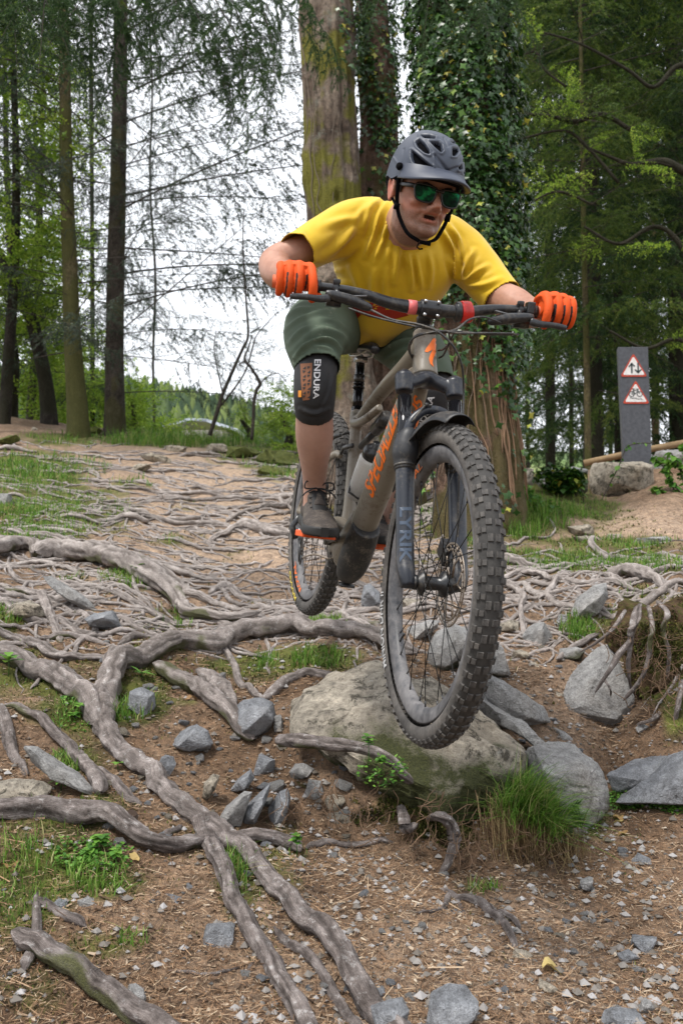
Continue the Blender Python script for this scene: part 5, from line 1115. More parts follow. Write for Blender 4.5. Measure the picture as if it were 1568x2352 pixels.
# crooked broadleaved tree reaching in from the right, with limbs against the dark needles
def limb_tree():
    rs = np.random.RandomState(4); e = empty('broadleaved_tree', P(1640, 1000, 9), 'crooked mossy limbs with yellow green buds crossing the evergreens', 'tree'); m = MB()
    Ls = [[(1640,420,16),(1568,392,11),(1520,370,9),(1450,378,6),(1400,360,4),(1350,340,3)], [(1450,300,5),(1380,262,6),(1320,280,6),(1270,268,5),(1200,262,4)], [(1640,700,10),(1560,560,7),(1500,520,5),(1420,560,4),(1340,520,3)], [(1640,180,10),(1560,150,7),(1500,200,5),(1440,160,4),(1330,100,3),(1230,70,2)],
          [(1420,420,4),(1340,330,4),(1290,300,3),(1190,320,3)], [(1300,200,3),(1250,160,3),(1230,120,3),(1190,130,2)], [(1640,860,7),(1560,780,5),(1480,800,4),(1400,760,3)], [(1360,470,3),(1280,440,3),(1210,470,2)]]
    for pt in Ls:
        q = SPl([(a, b, 8.6, r) for a, b, r in pt]); m.tube(q[:, :3], q[:, 3]*8.6/F, 8)
        for i in range(12):
            k = rs.randint(1, len(pt)); t = rs.rand(); a = np.array(pt[k-1][:2])*(1-t)+np.array(pt[k][:2])*t
            put(SP_B[rs.randint(3)] if rs.rand() < .28 else SP_DEAD[rs.randint(3)], P(a[0], a[1], 8.6), rs.uniform(0, 6.28), rs.uniform(-.3, .7), rs.uniform(.22, .5), e, rs.uniform(-2, 2), 'twig')
    me = m.mesh('limb'); at = me.attributes.new('moss', 'FLOAT', 'POINT'); at.data.foreach_set('value', np.full(len(me.vertices), .6, np.float32)); link('limb', me, BARK_S, e)
limb_tree()
# ---------------------------------------------------------------- overhanging fir sprays close to the camera
SP_N = [spray(100+i, .95, 26, .22, .016, .0021, CONIF, 9.0, .42, .04, up=-.05, thick=.004, hang=.15) for i in range(3)]
def overhang(items, label, seed):
    rs = np.random.RandomState(seed); b = P(*items[0][:3]); e = empty('fir_bough', b, label, 'fir bough', 'fir boughs hanging into the top of the view')
    for (px, py, Y, az, el, s) in items: put(SP_N[rs.randint(3)], P(px, py, Y), az, el, s, e, rs.uniform(-.6, .6))
overhang([(430,-80,3.9,-.5,-.9,.8),(500,-60,3.9,-.3,-1.0,.75),(560,-60,4.0,-.8,-.9,.8),(470,40,4.0,-.2,-1.1,.6),(540,90,4.0,.4,-1.2,.6),(450,90,4.0,2.6,-1.0,.55),(610,-40,4.1,.1,-.7,.7),(520,170,4.0,-.5,-1.25,.4),(430,-40,4.1,2.8,-.6,.6),(380,-80,4.0,-.2,-.9,.8),(640,-70,4.2,-.4,-.8,.7),(600,-80,4.1,-1.2,-1.0,.7),(480,10,4.1,-.6,-1.1,.6),(570,30,4.2,-.2,-1.2,.6),(400,20,4.1,-.9,-1.1,.55)], 'sharp green fir bough hanging over the open sky left of the trunks', 1)
overhang([(40,-90,3.8,-.4,-.8,.8),(120,-80,3.9,-1.5,-.9,.8),(200,-80,4.0,-.3,-.8,.8),(60,-40,4.0,-2.4,-.9,.7),(260,-80,4.0,-2.0,-.8,.75),(150,-30,4.1,-.8,-.9,.6),(330,-90,4.1,-.9,-.7,.8),(20,0,4.0,-.6,-1.0,.5),(-20,-60,3.9,-.4,-.7,.8),(90,-60,4.0,.2,-.9,.8),(180,-40,4.1,-.6,-1.0,.7),(240,-60,4.1,-1.0,-1.1,.7),(300,-80,4.0,-.4,-1.0,.7),(10,-90,4.0,-1.0,-1.0,.8),(130,-90,3.9,-2.6,-.9,.8),(360,-90,4.0,2.7,-.9,.8)], 'shaded green fir bough filling the upper left corner', 2)
overhang([(960,-90,3.9,-.4,-.9,.6),(1040,-90,3.9,-.8,-.9,.62),(1120,-80,4.0,-.3,-.9,.55),(1180,-90,4.0,-2.2,-.8,.6),(1000,-60,3.9,3.0,-1.2,.5),(900,-80,4.0,-2.4,-1.0,.5),(1090,-40,4.0,.6,-1.1,.45)], 'short fir bough tips over the top of the ivy column', 3)

# ================================================================== sign, wall details, hill and roof
def sign():
    Y = 8.2; b = P(1462, 1062, Y); b.z = P(1462, 1062, Y).z; e = empty('sign_post', b, 'slate grey sign post with two triangular trail warning signs', 'sign')
    SL = NT('slate_slab'); n = SL.noise(30, 5); SL.col(SL.ramp(n, [(.3, (.040, .042, .050)), (.7, (.075, .08, .092))])); SL.rough(.6); SL.bump(SL.noise(120, 4), .3, .002)
    m_ = Y/F; tl, tr, br, bl = P(1418, 797, Y), P(1487, 797, Y), P(1496, 1075, Y), P(1431, 1075, Y)
    m = MB(); th = .10; side = Vector((.35, 1, 0)).normalized()*th
    v = [bl, br, tr, tl]; v2 = [p+Vector((.02, .11, 0)) for p in v]; m.add([p[:] for p in v+v2], [[0, 1, 2, 3], [5, 4, 7, 6], [0, 3, 7, 4], [1, 5, 6, 2], [3, 2, 6, 7], [0, 4, 5, 1]])
    o = m.obj('slab', SL.m, e, False); bv_ = o.modifiers.new('b', 'BEVEL'); bv_.width = .004; bv_.segments = 2
    RED = simple('sign_red', (.42, .04, .012), .5); WHT = simple('sign_white', (.66, .64, .62), .5); BLK = simple('sign_black', (.02, .035, .035), .5)
    def S(px, py, off): return P(px, py, Y-off)
    def tri(cx, cy, w_, h_, off, mat, name, th_=.002):
        # rounded triangle
        pts = []; cs = [(cx-w_/2, cy+h_/2), (cx+w_/2, cy+h_/2), (cx-1.2, cy-h_/2)]; c0 = np.mean(cs, 0)
        for i, c in enumerate(cs):
            a, b_ = np.array(cs[i-1]), np.array(cs[(i+1) % 3]); c = np.array(c); da = (a-c)/np.linalg.norm(a-c); db = (b_-c)/np.linalg.norm(b_-c); r = w_*.10
            for t in np.linspace(0, 1, 6): pts.append(((c+da*r)*(1-t)**2+2*c*t*(1-t)*1+(c+db*r)*t*t))
        n_ = len(pts); f = [S(x, y, off)[:] for x, y in pts]; bk = [S(x, y, off-th_)[:] for x, y in pts]; mm = MB(); vv = f+bk+[S(*c0, off)[:]]
        mm.add(vv, [[i, (i+1) % n_, 2*n_] for i in range(n_)]); mm.f4.append(np.array([[i, i+n_, (i+1) % n_+n_, (i+1) % n_] for i in range(n_)])); return mm.obj(name, mat, e, False)
    for cx, cy in ((1454.5, 838), (1459.5, 900)):
        tri(cx, cy, 62, 54, .006, RED, 'red_triangle', .006); tri(cx, cy+1.5, 51, 43, .008, WHT, 'white_triangle', .002)
    def stroke(pts, w_, off=.0105):
        m = MB()
        for (a, b_) in zip(pts[:-1], pts[1:]):
            a = np.array(a, float); b_ = np.array(b_, float); d = (b_-a)/np.linalg.norm(b_-a); n = np.array([-d[1], d[0]])*w_/2; q = [a-d*w_*.3+n, a-d*w_*.3-n, b_+d*w_*.3-n, b_+d*w_*.3+n]
            m.add([S(x, y, off)[:] for x, y in q]+[S(x, y, off-.0015)[:] for x, y in q], [[0, 1, 2, 3], [0, 4, 5, 1], [1, 5, 6, 2], [2, 6, 7, 3], [3, 7, 4, 0]])
        return m.obj('symbol', BLK, e, False)
    stroke([(1450, 856), (1449.5, 836)], 3.6); stroke([(1443.5, 842), (1449.5, 834.5), (1456, 841)], 3.0); stroke([(1464, 834), (1464.5, 854)], 3.6); stroke([(1457.5, 849), (1464.5, 856), (1471, 849)], 3.0)
    for cx in (1449.5, 1468): stroke([(cx+5.8*math.cos(a), 905+5.8*math.sin(a)) for a in np.linspace(0, 6.283, 15)], 1.5)
    stroke([(1449.5, 905), (1453.5, 896.5), (1464, 897), (1458, 905), (1449.5, 905)], 1.3); stroke([(1453.5, 896.5), (1458, 905)], 1.2); stroke([(1463, 894), (1468, 905)], 1.3); stroke([(1459.5, 893), (1463, 894), (1466, 892)], 1.4); stroke([(1453.5, 896.5), (1452, 893.5), (1454.5, 893)], 1.2); stroke([(1451, 893), (1456, 893.4)], 1.6)
    stroke([(1446, 913.5), (1452, 914.5), (1458, 914), (1464, 916.5), (1470, 916), (1474, 917.5)], 1.2)
sign()
# wooden rail behind the wall
def rail():
    W_ = NT('weathered_rail'); W_.col(W_.ramp(W_.noise(8, 5, .7), [(.3, (.17, .11, .055)), (.7, (.33, .23, .12))])); W_.rough(.8)
    m = MB(); a = P(1340, 1064, 9.2); b = P(1620, 1008, 8.9); m.tube([a, a.lerp(b, .5)+Vector((0, 0, .01)), b], .034, 12); o = m.obj('wooden_rail', W_.m); tag(o, 'round yellowish wooden rail sloping behind the sign post', 'rail')
rail()
# trailing ivy, bramble and nettles by the wall
def bramble(paths, Y, label, seed, nl=26, size=.05, name='bramble'):
    rs = np.random.RandomState(seed); e = empty(name, P(*paths[0][0], Y), label, 'plant'); m = MB(); lm = MB(); lv, lf = leaf_vf(1, .42, 4, .3)
    for pt in paths:
        q = spline([tuple(P(a, b, Y+rs.uniform(-.05, .05))) for a, b in pt], 6); m.tube(q, .0045, 6)
        for i in range(nl):
            c = q[rs.randint(2, len(q))]; s = size*rs.uniform(.5, 1.2); M = Matrix.Rotation(rs.uniform(0, 6.28), 4, 'Z') @ Matrix.Rotation(rs.uniform(-.6, .9), 4, 'Y') @ Matrix.Rotation(rs.uniform(-.6, .6), 4, 'X')
            lm.add(lv*s @ np.array(M.to_3x3()).T+c, lf)
    m.obj('stem', TWIG, e); me = lm.mesh('leaves'); at = me.attributes.new('tone', 'FLOAT', 'FACE'); at.data.foreach_set('value', np.repeat(rs.rand(len(me.polygons)//6+1), 6)[:len(me.polygons)].astype(np.float32)); link('leaves', me, LEAFM, e)
bramble([[(1380,1150),(1400,1110),(1420,1070),(1432,1040),(1440,1025),(1470,1018),(1500,1018)]], 7.0, 'arching bramble stem in front of the granite block', 1, 16)
bramble([[(1340,1180),(1338,1140),(1330,1110)], [(1300,1190),(1290,1150),(1270,1130)]], 6.8, 'young bramble before the mossy wall block', 2, 22)
bramble([[(1560,1160),(1540,1110),(1520,1070),(1500,1050)], [(1580,1150),(1560,1080),(1540,1040)], [(1560,1170),(1520,1130),(1500,1120)], [(1600,1120),(1580,1060),(1570,1020)], [(1560,1130),(1530,1090),(1540,1060)]], 6.9, 'leafy bramble thicket at the right edge beside the granite block', 3, 46, .06)
bramble([[(1210,1200),(1230,1170),(1260,1150)], [(1180,1190),(1200,1160),(1215,1140)], [(1240,1210),(1280,1190),(1310,1170)]], 6.4, 'nettles at the foot of the ivy trunk', 4, 40, .045)
def cover(poly_c, n, Y, seed, size, mat, label=None):
    rs = np.random.RandomState(seed); lv, lf = leaf_vf(1, .45, 3, .2); V_, F_ = [], []; o = 0
    for i in range(n):
        cx, cy, rx, ry = poly_c[rs.randint(len(poly_c))]; a = rs.uniform(0, 6.28); r = math.sqrt(rs.rand()); p = P(cx+rx*r*math.cos(a), cy+ry*r*math.sin(a), Y+rs.uniform(-.12, .12)); s = size*rs.uniform(.5, 1.2)
        M = Matrix.Rotation(rs.uniform(0, 6.28), 4, 'Z') @ Matrix.Rotation(rs.uniform(-1, 1), 4, 'Y'); V_.append(lv*s @ np.array(M.to_3x3()).T+np.array(p)); F_.append(lf+o); o += len(lv)
    me = mesh_np('ground_cover', np.concatenate(V_), np.concatenate(F_)); at = me.attributes.new('tone', 'FLOAT', 'FACE'); at.data.foreach_set('value', np.repeat(rs.rand(n), len(lf)).astype(np.float32)); tag(link('ground_cover', me, mat), kind='stuff')
cover([(1285, 1095, 60, 26), (1300, 1105, 45, 26)], 900, 6.78, 1, .045, IVY)
cover([(1180, 1150, 60, 40), (1130, 1130, 50, 50), (1240, 1180, 60, 26)], 1500, 6.2, 2, .035, LEAFM)
# mossy stump and banks at the end of the trail
MOSS = NT('moss'); MOSS.col(MOSS.ramp(MOSS.noise(30, 6, .7), [(.3, (.035, .045, .010)), (.5, (.085, .10, .02)), (.7, (.17, .18, .04))])); MOSS.rough(.95); MOSS.bump(MOSS.noise(90, 5, .7), .9, .02); MOSS = MOSS.m
for i, (cx, cy, w_, h_, lb) in enumerate([(335,995,50,26,'mossy stump at the foot of the tall dark conifer'), (650,1055,130,50,'moss covered bank behind the shin'), (620,1085,70,30,'small mossy hump on the far slope'), (770,1045,110,90,'yellow green mossy bank seen beside the rear wheel'), (210,990,60,20,'moss collar round the slim trunk'), (560,1040,90,30,'brown mossy mound at the end of the trail'), (880,1085,90,60,'mossy root mound at the base of the big trunks'), (20,1010,60,30,'mossy bank at the far left edge')]):
    h = hit(cx, cy+h_*.3); Y = h.y; m = Y/F; v, f = rock_mesh((w_*m/2, w_*m/3, h_*m/2), 900+i, 4, 3, .16); c = P(cx, cy, Y); o = finish_rock(v, f, Matrix.Translation(c), MOSS, 'moss_mound', .9); tag(o, lb, 'mound')
# far hill with woods, and the roof below it
def hill():
    rs = np.random.RandomState(6); nx, ny = 120, 30; xs = np.linspace(-170, 90, nx); v = []
    for j in range(ny):
        y = 70+j*5; 
        for i in range(nx):
            t = j/(ny-1); x = xs[i]; top = np.interp(x, [-160, -47.6, -34, -22, -13, 5, 40, 80], [50, 40.0, 36.6, 34.0, 31.2, 28, 26, 24]); v.append((x, y, 2+(top-2)*math.sin(t*math.pi/2)**1.2*(y/120)**.0))
    v = np.array(v); v[:, 2] += fnoise(v, .05, 3, 2)*.8; k = NT('far_meadow'); k.col(k.ramp(k.noise(.06, 5, .7), [(.35, (.055, .10, .025)), (.55, (.12, .19, .045)), (.7, (.20, .22, .08))])); k.rough(.9)
    o = link('hill', mesh_np('hill', v, grid_f(ny, nx, False)), k.m); tag(o, kind='structure')
    # a far wood that reads as one mass
    m = MB(); n = 1500; X = rs.uniform(-75, 10, n); Yp = rs.uniform(120, 212, n); top = np.interp(X, [-160, -47.6, -34, -22, -13, 5, 40, 80], [50, 40.0, 36.6, 34.0, 31.2, 28, 26, 24]); Z = 2+(top-2)*np.sin((Yp-70)/145*np.pi/2)**1.2
    vv, ff, tone = [], [], []; 
    for i in range(n):
        h = rs.uniform(2.2, 5.0); r = h*rs.uniform(.18, .34); a = np.linspace(0, 6.283, 6, endpoint=False)+rs.rand(); ring = lambda R_, z: np.stack([X[i]+np.cos(a)*R_*rs.uniform(.7, 1.25, 6), Yp[i]+np.sin(a)*R_*rs.uniform(.7, 1.25, 6), np.full(6, Z[i]+z)], 1)
        V_ = np.concatenate([ring(r*.6, -.2), ring(r, h*.25), ring(r*.55, h*.62), ring(r*.04, h)]); vv.append(V_); ff.append(grid_f(4, 6)+i*24); tone += [rs.rand()]*18
    me = mesh_np('far_wood', np.concatenate(vv), np.concatenate(ff), False); at = me.attributes.new('tone', 'FLOAT', 'FACE'); at.data.foreach_set('value', np.array(tone, np.float32))
    tag(link('far_wood', me, tone_mat('far_wood', [(0, (.03, .055, .03)), (.5, (.055, .085, .04)), (.8, (.10, .14, .05)), (1, (.16, .20, .06))], .9)), kind='stuff')
hill()
def house():
    Y = 34; e = empty('building', P(440, 1010, Y), 'low building with a pale blue grey metal roof beyond the crest', 'building')
    RM = simple('metal_roof', (.40, .44, .50), .35, .2); WM_ = simple('rendered_wall', (.35, .33, .30), .8); a, b, c, d = P(342, 984, Y), P(470, 962, Y+1), P(548, 975, Y+5), P(350, 974, Y+6)
    m = MB(); r0, r1, r2, r3 = P(340, 985, Y), P(546, 984, Y), P(546, 968, Y+5), P(372, 968, Y+5); ridge0, ridge1 = P(430, 960, Y+5), P(520, 961, Y+5)
    pts = [P(338, 986, Y), P(430, 960, Y+2), P(475, 962, Y+2.4), P(546, 985, Y+.5)]; bk = [p+Vector((1.5, 12, -.4)) for p in pts]
    m.add([p[:] for p in pts+bk], [[0, 1, 5, 4], [1, 2, 6, 5], [2, 3, 7, 6]]); o = m.obj('roof', RM, e, False); s = o.modifiers.new('s', 'SOLIDIFY'); s.thickness = .12
    m = MB(); q = [P(350, 1040, Y+1.0), P(540, 1040, Y+1.2), P(540, 988, Y+1.2), P(350, 988, Y+1.0)]; m.add([p[:] for p in q], [[0, 1, 2, 3]]); o = m.obj('wall', WM_, e, False); s = o.modifiers.new('s', 'SOLIDIFY'); s.thickness = .2
house()

# ================================================================== the bicycle
YAW, DIVE, LEAN = R(14.4), R(11), R(5.0)
fw = Vector((math.sin(YAW)*math.cos(DIVE), -math.cos(YAW)*math.cos(DIVE), -math.sin(DIVE)))
lf0 = Vector((math.cos(YAW), math.sin(YAW), 0)); up0 = fw.cross(lf0)
upv = up0*math.cos(LEAN) + lf0*math.sin(LEAN); lfv = upv.cross(fw)
AX_R = Vector((-.086, 3.28, 1.097))
BM = Matrix(((fw.x, lfv.x, upv.x, AX_R.x), (fw.y, lfv.y, upv.y, AX_R.y), (fw.z, lfv.z, upv.z, AX_R.z), (0, 0, 0, 1)))
bike = empty('bicycle', (0, 0, 0), 'taupe full suspension mountain bicycle with orange lettering flying off the rock', 'bicycle'); bike.matrix_world = BM
_sa = Vector((-.415, 0, .91)).normalized(); _sp = Vector((.967, 0, .491)); STEER = Matrix.Translation(_sp) @ Matrix.Rotation(R(-5.5), 4, _sa) @ Matrix.Translation(-_sp)
STEERW = Matrix.Translation(_sp) @ Matrix.Rotation(R(-3.0), 4, _sa) @ Matrix.Translation(-_sp)
def W(u, v, w_): return BM @ Vector((u, v, w_))
def L(p): return BM.inverted() @ Vector(p)
def bpart(name, mb, mat, parent=None, smooth=True, me=None):
    o = bpy.data.objects.new(name, me or mb.mesh(name, smooth)); COL.objects.link(o); o.data.materials.clear() if me is None else None
    if mat: o.data.materials.append(mat)
    o.parent = parent or bike; return o
# materials
def dusty(name, c, dust=(.26, .22, .17), rough=.45, amt=.4, metal=0.0, lo=.5, hi=.72, spec=.5, sc=14):
    k = NT(name); n = k.ramp(k.mix(.5, k.noise(sc, 6, .7), k.noise(sc*8, 4, .7), 'OVERLAY'), [(lo, 0.0), (hi, amt)])
    k.col(k.mix(n, c, dust)); k.rough(k.ramp(n, [(0, rough), (1, .9)]), spec); k.b.inputs['Metallic'].default_value = metal
    k.bump(k.noise(300, 3), .08, .001); return k.m
PAINT = dusty('taupe_paint', (.175, .152, .120), (.10, .07, .045), .38, .7, lo=.55, hi=.72, sc=9)
BLACKM = dusty('black_alloy', (.014, .015, .018), rough=.32, amt=.22)
FORKM = dusty('fork_lower_paint', (.013, .016, .024), rough=.34, amt=.20)
STAN = simple('black_stanchion', (.010, .010, .012), .12, .4)
PLAST = dusty('black_plastic', (.016, .016, .017), rough=.55, amt=.45, sc=22)
GUARD = dusty('mudguard_rubber', (.016, .017, .020), rough=.5, amt=.25)
SILVER = simple('brushed_alloy', (.45, .45, .46), .3, .9)
ORANGE = simple('orange_print', (.80, .16, .015), .4)
ORPED = dusty('orange_pedal_plastic', (.78, .10, .012), (.2, .1, .05), .4, .5)
WHITEP = dusty('milky_bottle', (.62, .62, .60), (.4, .36, .3), .4, .3)
REDR = simple('red_rubber', (.55, .02, .015), .35, var=.3, scale=60); PINKR = simple('faded_pink_rubber', (.62, .12, .12), .5)
k = NT('dusty_tyre'); n = k.noise(7, 6, .7); n2 = k.noise(70, 5, .75)
k.col(k.mix(.75, k.ramp(n, [(.3, (.040, .037, .035)), (.5, (.085, .078, .072)), (.7, (.145, .130, .115))]), k.ramp(n2, [(.3, (.45, .45, .45)), (.7, (1.5, 1.5, 1.5))]), 'MULTIPLY')); k.rough(.8, .35); k.bump(n2, .3, .001); TYRE = k.m
k = NT('scuffed_knob'); n = k.noise(16, 6, .7); n2 = k.noise(150, 5, .75)
k.col(k.mix(.6, k.ramp(n, [(.3, (.030, .029, .028)), (.5, (.068, .063, .059)), (.7, (.125, .114, .102))]), k.ramp(n2, [(.3, (.5, .5, .5)), (.7, (1.5, 1.5, 1.5))]), 'MULTIPLY')); k.rough(.75, .35); KNOB = k.m
TREADB = simple('dark_tread_base', (.032, .030, .028), .8, var=.4, scale=60)
k = NT('grimy_rotor'); k.col(k.ramp(k.noise(90, 4), [(.3, (.16, .12, .09)), (.7, (.42, .36, .30))])); k.b.inputs['Metallic'].default_value = .85; k.rough(.42); ROTOR = k.m
RIM = dusty('carbon_rim', (.030, .032, .038), (.20, .19, .19), .4, .8, lo=.3, hi=.65, sc=6)
SPOKE = simple('black_spoke', (.012, .012, .012), .4, .5)
def polar_text(txt, r0, r1, a0, a1, side, zoff, mat, parent, bold=.0, name='lettering'):
    """flat print on the side of a tyre or rim; angles in degrees in the wheel's plane"""
    me = text_mesh(txt, bold); v = get_co(me); v[:, 0] = (v[:, 0]-v[:, 0].min())/np.ptp(v[:, 0]); v[:, 1] = (v[:, 1]-v[:, 1].min())/np.ptp(v[:, 1])
    a = np.radians(a0+(a1-a0)*v[:, 0]); r = r0+(r1-r0)*v[:, 1]
    vv = np.stack([r*np.cos(a), np.array([side*(zoff(x)+.0012) for x in r]), r*np.sin(a)], 1); set_co(me, vv)
    o = bpy.data.objects.new(name, me); COL.objects.link(o); me.materials.append(mat); o.parent = parent; return o
def text_mesh(txt, bold=0.0, cuts=2, shear=0.0, spacing=1.0):
    cu = bpy.data.curves.new('t', 'FONT'); cu.body = txt; cu.offset = bold; cu.shear = shear; cu.space_character = spacing; cu.resolution_u = 4
    o = bpy.data.objects.new('t', cu); COL.objects.link(o); dg = bpy.context.evaluated_depsgraph_get(); dg.update()
    me = bpy.data.meshes.new_from_object(o.evaluated_get(dg)); bpy.data.objects.remove(o); bpy.data.curves.remove(cu)
    bm = bmesh.new(); bm.from_mesh(me); bmesh.ops.triangulate(bm, faces=bm.faces[:])
    if cuts: bmesh.ops.subdivide_edges(bm, edges=bm.edges[:], cuts=cuts, use_grid_fill=True)
    bmesh.ops.triangulate(bm, faces=bm.faces[:]); bm.to_mesh(me); bm.free(); me.name = 'lettering'; me.materials.clear(); return me
def bvh_world(objs):
    vs, fs, n = [], [], 0
    for o in objs:
        M = np.array(wm(o)); c = get_co(o.data) @ M[:3, :3].T + M[:3, 3]; vs += [tuple(x) for x in c]
        fs += [tuple(i+n for i in p.vertices) for p in o.data.polygons]; n += len(c)
    return BVHTree.FromPolygons(vs, fs)
def decal(me, quad, bvh, mat, parent, name='lettering', off=.0012, unit=True):
    """press a flat print onto a surface: quad = photo px of its four corners (lower left, lower right, upper right, upper left)"""
    v = get_co(me)
    if unit: v[:, 0] = (v[:, 0]-v[:, 0].min())/np.ptp(v[:, 0]); v[:, 1] = (v[:, 1]-v[:, 1].min())/np.ptp(v[:, 1])
    q = np.array(quad, float); a, b = v[:, :1], v[:, 1:2]
    px = (1-a)*(1-b)*q[0]+a*(1-b)*q[1]+a*b*q[2]+(1-a)*b*q[3]; o = Vector((0, 0, CAMZ)); bad = set(); w3 = []
    for i, (x, y) in enumerate(px):
        d = (P(x, y, 1.0)-o).normalized(); h = bvh.ray_cast(o, d)
        if h[0] is None: bad.add(i); w3.append((0, 0, 0)); continue
        nn = h[1] if h[1].dot(d) < 0 else -h[1]; w3.append(tuple(h[0]+nn*off))
    if len(bad) == len(px): return None
    w3 = np.array(w3); faces = []
    for p in me.polygons:
        vs = list(p.vertices)
        if any(i in bad for i in vs): continue
        if max(np.linalg.norm(w3[vs[0]]-w3[i]) for i in vs[1:]) > .05: continue
        faces.append(vs[:3]) ; 
        if len(vs) == 4: faces.append([vs[0], vs[2], vs[3]])
    if not faces: return None
    used = sorted({i for f in faces for i in f}); mp = {i: k for k, i in enumerate(used)}
    m2 = mesh_np(name, w3[used], np.array([[mp[i] for i in f] for f in faces]), False)
    return link(name, m2, mat, parent)
# ---------------------------------------------------------------- wheels
RT, TR = .3460, .0275
def tyre_half(r):
    d = (r-RT)/TR
    return TR*1.02*math.sqrt(max(0, 1-d*d)) if abs(d) < 1 else 0
def lathe(prof, n=140, close=False):
    """profile (radius, v) spun about the axle (v axis)"""
    p = np.array(prof); a = np.linspace(0, 2*np.pi, n, endpoint=False)
    v = np.stack([np.outer(np.cos(a), p[:, 0]), np.repeat(p[None, :, 1], n, 0), np.outer(np.sin(a), p[:, 0])], -1)
    m = len(p); f = []
    i = np.arange(n)[:, None]; j = np.arange(m-1 if not close else m)[None]
    A = i*m+j; B_ = i*m+(j+1) % m; C = ((i+1) % n)*m+(j+1) % m; D_ = ((i+1) % n)*m+j
    return v.reshape(-1, 3), np.stack([A, B_, C, D_], -1).reshape(-1, 4)
def knob_mesh(lu, lv, h, bev=.25):
    m = MB(); a, b, c = lu/2, lv/2, h
    v = [(-a, -b, -.004), (a, -b, -.004), (a, b, -.004), (-a, b, -.004), (-a*.82, -b*.85, c), (a*.82, -b*.85, c), (a*.82, b*.85, c), (-a*.82, b*.85, c)]
    m.add(v, [[4, 5, 6, 7], [0, 1, 5, 4], [1, 2, 6, 5], [2, 3, 7, 6], [3, 0, 4, 7]]); me = m.mesh('knob', False); me.materials.append(KNOB); return me
KN_C = knob_mesh(.0190, .0120, .0034); KN_C2 = knob_mesh(.0150, .0140, .0034); KN_S = knob_mesh(.0160, .0105, .0048); KN_T = knob_mesh(.011, .009, .004)
def wheel(name, u, label):
    e = bpy.data.objects.new(name, None); COL.objects.link(e); e.parent = bike; e.matrix_basis = (STEERW if u > .5 else Matrix()) @ Matrix.Translation((u, 0, 0)); e.empty_display_size = .1
    pr = []
    for t in np.linspace(R(-128), R(128), 21):          # tyre carcass: open towards the rim
        pr.append((RT+TR*math.cos(t)*(1.0 if abs(t) < 1 else 1.04), TR*1.06*math.sin(t)))
    v, f = lathe(pr, 150); m = MB(); m.add(v, f); bpart('tyre', m, TYRE, e)
    v, f = lathe([(RT+(TR+.0006)*math.cos(t), (TR*1.06+.0006)*math.sin(t)) for t in np.linspace(R(-64), R(64), 15)], 150); m = MB(); m.add(v, f); bpart('tread_base', m, TREADB, e)
    rp = [(.3215, -.0175), (.3235, -.0185), (.318, -.0195), (.302, -.0165), (.288, -.010), (.2845, 0), (.288, .010), (.302, .0165), (.318, .0195), (.3235, .0185), (.3215, .0175), (.316, .012), (.316, -.012)]
    v, f = lathe(rp, 120, True); m = MB(); m.add(v, f); bpart('rim', m, RIM, e)
    N = 70
    for i in range(N):
        for s in (-1, 1):
            a = 2*math.pi*(i+(.5 if s > 0 else 0)*0)/N
            big = i % 2
            for (me, th, ofs) in ((KN_C if big else KN_C2, .27 if big else .33, 0), (KN_S, 1.02, .5)):
                aa = a+ofs*2*math.pi/N; rr_ = RT+TR*math.cos(th); vv = TR*1.06*math.sin(th)*s
                o = bpy.data.objects.new('knob', me); COL.objects.link(o); o.parent = e
                o.location = (rr_*math.cos(aa), vv, rr_*math.sin(aa))
                X = Vector((-math.sin(aa), 0, math.cos(aa))); Z = Vector((math.cos(aa)*math.cos(th), math.sin(th)*s, math.sin(aa)*math.cos(th))); Y_ = Z.cross(X)
                o.rotation_mode = 'QUATERNION'; o.rotation_quaternion = Matrix((X, Y_, Z)).transposed().to_quaternion()
    m = MB()
    for i in range(N):                                   # the small transition blocks are joined: more than one could pick apart
        for s in (-1, 1):
            a = 2*math.pi*(i+.5)/N; th = .66; X = Vector((-math.sin(a), 0, math.cos(a))); Z = Vector((math.cos(a)*math.cos(th), math.sin(th)*s, math.sin(a)*math.cos(th)))
            c = Vector((math.cos(a)*(RT+TR*math.cos(th)), TR*1.06*math.sin(th)*s, math.sin(a)*(RT+TR*math.cos(th))))+Z*.0005
            m.box(c, (.0055, .0045, .0028), Matrix((X, Z.cross(X), Z)).transposed())
    t = bpart('transition_knobs', m, KNOB, e, False); tag(t, kind='stuff')
    v, f = lathe([(.0, -.052), (.012, -.052), (.012, -.040), (.030, -.032), (.030, -.026), (.017, -.020), (.016, .016), (.031, .022), (.031, .028), (.022, .034), (.022, .048), (.012, .050), (.0, .050)], 32)
    m = MB(); m.add(v, f); bpart('hub', m, BLACKM, e)
    sp = MB(); sp.tube([(0, 0, 0), (0, 0, 1)], .0011, 6); 
    for i in range(28):
        s = 1 if i % 2 else -1; a = 2*math.pi*i/28; b = a+(.42 if (i//2) % 2 else -.42)
        p0 = Vector((.030*math.cos(b+ (1.2 if (i//2) % 2 else -1.2)), .028*s, .030*math.sin(b+(1.2 if (i//2) % 2 else -1.2)))); p1 = Vector((.2875*math.cos(a), .003*s, .2875*math.sin(a)))
        mm = MB(); mm.tube([p0, p1], .0012, 6); bpart('spoke', mm, SPOKE, e)
        mm = MB(); mm.tube([p1+(p0-p1).normalized()*.016, p1], .0022, 6); bpart('nipple', mm, BLACKM, e)
    # brake disc on the rider's left
    m = MB(); R0, R1, n = .079, .100, 96
    for (r0, r1) in ((.094, .1005), (.080, .0865)):
        v, f = lathe([(r0, .0405), (r1, .0405), (r1, .0422), (r0, .0422)], n, True); m.add(v, f)
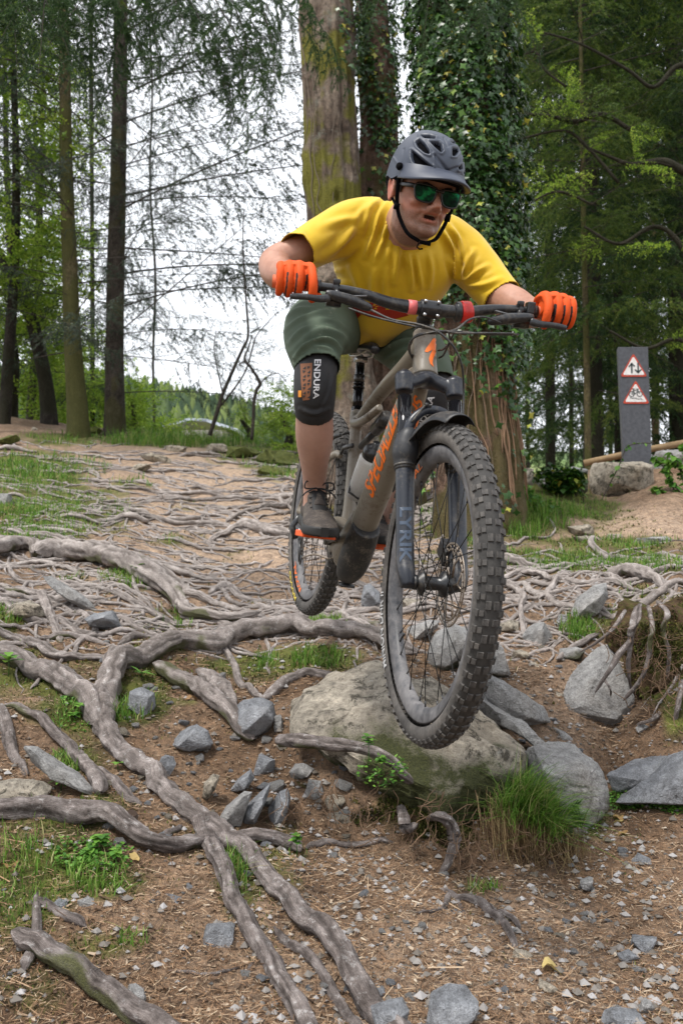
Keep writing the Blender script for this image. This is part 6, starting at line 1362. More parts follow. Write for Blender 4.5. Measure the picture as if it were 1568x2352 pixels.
    for i in range(24):
        a = 2*math.pi*i/24; m.tube([(.0865*math.cos(a), .0413, .0865*math.sin(a)), (.095*math.cos(a+.06), .0413, .095*math.sin(a+.06))], .0022, 6, sx=.5)
    for i in range(6):
        a = 2*math.pi*i/6; m.tube([(.022*math.cos(a), .0413, .022*math.sin(a)), (.055*math.cos(a+.25), .0413, .055*math.sin(a+.25)), (.081*math.cos(a+.55), .0413, .081*math.sin(a+.55))], .0032, 6, sx=.5)
        m.tube([(.05*math.cos(a+.22), .0413, .05*math.sin(a+.22)), (.081*math.cos(a+.05), .0413, .081*math.sin(a+.05))], .0028, 6, sx=.5)
    bpart('brake_disc', m, ROTOR, e)
    m = MB(); m.tube([(.2845*math.cos(3.9), 0, .2845*math.sin(3.9)), (.245*math.cos(3.9), 0, .245*math.sin(3.9))], .003, 8); bpart('valve', m, BLACKM, e)
    if label: e['label'] = label
    return e
w_f = wheel('front_wheel', 1.24, None); w_r = wheel('rear_wheel', 0.0, None)
def ty(r): return tyre_half(r)*1.04+.001
PALE = simple('pale_print', (.40, .40, .40), .6); YEL = simple('yellow_print', (.55, .42, .05), .6)
# lettering is on the rider's right side (side -1): seen from there the print reads with angles running backwards
def rimz(r): return .0165+(r-.302)*.19
polar_text('MINION DHR II', .333, .351, 232, 196, -1, lambda r: ty(r)+.0008, PALE, w_f, .01)
polar_text('MAXXIS', .334, .352, 262, 231, -1, lambda r: ty(r)+.0008, YEL, w_r, .015)
polar_text('ROVAL', .296, .314, 262, 228, -1, lambda r: rimz(r)+.0006, ORANGE, w_r, .02)
polar_text('ROVAL', .296, .314, 60, 90, 1, lambda r: rimz(r)+.0006, ORANGE, w_f, .02)
polar_text('ROVAL', .296, .314, 150, 118, -1, lambda r: rimz(r)+.0006, ORANGE, w_f, .02)
# ---------------------------------------------------------------- frame (local: u forward, v rider's left, w up)
HB = Vector((.967, 0, .491)); AXD = Vector((-.415, 0, .91)); HT = HB+AXD*.125
fm = MB()
fm.tube([HB-AXD*.003, HB+AXD*.03, HB+AXD*.07, HB+AXD*.11, HT], [.0345, .032, .030, .030, .031], 24)
def T(pts, rr, n=20, sx=1.0): fm.tube(spline([(*p, r) for p, r in zip(pts, rr)], 6)[:, :3], spline([(*p, r) for p, r in zip(pts, rr)], 6)[:, 3], n, sx=sx, ref=(.3, 0, 1))
T([(.925, 0, .50), (.87, 0, .40), (.74, 0, .22), (.62, 0, .065), (.545, 0, -.035)], [.036, .044, .047, .047, .047], 24, .86)      # down tube
T([(.925, 0, .565), (.83, 0, .525), (.62, 0, .455), (.40, 0, .355), (.36, 0, .335)], [.028, .026, .021, .019, .019], 18, 1.1)    # top tube
T([(.352, 0, .39), (.372, 0, .30), (.42, 0, .10), (.445, 0, .0)], [.0195, .0195, .022, .03], 18)                                   # seat tube
T([(.35, -.010, .375), (.45, -.030, .345), (.60, -.040, .360), (.70, -.028, .40)], [.012, .013, .013, .012], 12)                   # side arm
fm.tube([(.445, -.055, -.03), (.445, .055, -.03)], .045, 28)
for s in (-1, 1):                                                                                                                # rear triangle
    T([(.40, .030*s, -.005), (.33, .045*s, .0), (.20, .062*s, .008), (.03, .070*s, .002), (-.01, .070*s, .0)], [.018, .016, .013, .013, .015], 12, .8)
    T([(.0, .070*s, .01), (.08, .066*s, .10), (.20, .052*s, .19), (.30, .040*s, .235), (.36, .036*s, .235)], [.012, .011, .012, .013, .012], 12, .8)
frame = remesh(fm, 'frame', .0040, 4, PAINT); frame.parent = bike; frame.matrix_parent_inverse = Matrix()
frame.data.transform(Matrix())
m = MB(); T2 = lambda mm, pts, rr, n=16, sx=1.0: mm.tube(spline([(*p, r) for p, r in zip(pts, rr)], 6)[:, :3], spline([(*p, r) for p, r in zip(pts, rr)], 6)[:, 3], n, sx=sx, ref=(.3, 0, 1))
# motor shell (taupe) and plastic cover (black)
T2(m, [(.60, 0, .06), (.545, 0, -.01), (.49, 0, -.055), (.45, 0, -.06)], [.052, .062, .068, .055], 20, .84); m.tube([(.47, -.035, .035), (.44, -.040, -.03)], [.03, .035], 16); ms = remesh(m, 'motor_shell', .004, 8, PAINT); ms.parent = bike
m = MB(); T2(m, [(.635, 0, .045), (.60, 0, -.005), (.565, 0, -.055), (.53, 0, -.095), (.49, 0, -.118), (.44, 0, -.105)], [.050, .055, .057, .053, .042, .025], 20, .86)
mc = remesh(m, 'motor_cover', .004, 5, PLAST); mc.parent = bike
m = MB(); m.box((.505, -.001, -.162), (.024, .022, .004)); bpart('cover_slot', m, BLACKM)
# linkage and shock
m = MB(); m.tube([(.69, 0, .375), (.60, 0, .335)], .021, 16); m.tube([(.60, 0, .335), (.46, 0, .275)], .011, 12); bpart('shock', m, BLACKM)
for s in (-1, 1):
    m = MB(); m.tube([(.46, .028*s, .275), (.38, .036*s, .262), (.335, .038*s, .225)], .008, 8, sx=.6); bpart('linkage', m, BLACKM)
m = MB(); T2(m, [(.30, -.03, .30), (.25, -.045, .285), (.19, -.05, .24)], [.006, .008, .006], 8); T2(m, [(.30, .03, .30), (.25, .045, .285), (.19, .05, .24)], [.006, .008, .006], 8)
m.tube([(.26, -.045, .29), (.27, 0, .31), (.26, .045, .29)], .005, 8); bpart('rear_mudguard', m, PLAST)
# seat post, collar, saddle
SD = Vector((-.24, 0, .97)).normalized(); S0 = Vector((.352, 0, .385)); LP = .165
m = MB(); m.tube([S0-SD*.03, S0+SD*.012], .0195, 20); m.tube([S0+SD*.0, S0+SD*.075], .0165, 20); m.tube([S0+SD*.075, S0+SD*.083], .0195, 20); m.tube([S0+SD*.088, S0+SD*.094], .0185, 20); bpart('seat_post', m, STAN)
m = MB(); m.tube([S0+SD*.083, S0+SD*LP], .0145, 18); bpart('seat_post', m, STAN)
m = MB(); m.tube([S0+SD*.094, S0+SD*.12], .0175, 18); bpart('seat_post_collar', m, BLACKM)
ST = S0+SD*LP; m = MB(); m.box(ST+Vector((0, 0, .008)), (.022, .017, .010))
for s in (-1, 1): m.tube([(ST.x-.10, .022*s, ST.z+.035), (ST.x-.05, .022*s, ST.z+.018), (ST.x+.05, .022*s, ST.z+.018), (ST.x+.12, .010*s, ST.z+.035)], .0035, 8)
bpart('saddle_rail', m, SILVER)
sv = spline([(ST.x-.13, 0, ST.z+.062, .016, .070), (ST.x-.09, 0, ST.z+.058, .022, .072), (ST.x-.02, 0, ST.z+.050, .020, .050), (ST.x+.06, 0, ST.z+.046, .018, .030), (ST.x+.13, 0, ST.z+.040, .017, .021), (ST.x+.155, 0, ST.z+.032, .012, .015)], 5)
m = MB(); m.tube(sv[:, :3], sv[:, 3:], 20, ref=(0, 0, 1)); bpart('saddle', m, simple('saddle_cover', (.03, .032, .036), .3))
# cranks: level with the ground, right foot forward
CD = Vector((math.cos(DIVE), 0, math.sin(DIVE))); BB = Vector((.445, 0, -.03))
PED = {}
for s, d in ((-1, 1), (1, -1)):
    a = BB+Vector((0, .062*s, 0)); b = BB+CD*(.165*d)+Vector((0, .080*s, 0))
    m = MB(); m.tube(spline([(*a, .016), (*(a.lerp(b, .5)), .013), (*b, .014)], 5)[:, :3], spline([(*a, .016), (*(a.lerp(b, .5)), .013), (*b, .014)], 5)[:, 3], 12, sx=.7, ref=(0, 0, 1)); m.tube([a-Vector((0, .01*s, 0)), a+Vector((0, .012*s, 0))], .02, 16); bpart('crank', m, BLACKM)
    c = b+Vector((0, .066*s, 0)); PED[s] = c
    pe = bpy.data.objects.new('pedal', None); COL.objects.link(pe); pe.parent = bike; pe.location = c; pe.rotation_euler = (0, -DIVE*.6, 0)
    m = MB()
    for (x0, x1, y0, y1) in ((-.052, -.042, -.048, .048), (.042, .052, -.048, .048)): m.box(((x0+x1)/2, (y0+y1)/2, 0), ((x1-x0)/2, (y1-y0)/2, .0095))
    for y_ in (-.046, .046): m.box((0, y_, 0), (.05, .005, .0088))
    m.box((.0, 0, 0), (.042, .010, .006)); m.box((0, 0, 0), (.009, .05, .0085))
    o = bpart('pedal_body', m, ORPED, pe, False); bv = o.modifiers.new('b', 'BEVEL'); bv.width = .002; bv.segments = 2
    m = MB()
    for x_ in (-.047, -.02, .02, .047):
        for y_ in (-.04, -.015, .015, .04): m.tube([(x_, y_, -.014), (x_, y_, .013)], .0015, 6)
    bpart('pin', m, SILVER, pe); m = MB(); m.tube([(0, -.066*s, 0), (0, .03*s, 0)], .007, 12); bpart('axle', m, BLACKM, pe)
# chainring, cassette, chain, derailleur
v, f = lathe([(.030, -.048), (.066, -.048), (.066, -.052), (.030, -.052)], 34, True); v[::4, 0] *= 1.0
m = MB(); m.add(v+np.array(BB), f); 
for i in range(34): a = 2*math.pi*i/34; m.box((BB.x+.068*math.cos(a), -.050, BB.z+.068*math.sin(a)), (.003, .001, .003))
for i in range(5): a = 2*math.pi*i/5; m.tube([(BB.x, -.05, BB.z), (BB.x+.05*math.cos(a), -.05, BB.z+.05*math.sin(a))], .006, 6)
bpart('chainring', m, BLACKM)
m = MB()
for i, r in enumerate((.098, .085, .073, .062, .052, .043, .035, .028)): v, f = lathe([(r-.012, -.026-i*.0035), (r, -.026-i*.0035), (r, -.028-i*.0035), (r-.012, -.028-i*.0035)], 40, True); m.add(v, f)
bpart('cassette', m, ROTOR)
def chain(path):
    m = MB(); q = spline(path, 14); L_ = np.concatenate([[0], np.cumsum(np.linalg.norm(np.diff(q, axis=0), axis=1))]); n = int(L_[-1]/.0127)
    s = np.linspace(0, L_[-1], n); c = np.stack([np.interp(s, L_, q[:, k]) for k in range(3)], 1)
    for i in range(n-1):
        w_ = .0028 if i % 2 else .0018
        m.tube([c[i], c[i+1]], .0036, 6, sx=w_/.0036, ref=(0, 0, 1))
    return m
bpart('chain', chain([(BB.x+.02, -.050, BB.z+.066), (.25, -.048, .02), (.06, -.045, .062), (.0, -.044, .066), (-.05, -.044, .03), (-.03, -.047, -.05), (.02, -.052, -.115), (.05, -.052, -.165), (.10, -.052, -.150), (.25, -.050, -.115), (BB.x-.02, -.050, BB.z-.066), (BB.x+.05, -.05, BB.z-.045), (BB.x+.068, -.05, BB.z), (BB.x+.02, -.050, BB.z+.066)]), ROTOR)
m = MB(); m.tube([(.0, -.068, -.02), (-.02, -.085, -.06), (.01, -.075, -.10)], .012, 10, sx=.7); m.tube([(.01, -.060, -.10), (.055, -.058, -.175)], .011, 8, sx=.5); m.ball((.012, -.056, -.105), (.02, .004, .02), 12, 6); m.ball((.052, -.056, -.17), (.02, .004, .02), 12, 6); bpart('rear_derailleur', m, BLACKM)
# ---------------------------------------------------------------- fork
AF = Vector((1.24, 0, 0)); FO = Vector((-.91*.006, 0, -.415*.006))
fork = bpy.data.objects.new('fork', None); COL.objects.link(fork); fork.parent = bike; fork.matrix_basis = STEERW; fork.empty_display_size = .1
def FL(t, v, back=0.0): return AF+FO+AXD*t+Vector((-.91*back, v, -.415*back))
LV = .0665
m = MB()
cr = [(FL(.487, -LV), .0262), (FL(.512, -LV), .0262)]
for s in (-1, 1):
    m.tube([FL(.486, LV*s), FL(.492, LV*s), FL(.532, LV*s), FL(.542, LV*s)], [.0220, .0235, .0245, .018], 24); m.tube([FL(.542, LV*s), FL(.548, LV*s)], .011, 16)
ctr = HB-AXD*.012
arc = spline([(*FL(.514, -.060), .022, .018), (*(FL(.522, -.042, .008)), .019, .020), (*(FL(.536, -.022, .022)), .019, .030), (*(FL(.541, 0, .028)), .018, .035), (*(FL(.536, .022, .022)), .019, .030), (*(FL(.522, .042, .008)), .019, .020), (*FL(.514, .060), .022, .018)], 6)
m.tube(arc[:, :3], arc[:, 3:], 20, ref=(-.415, 0, .91)); m.tube([ctr-AXD*.012, HB-AXD*.004], [.034, .0365], 28)
crown = remesh(m, 'fork_crown', .0028, 6, FORKM); crown.parent = fork
for s in (-1, 1):
    m = MB(); m.tube([FL(.30, LV*s), FL(.475, LV*s)], .0178, 24); bpart('stanchion', m, STAN, fork)
    m = MB(); m.tube([FL(.360, LV*s), FL(.368, LV*s), FL(.374, LV*s)], [.0225, .0225, .0195], 24); bpart('dust_seal', m, REDR if s > 0 else BLACKM, fork)
m = MB()
for s in (-1, 1):
    q = spline([(*FL(.36, LV*s), .0222), (*FL(.34, LV*s), .0235), (*FL(.20, LV*s), .0228), (*FL(.09, LV*s), .0222), (*FL(.05, LV*s), .0225), (*FL(.015, LV*s*.98, -.008), .021), (*FL(-.012, LV*s*.95, -.010), .016)], 5)
    m.tube(q[:, :3], q[:, 3], 24); m.tube([FL(-.0, LV*s*.70)-FO, FL(0, LV*s*1.18)-FO], .0165, 20)
ar = spline([(*FL(.345, -LV, -.012), .015), (*FL(.395, -.058, -.024), .013), (*FL(.425, -.03, -.030), .012), (*FL(.432, 0, -.032), .012), (*FL(.425, .03, -.030), .012), (*FL(.395, .058, -.024), .013), (*FL(.345, LV, -.012), .015)], 6)
m.tube(ar[:, :3], ar[:, 3], 14); low = remesh(m, 'fork_lowers', .0030, 5, FORKM); low.parent = fork
m = MB(); m.tube([(1.24, -.078, 0), (1.24, .078, 0)], .0085, 16); m.tube([(1.24, -.050, 0), (1.24, -.042, 0)], .018, 20); bpart('axle', m, BLACKM, fork)
m = MB(); m.tube([(1.24, -.052, 0), (1.24, -.020, 0)], [.014, .013], 20); bpart('axle_sleeve', m, BLACKM, fork)
m = MB(); m.box(FL(.09, .052, .035), (.032, .016, .022), Matrix.Rotation(R(24), 3, 'Y')); m.tube([FL(.15, LV, .028), FL(.03, LV, .028)], .010, 10); cal = remesh(m, 'brake_caliper', .003, 4, BLACKM); cal.parent = fork
# mudguard over the tyre, strapped to the arch
def guard():
    A = np.radians(np.linspace(82, 152, 34)); wv = np.linspace(-1, 1, 17); v = []
    for a in A:
        k = (a-A[0])/(A[-1]-A[0]); leg = math.exp(-((math.degrees(a)-112)/11)**2); wd = .031+.017*math.sin(math.pi*min(1, k*1.05+.05))+.012*leg
        for b in wv:
            r = .399+.006*math.sin(math.pi*k) - (.022+.045*leg)*abs(b)**2.6; v.append((1.24+r*math.cos(a), wd*b*(1+.12*leg*abs(b)), r*math.sin(a)))
    o = bpart('front_mudguard', None, GUARD, fork, me=mesh_np('front_mudguard', v, grid_f(34, 17, False)))
    s = o.modifiers.new('s', 'SOLIDIFY'); s.thickness = .0025; s.offset = 1; return o
guard()
for s in (-1, 1):   # bulging padded sleeves of the guard round the top of each lower leg
    m = MB(); q = spline([(*FL(.278, LV*s), .0245), (*FL(.300, LV*s), .028), (*FL(.322, LV*s*1.0, -.004), .032), (*FL(.347, LV*s*.97, -.010), .030), (*FL(.366, LV*s*.90, -.018), .023), (*FL(.378, LV*s*.75, -.022), .012)], 6)
    m.tube(q[:, :3], q[:, 3], 22, sx=1.02); bpart('mudguard_sleeve', m, GUARD, fork)
    m = MB(); m.tube([FL(.285, LV*s), FL(.291, LV*s)], .0272, 24); bpart('strap', m, PLAST, fork)
m = MB(); q = spline([FL(.39, -.06, -.04), FL(.432, -.03, -.046), FL(.436, -.012, -.046)], 5); m.tube(q, .0028, 8); m.box(FL(.437, -.025, -.048), (.006, .004, .004)); bpart('strap', m, PLAST, fork)
# ---------------------------------------------------------------- stem and bar
hbar = bpy.data.objects.new('handlebar', None); COL.objects.link(hbar); hbar.parent = bike; hbar.matrix_basis = STEER; hbar.empty_display_size = .1
STEM0 = HT+AXD*.022; BC = Vector((.962, -.004, .660))
m = MB(); m.tube([HT, HT+AXD*.008], [.031, .027], 24); m.tube([HT+AXD*.004, HT+AXD*.046], .0205, 24); m.tube([HT+AXD*.026, BC+Vector((-.012, 0, -.004))], .019, 18, sx=1.1)
m.tube([BC-Vector((0, .026, 0)), BC+Vector((0, .026, 0))], .0235, 24); st = remesh(m, 'stem', .0026, 4, BLACKM); st.parent = hbar
for v_ in (-.017, .017):
    for w_ in (-.017, .017): m = MB(); m.tube([BC+Vector((.020, v_, w_)), BC+Vector((.026, v_, w_))], .0042, 8); bpart('stem_bolt', m, SILVER, hbar)
def BAR(v): 
    a = abs(v); q = np.interp(a, [0, .06, .11, .16, .21, .41], [0, 0, .005, .018, .026, .030]); b = np.interp(a, [0, .06, .21, .41], [0, 0, -.012, -.040])
    return BC+Vector((b, v, q))
vs = np.linspace(-.400, .400, 61); bp = np.array([BAR(x)[:] for x in vs]); 
for _ in range(2): bp[1:-1] = (bp[:-2]+2*bp[1:-1]+bp[2:])/4
m = MB(); m.tube(bp, np.interp(np.abs(vs), [0, .05, .14, .2], [.0172, .0172, .0145, .0112]), 18, ref=(0, 0, 1)); bpart('bar', m, BLACKM, hbar)
GRIP = dusty('orange_grip', (.62, .11, .03), (.3, .1, .05), .6, .5)
for s in (-1, 1):
    g = [BAR(s*x) for x in np.linspace(.292, .403, 9)]; m = MB(); m.tube(g, [.0165, .0155, .0163, .0152, .0163, .0152, .0163, .0158, .0165], 18, ref=(0, 0, 1)); bpart('grip', m, GRIP, hbar)
    m = MB(); m.tube([BAR(s*.282), BAR(s*.294)], .0175, 20); bpart('grip_collar', m, BLACKM, hbar)
    # brake lever: clamp, master cylinder, blade
    lv = bpy.data.objects.new('brake_lever', None); COL.objects.link(lv); lv.parent = hbar; lv.empty_display_size = .05
    c = BAR(s*.244); m = MB(); m.tube([BAR(s*.238), BAR(s*.252)], .0165, 18); m.box(c+Vector((.010, 0, .0165)), (.006, .009, .006)); m.tube([c+Vector((.008, 0, -.008)), c+Vector((.030, -s*.01, -.024))], .008, 10)
    q = spline([(*(c+Vector((.034, s*.030, -.018))), .008), (*(c+Vector((.036, s*.010, -.022))), .0125), (*(c+Vector((.034, -s*.040, -.030))), .0145), (*(c+Vector((.032, -s*.078, -.040))), .012), (*(c+Vector((.031, -s*.092, -.044))), .006)], 5)
    m.tube(q[:, :3], q[:, 3], 14, sx=.9); bd = remesh(m, 'lever_body', .0024, 3, BLACKM); bd.parent = lv
    m = MB(); q = spline([(*(c+Vector((.040, s*.020, -.030))), .006, .010), (*(c+Vector((.050, s*.045, -.036))), .004, .009), (*(c+Vector((.050, s*.075, -.035))), .0035, .0075), (*(c+Vector((.045, s*.100, -.036))), .0035, .008), (*(c+Vector((.047, s*.118, -.038))), .003, .006)], 5)
    m.tube(q[:, :3], q[:, 3:], 12, ref=(1, 0, 0)); bpart('lever_blade', m, BLACKM, lv)
    m = MB(); m.box(c+Vector((.032, -s*.045, -.018)), (.007, .030, .002), Matrix.Rotation(s*-.14, 3, 'X')); bpart('reservoir_cap', m, simple('cap_grey', (.12, .12, .125), .35), lv)
    m = MB(); m.tube([c+Vector((.01, s*.022, -.026)), c+Vector((-.005, s*.050, -.034)), c+Vector((-.012, s*.066, -.026))], .006, 8, sx=1.6); m.box(c+Vector((.012, s*.005, -.036)), (.016, .018, .011)); bpart('shifter', m, BLACKM, hbar)
m = MB(); m.box(BAR(.272)+Vector((.010, 0, .006)), (.014, .011, .016)); o = bpart('remote', m, BLACKM, hbar, False); b_ = o.modifiers.new('b', 'BEVEL'); b_.width = .004; b_.segments = 3
m = MB(); m.tube([BAR(-.036), BAR(-.058)], .0185, 24); bpart('rubber_band', m, PINKR, hbar)
m = MB(); m.tube([BAR(.078), BAR(.082), BAR(.087), BAR(.088), BAR(.094), BAR(.095), BAR(.101), BAR(.102), BAR(.108), BAR(.112)], [.020, .027, .029, .0275, .029, .0275, .029, .0275, .028, .022], 28); bpart('bell', m, REDR, hbar)
m = MB(); m.tube([BAR(.064), BAR(.070), BAR(.080)], [.018, .026, .027], 26); bpart('bell_mount', m, BLACKM, hbar)
# cables
def cable(pts, r=.0026): 
    q = spline([P(a, b, c) for a, b, c in pts], 8); m = MB(); m.tube(q, r, 8, ref=None); o = link('cable', m.mesh('cable'), PLAST); o.parent = bike; o.matrix_parent_inverse = BM.inverted()
cable([(852, 712, 2.17), (900, 734, 2.14), (960, 745, 2.11), (1005, 762, 2.10), (1040, 795, 2.10), (1060, 840, 2.12), (1064, 900, 2.15), (1062, 960, 2.14), (1058, 1010, 2.13), (1052, 1150, 2.13), (1050, 1290, 2.13)], .0028)
cable([(800, 708, 2.15), (860, 728, 2.14), (930, 745, 2.12), (985, 755, 2.11), (1050, 765, 2.12), (1110, 765, 2.18), (1180, 766, 2.25)])
cable([(1150, 742, 2.26), (1110, 728, 2.22), (1075, 735, 2.18), (1050, 755, 2.14), (1010, 765, 2.11), (960, 768, 2.13), (942, 790, 2.2), (942, 812, 2.27), (952, 818, 2.31)])
cable([(1190, 768, 2.27), (1120, 768, 2.20), (1060, 762, 2.14), (1000, 762, 2.10), (952, 775, 2.14), (938, 800, 2.22), (948, 826, 2.32)])
cable([(1075, 735, 2.17), (1045, 760, 2.16), (1030, 790, 2.2), (1018, 815, 2.27), (1008, 822, 2.31)])
cable([(1030, 765, 2.14), (1032, 785, 2.2), (1018, 802, 2.25), (1006, 805, 2.3)])
# bottle and cage
BD = (Vector((.87, 0, .40))-Vector((.62, 0, .065))).normalized(); NB = Vector((-BD.z, 0, BD.x)); b0 = Vector((.60, -.012, .075))+NB*.082
m = MB(); m.tube([b0, b0+BD*.006, b0+BD*.15, b0+BD*.165], [.030, .036, .036, .028], 24); bt = bpart('bottle', m, WHITEP); 
m = MB(); m.tube([b0+BD*.163, b0+BD*.185, b0+BD*.196, b0+BD*.2, b0+BD*.215], [.031, .031, .022, .012, .011], 24); bpart('bottle_cap', m, BLACKM)
m = MB()
for s in (-1, 1): m.tube([b0-NB*.04+BD*.02, b0-NB*.02+BD*.03+Vector((0, .038*s, 0)), b0+NB*.022+BD*.05+Vector((0, .03*s, 0))], .004, 8)
m.tube([b0-BD*.006-NB*.04, b0-BD*.01, b0-BD*.004+NB*.03], .006, 8); bpart('bottle_cage', m, BLACKM)
# prints on the frame and fork
bv = bvh_world([frame, ms]); bpy.context.view_layer.update()
def poly_mesh(pts, n=3):
    bm = bmesh.new(); vs = [bm.verts.new((a, b, 0)) for a, b in pts]; bm.faces.new(vs); bmesh.ops.triangulate(bm, faces=bm.faces[:]); bmesh.ops.subdivide_edges(bm, edges=bm.edges[:], cuts=n, use_grid_fill=True)
    bmesh.ops.triangulate(bm, faces=bm.faces[:]); me = bpy.data.meshes.new('logo'); bm.to_mesh(me); bm.free(); return me
def px_poly(pts, bvh, mat, parent, name='logo', off=.0012, n=3):
    a = np.array(pts, float); lo, hi = a.min(0), a.max(0); me = poly_mesh([((x-lo[0])/(hi[0]-lo[0]), (y-lo[1])/(hi[1]-lo[1])) for x, y in pts], n)
    return decal(me, [(lo[0], lo[1]), (hi[0], lo[1]), (hi[0], hi[1]), (lo[0], hi[1])], bvh, mat, parent, name, off)
SX = [(1130,618),(1155,616),(1138,668),(1165,655),(1172,700),(1160,740),(1128,810),(1122,850),(1132,893),(1100,860),(1088,815),(1102,770),(1122,725),(1075,752),(1050,745),(1062,715)]
px_poly([(721+.24*a+2, 629+.24*b) for a, b in SX], bv, ORANGE, bike)
decal(text_mesh('SPECIALIZED', .03, 2, .35), [(856, 1146), (926, 930), (905, 892), (833, 1118)], bv, ORANGE, bike)
decal(text_mesh('SPECIALIZED', .03, 2, .35), [(951, 905), (905, 1130), (918, 1150), (972, 915)], bv, ORANGE, bike)
bvf = bvh_world([low]); BLU = simple('blue_grey_print', (.045, .065, .10), .4)
decal(text_mesh('LYRIK', .03, 2), [(918, 1165), (918, 1292), (944, 1292), (944, 1165)][0:1]+[(918, 1292), (944, 1292), (944, 1165)], bvf, BLU, fork)

# ================================================================== the rider
rider = empty('person', W(.42, 0, 0), 'rider crouched on the flying bicycle in yellow t-shirt, grey helmet, orange gloves and green shorts', 'person')
RI = Matrix.Translation(-rider.location)
def rpart(o):
    o.parent = rider; o.matrix_parent_inverse = RI.copy(); return o
def SP_(pts, k=6):
    """stations (dx, dy, Y, r[, r2]) -> world spline rows"""
    return spline([[*P(p[0], p[1], p[2]), *p[3:]] for p in pts], k)
def TB(mb, pts, n=24, ref=None, k=6):
    q = SP_(pts, k); mb.tube(q[:, :3], q[:, 3:] if q.shape[1] > 4 else q[:, 3], n, ref=ref)
HW = lambda v: W(*(STEER @ BAR(v)))
# ---- head
HR = Matrix.Rotation(R(20.2), 4, 'Z') @ Matrix.Rotation(R(24.5), 4, 'X') @ Matrix.Rotation(R(4.3), 4, 'Y')
HM = Matrix.Translation((.190, 2.313, 1.784)) @ HR
def H(l, f, u): return HM @ Vector((l, -f, u))
HMi = HM.inverted(); HMn = np.array(HM); HMin = np.array(HMi)
def head_shape(mb, grow=0.0):
    z  = [-.012, -.004, .010, .028, .045, .060, .080, .100, .118, .140, .165, .190, .212, .228]
    a  = [.019, .031, .043, .053, .0595, .065, .0700, .0740, .0755, .0770, .0750, .0670, .0480, .012]
    fr = [.062, .076, .086, .083, .088, .088, .086, .083, .091, .092, .083, .063, .036, .006]
    bk = [.010, .004, -.005, -.030, -.050, -.065, -.083, -.093, -.097, -.098, -.092, -.074, -.046, -.010]
    q = spline(list(zip(z, a, fr, bk)), 4); n = 56; t = np.linspace(0, 2*np.pi, n, endpoint=False); V_ = []
    for zz, aa, f1, b1 in q:
        c = (f1+b1)/2; h = (f1-b1)/2; p = .82 if zz > .0 else 1.0
        x = aa*np.sign(np.cos(t))*np.abs(np.cos(t))**p; y = c+h*np.sign(np.sin(t))*np.abs(np.sin(t))**.95
        taper = 1-.20*np.clip(np.sin(t), 0, 1)**3*(zz < .09)
        V_.append(np.stack([x*taper, -y, np.full(n, zz)], 1))
    top = q[-1]; V_.append(np.tile([[0, -(top[2]+top[3])/2, top[0]+.002]], (n, 1))); V_.insert(0, np.tile([[0, -.036, -.014]], (n, 1)))
    v = np.concatenate(V_); v = v @ HMn[:3, :3].T + HMn[:3, 3]; mb.add(v, grid_f(len(V_), n))
sk = MB(); head_shape(sk)
def hb(l, f, u, r):
    c = H(l, f, u); m = MB(); m.ball((0, 0, 0), r, 16, 12); v = m.v[0] @ HMn[:3, :3].T + np.array(c); sk.add(v, m.f4[0])
sk.tube([H(0, .084, .104), H(0, .098, .088), H(0, .110, .074), H(0, .113, .066)], [.008, .0095, .012, .011], 16)
for s in (-1, 1): hb(.0115*s, .099, .064, (.009, .013, .009)); hb(.040*s, .066, .074, (.018, .016, .014)); hb(.033*s, .080, .113, (.024, .012, .007))
hb(0, .079, .010, (.022, .014, .014)); hb(0, .088, .057, (.026, .010, .008))
for s in (-1, 1):
    pts = [H((.0835+.004*math.sin(t))*s, -.008-.016*math.cos(t)*1.0, .094+.030*math.sin(t)) for t in np.linspace(-1.5, 3.4, 14)]
    sk.tube(pts, [.005]+[.0058]*12+[.004], 10); hb(.079*s, -.007, .092, (.007, .015, .022))
# ---- neck, torso, limbs as one skin
NK0 = H(0, -.02, .03)
def TBw(mb, rows, n=22, k=6, ref=None): 
    q = spline(rows, k); mb.tube(q[:, :3], q[:, 3:] if q.shape[1] > 4 else q[:, 3], n, ref=ref)
TBw(sk, [(*H(0, -.020, .08), .058), (*H(0, -.022, .02), .060), (*P(938, 508, 2.50), .064), (*P(925, 545, 2.58), .075)])
LAT = (P(1060, 572, 2.66)-P(795, 522, 2.60)).normalized()
q = SP_([(930, 535, 2.60, .055, .11), (915, 585, 2.68, .085, .14), (890, 640, 2.76, .09, .13), (862, 695, 2.86, .085, .10), (852, 735, 2.97, .07, .11)]); sk.tube(q[:, :3], q[:, 3:], 26, ref=(0, -.5, -.8))
RA = [(835, 545, 2.63, .045), (752, 550, 2.53, .044), (695, 574, 2.49, .045), (640, 600, 2.47, .0475), (633, 617, 2.44, .0465), (645, 632, 2.38, .041), (668, 638, 2.31, .031), (684, 641, 2.28, .027)]
LA = [(1020, 590, 2.70, .045), (1098, 628, 2.64, .046), (1148, 680, 2.585, .048), (1178, 700, 2.54, .052), (1205, 716, 2.49, .047), (1238, 724, 2.43, .034), (1262, 727, 2.40, .029)]
TB(sk, RA); TB(sk, LA)
RS = [(722, 850, 2.49, .056), (724, 900, 2.47, .054), (722, 945, 2.50, .0515), (722, 985, 2.54, .0550), (722, 1020, 2.58, .0520), (722, 1065, 2.64, .0415), (722, 1105, 2.69, .0350), (722, 1150, 2.72, .0345), (721, 1180, 2.73, .036)]
TB(sk, [(840, 740, 2.98, .06), (768, 760, 2.79, .07), (725, 805, 2.58, .062), (722, 850, 2.49, .056)]); TB(sk, RS)
LSH = [(992, 905, 2.72, .054), (985, 960, 2.78, .052), (945, 1080, 2.95, .050), (905, 1180, 3.06, .038), (885, 1240, 3.10, .036)]
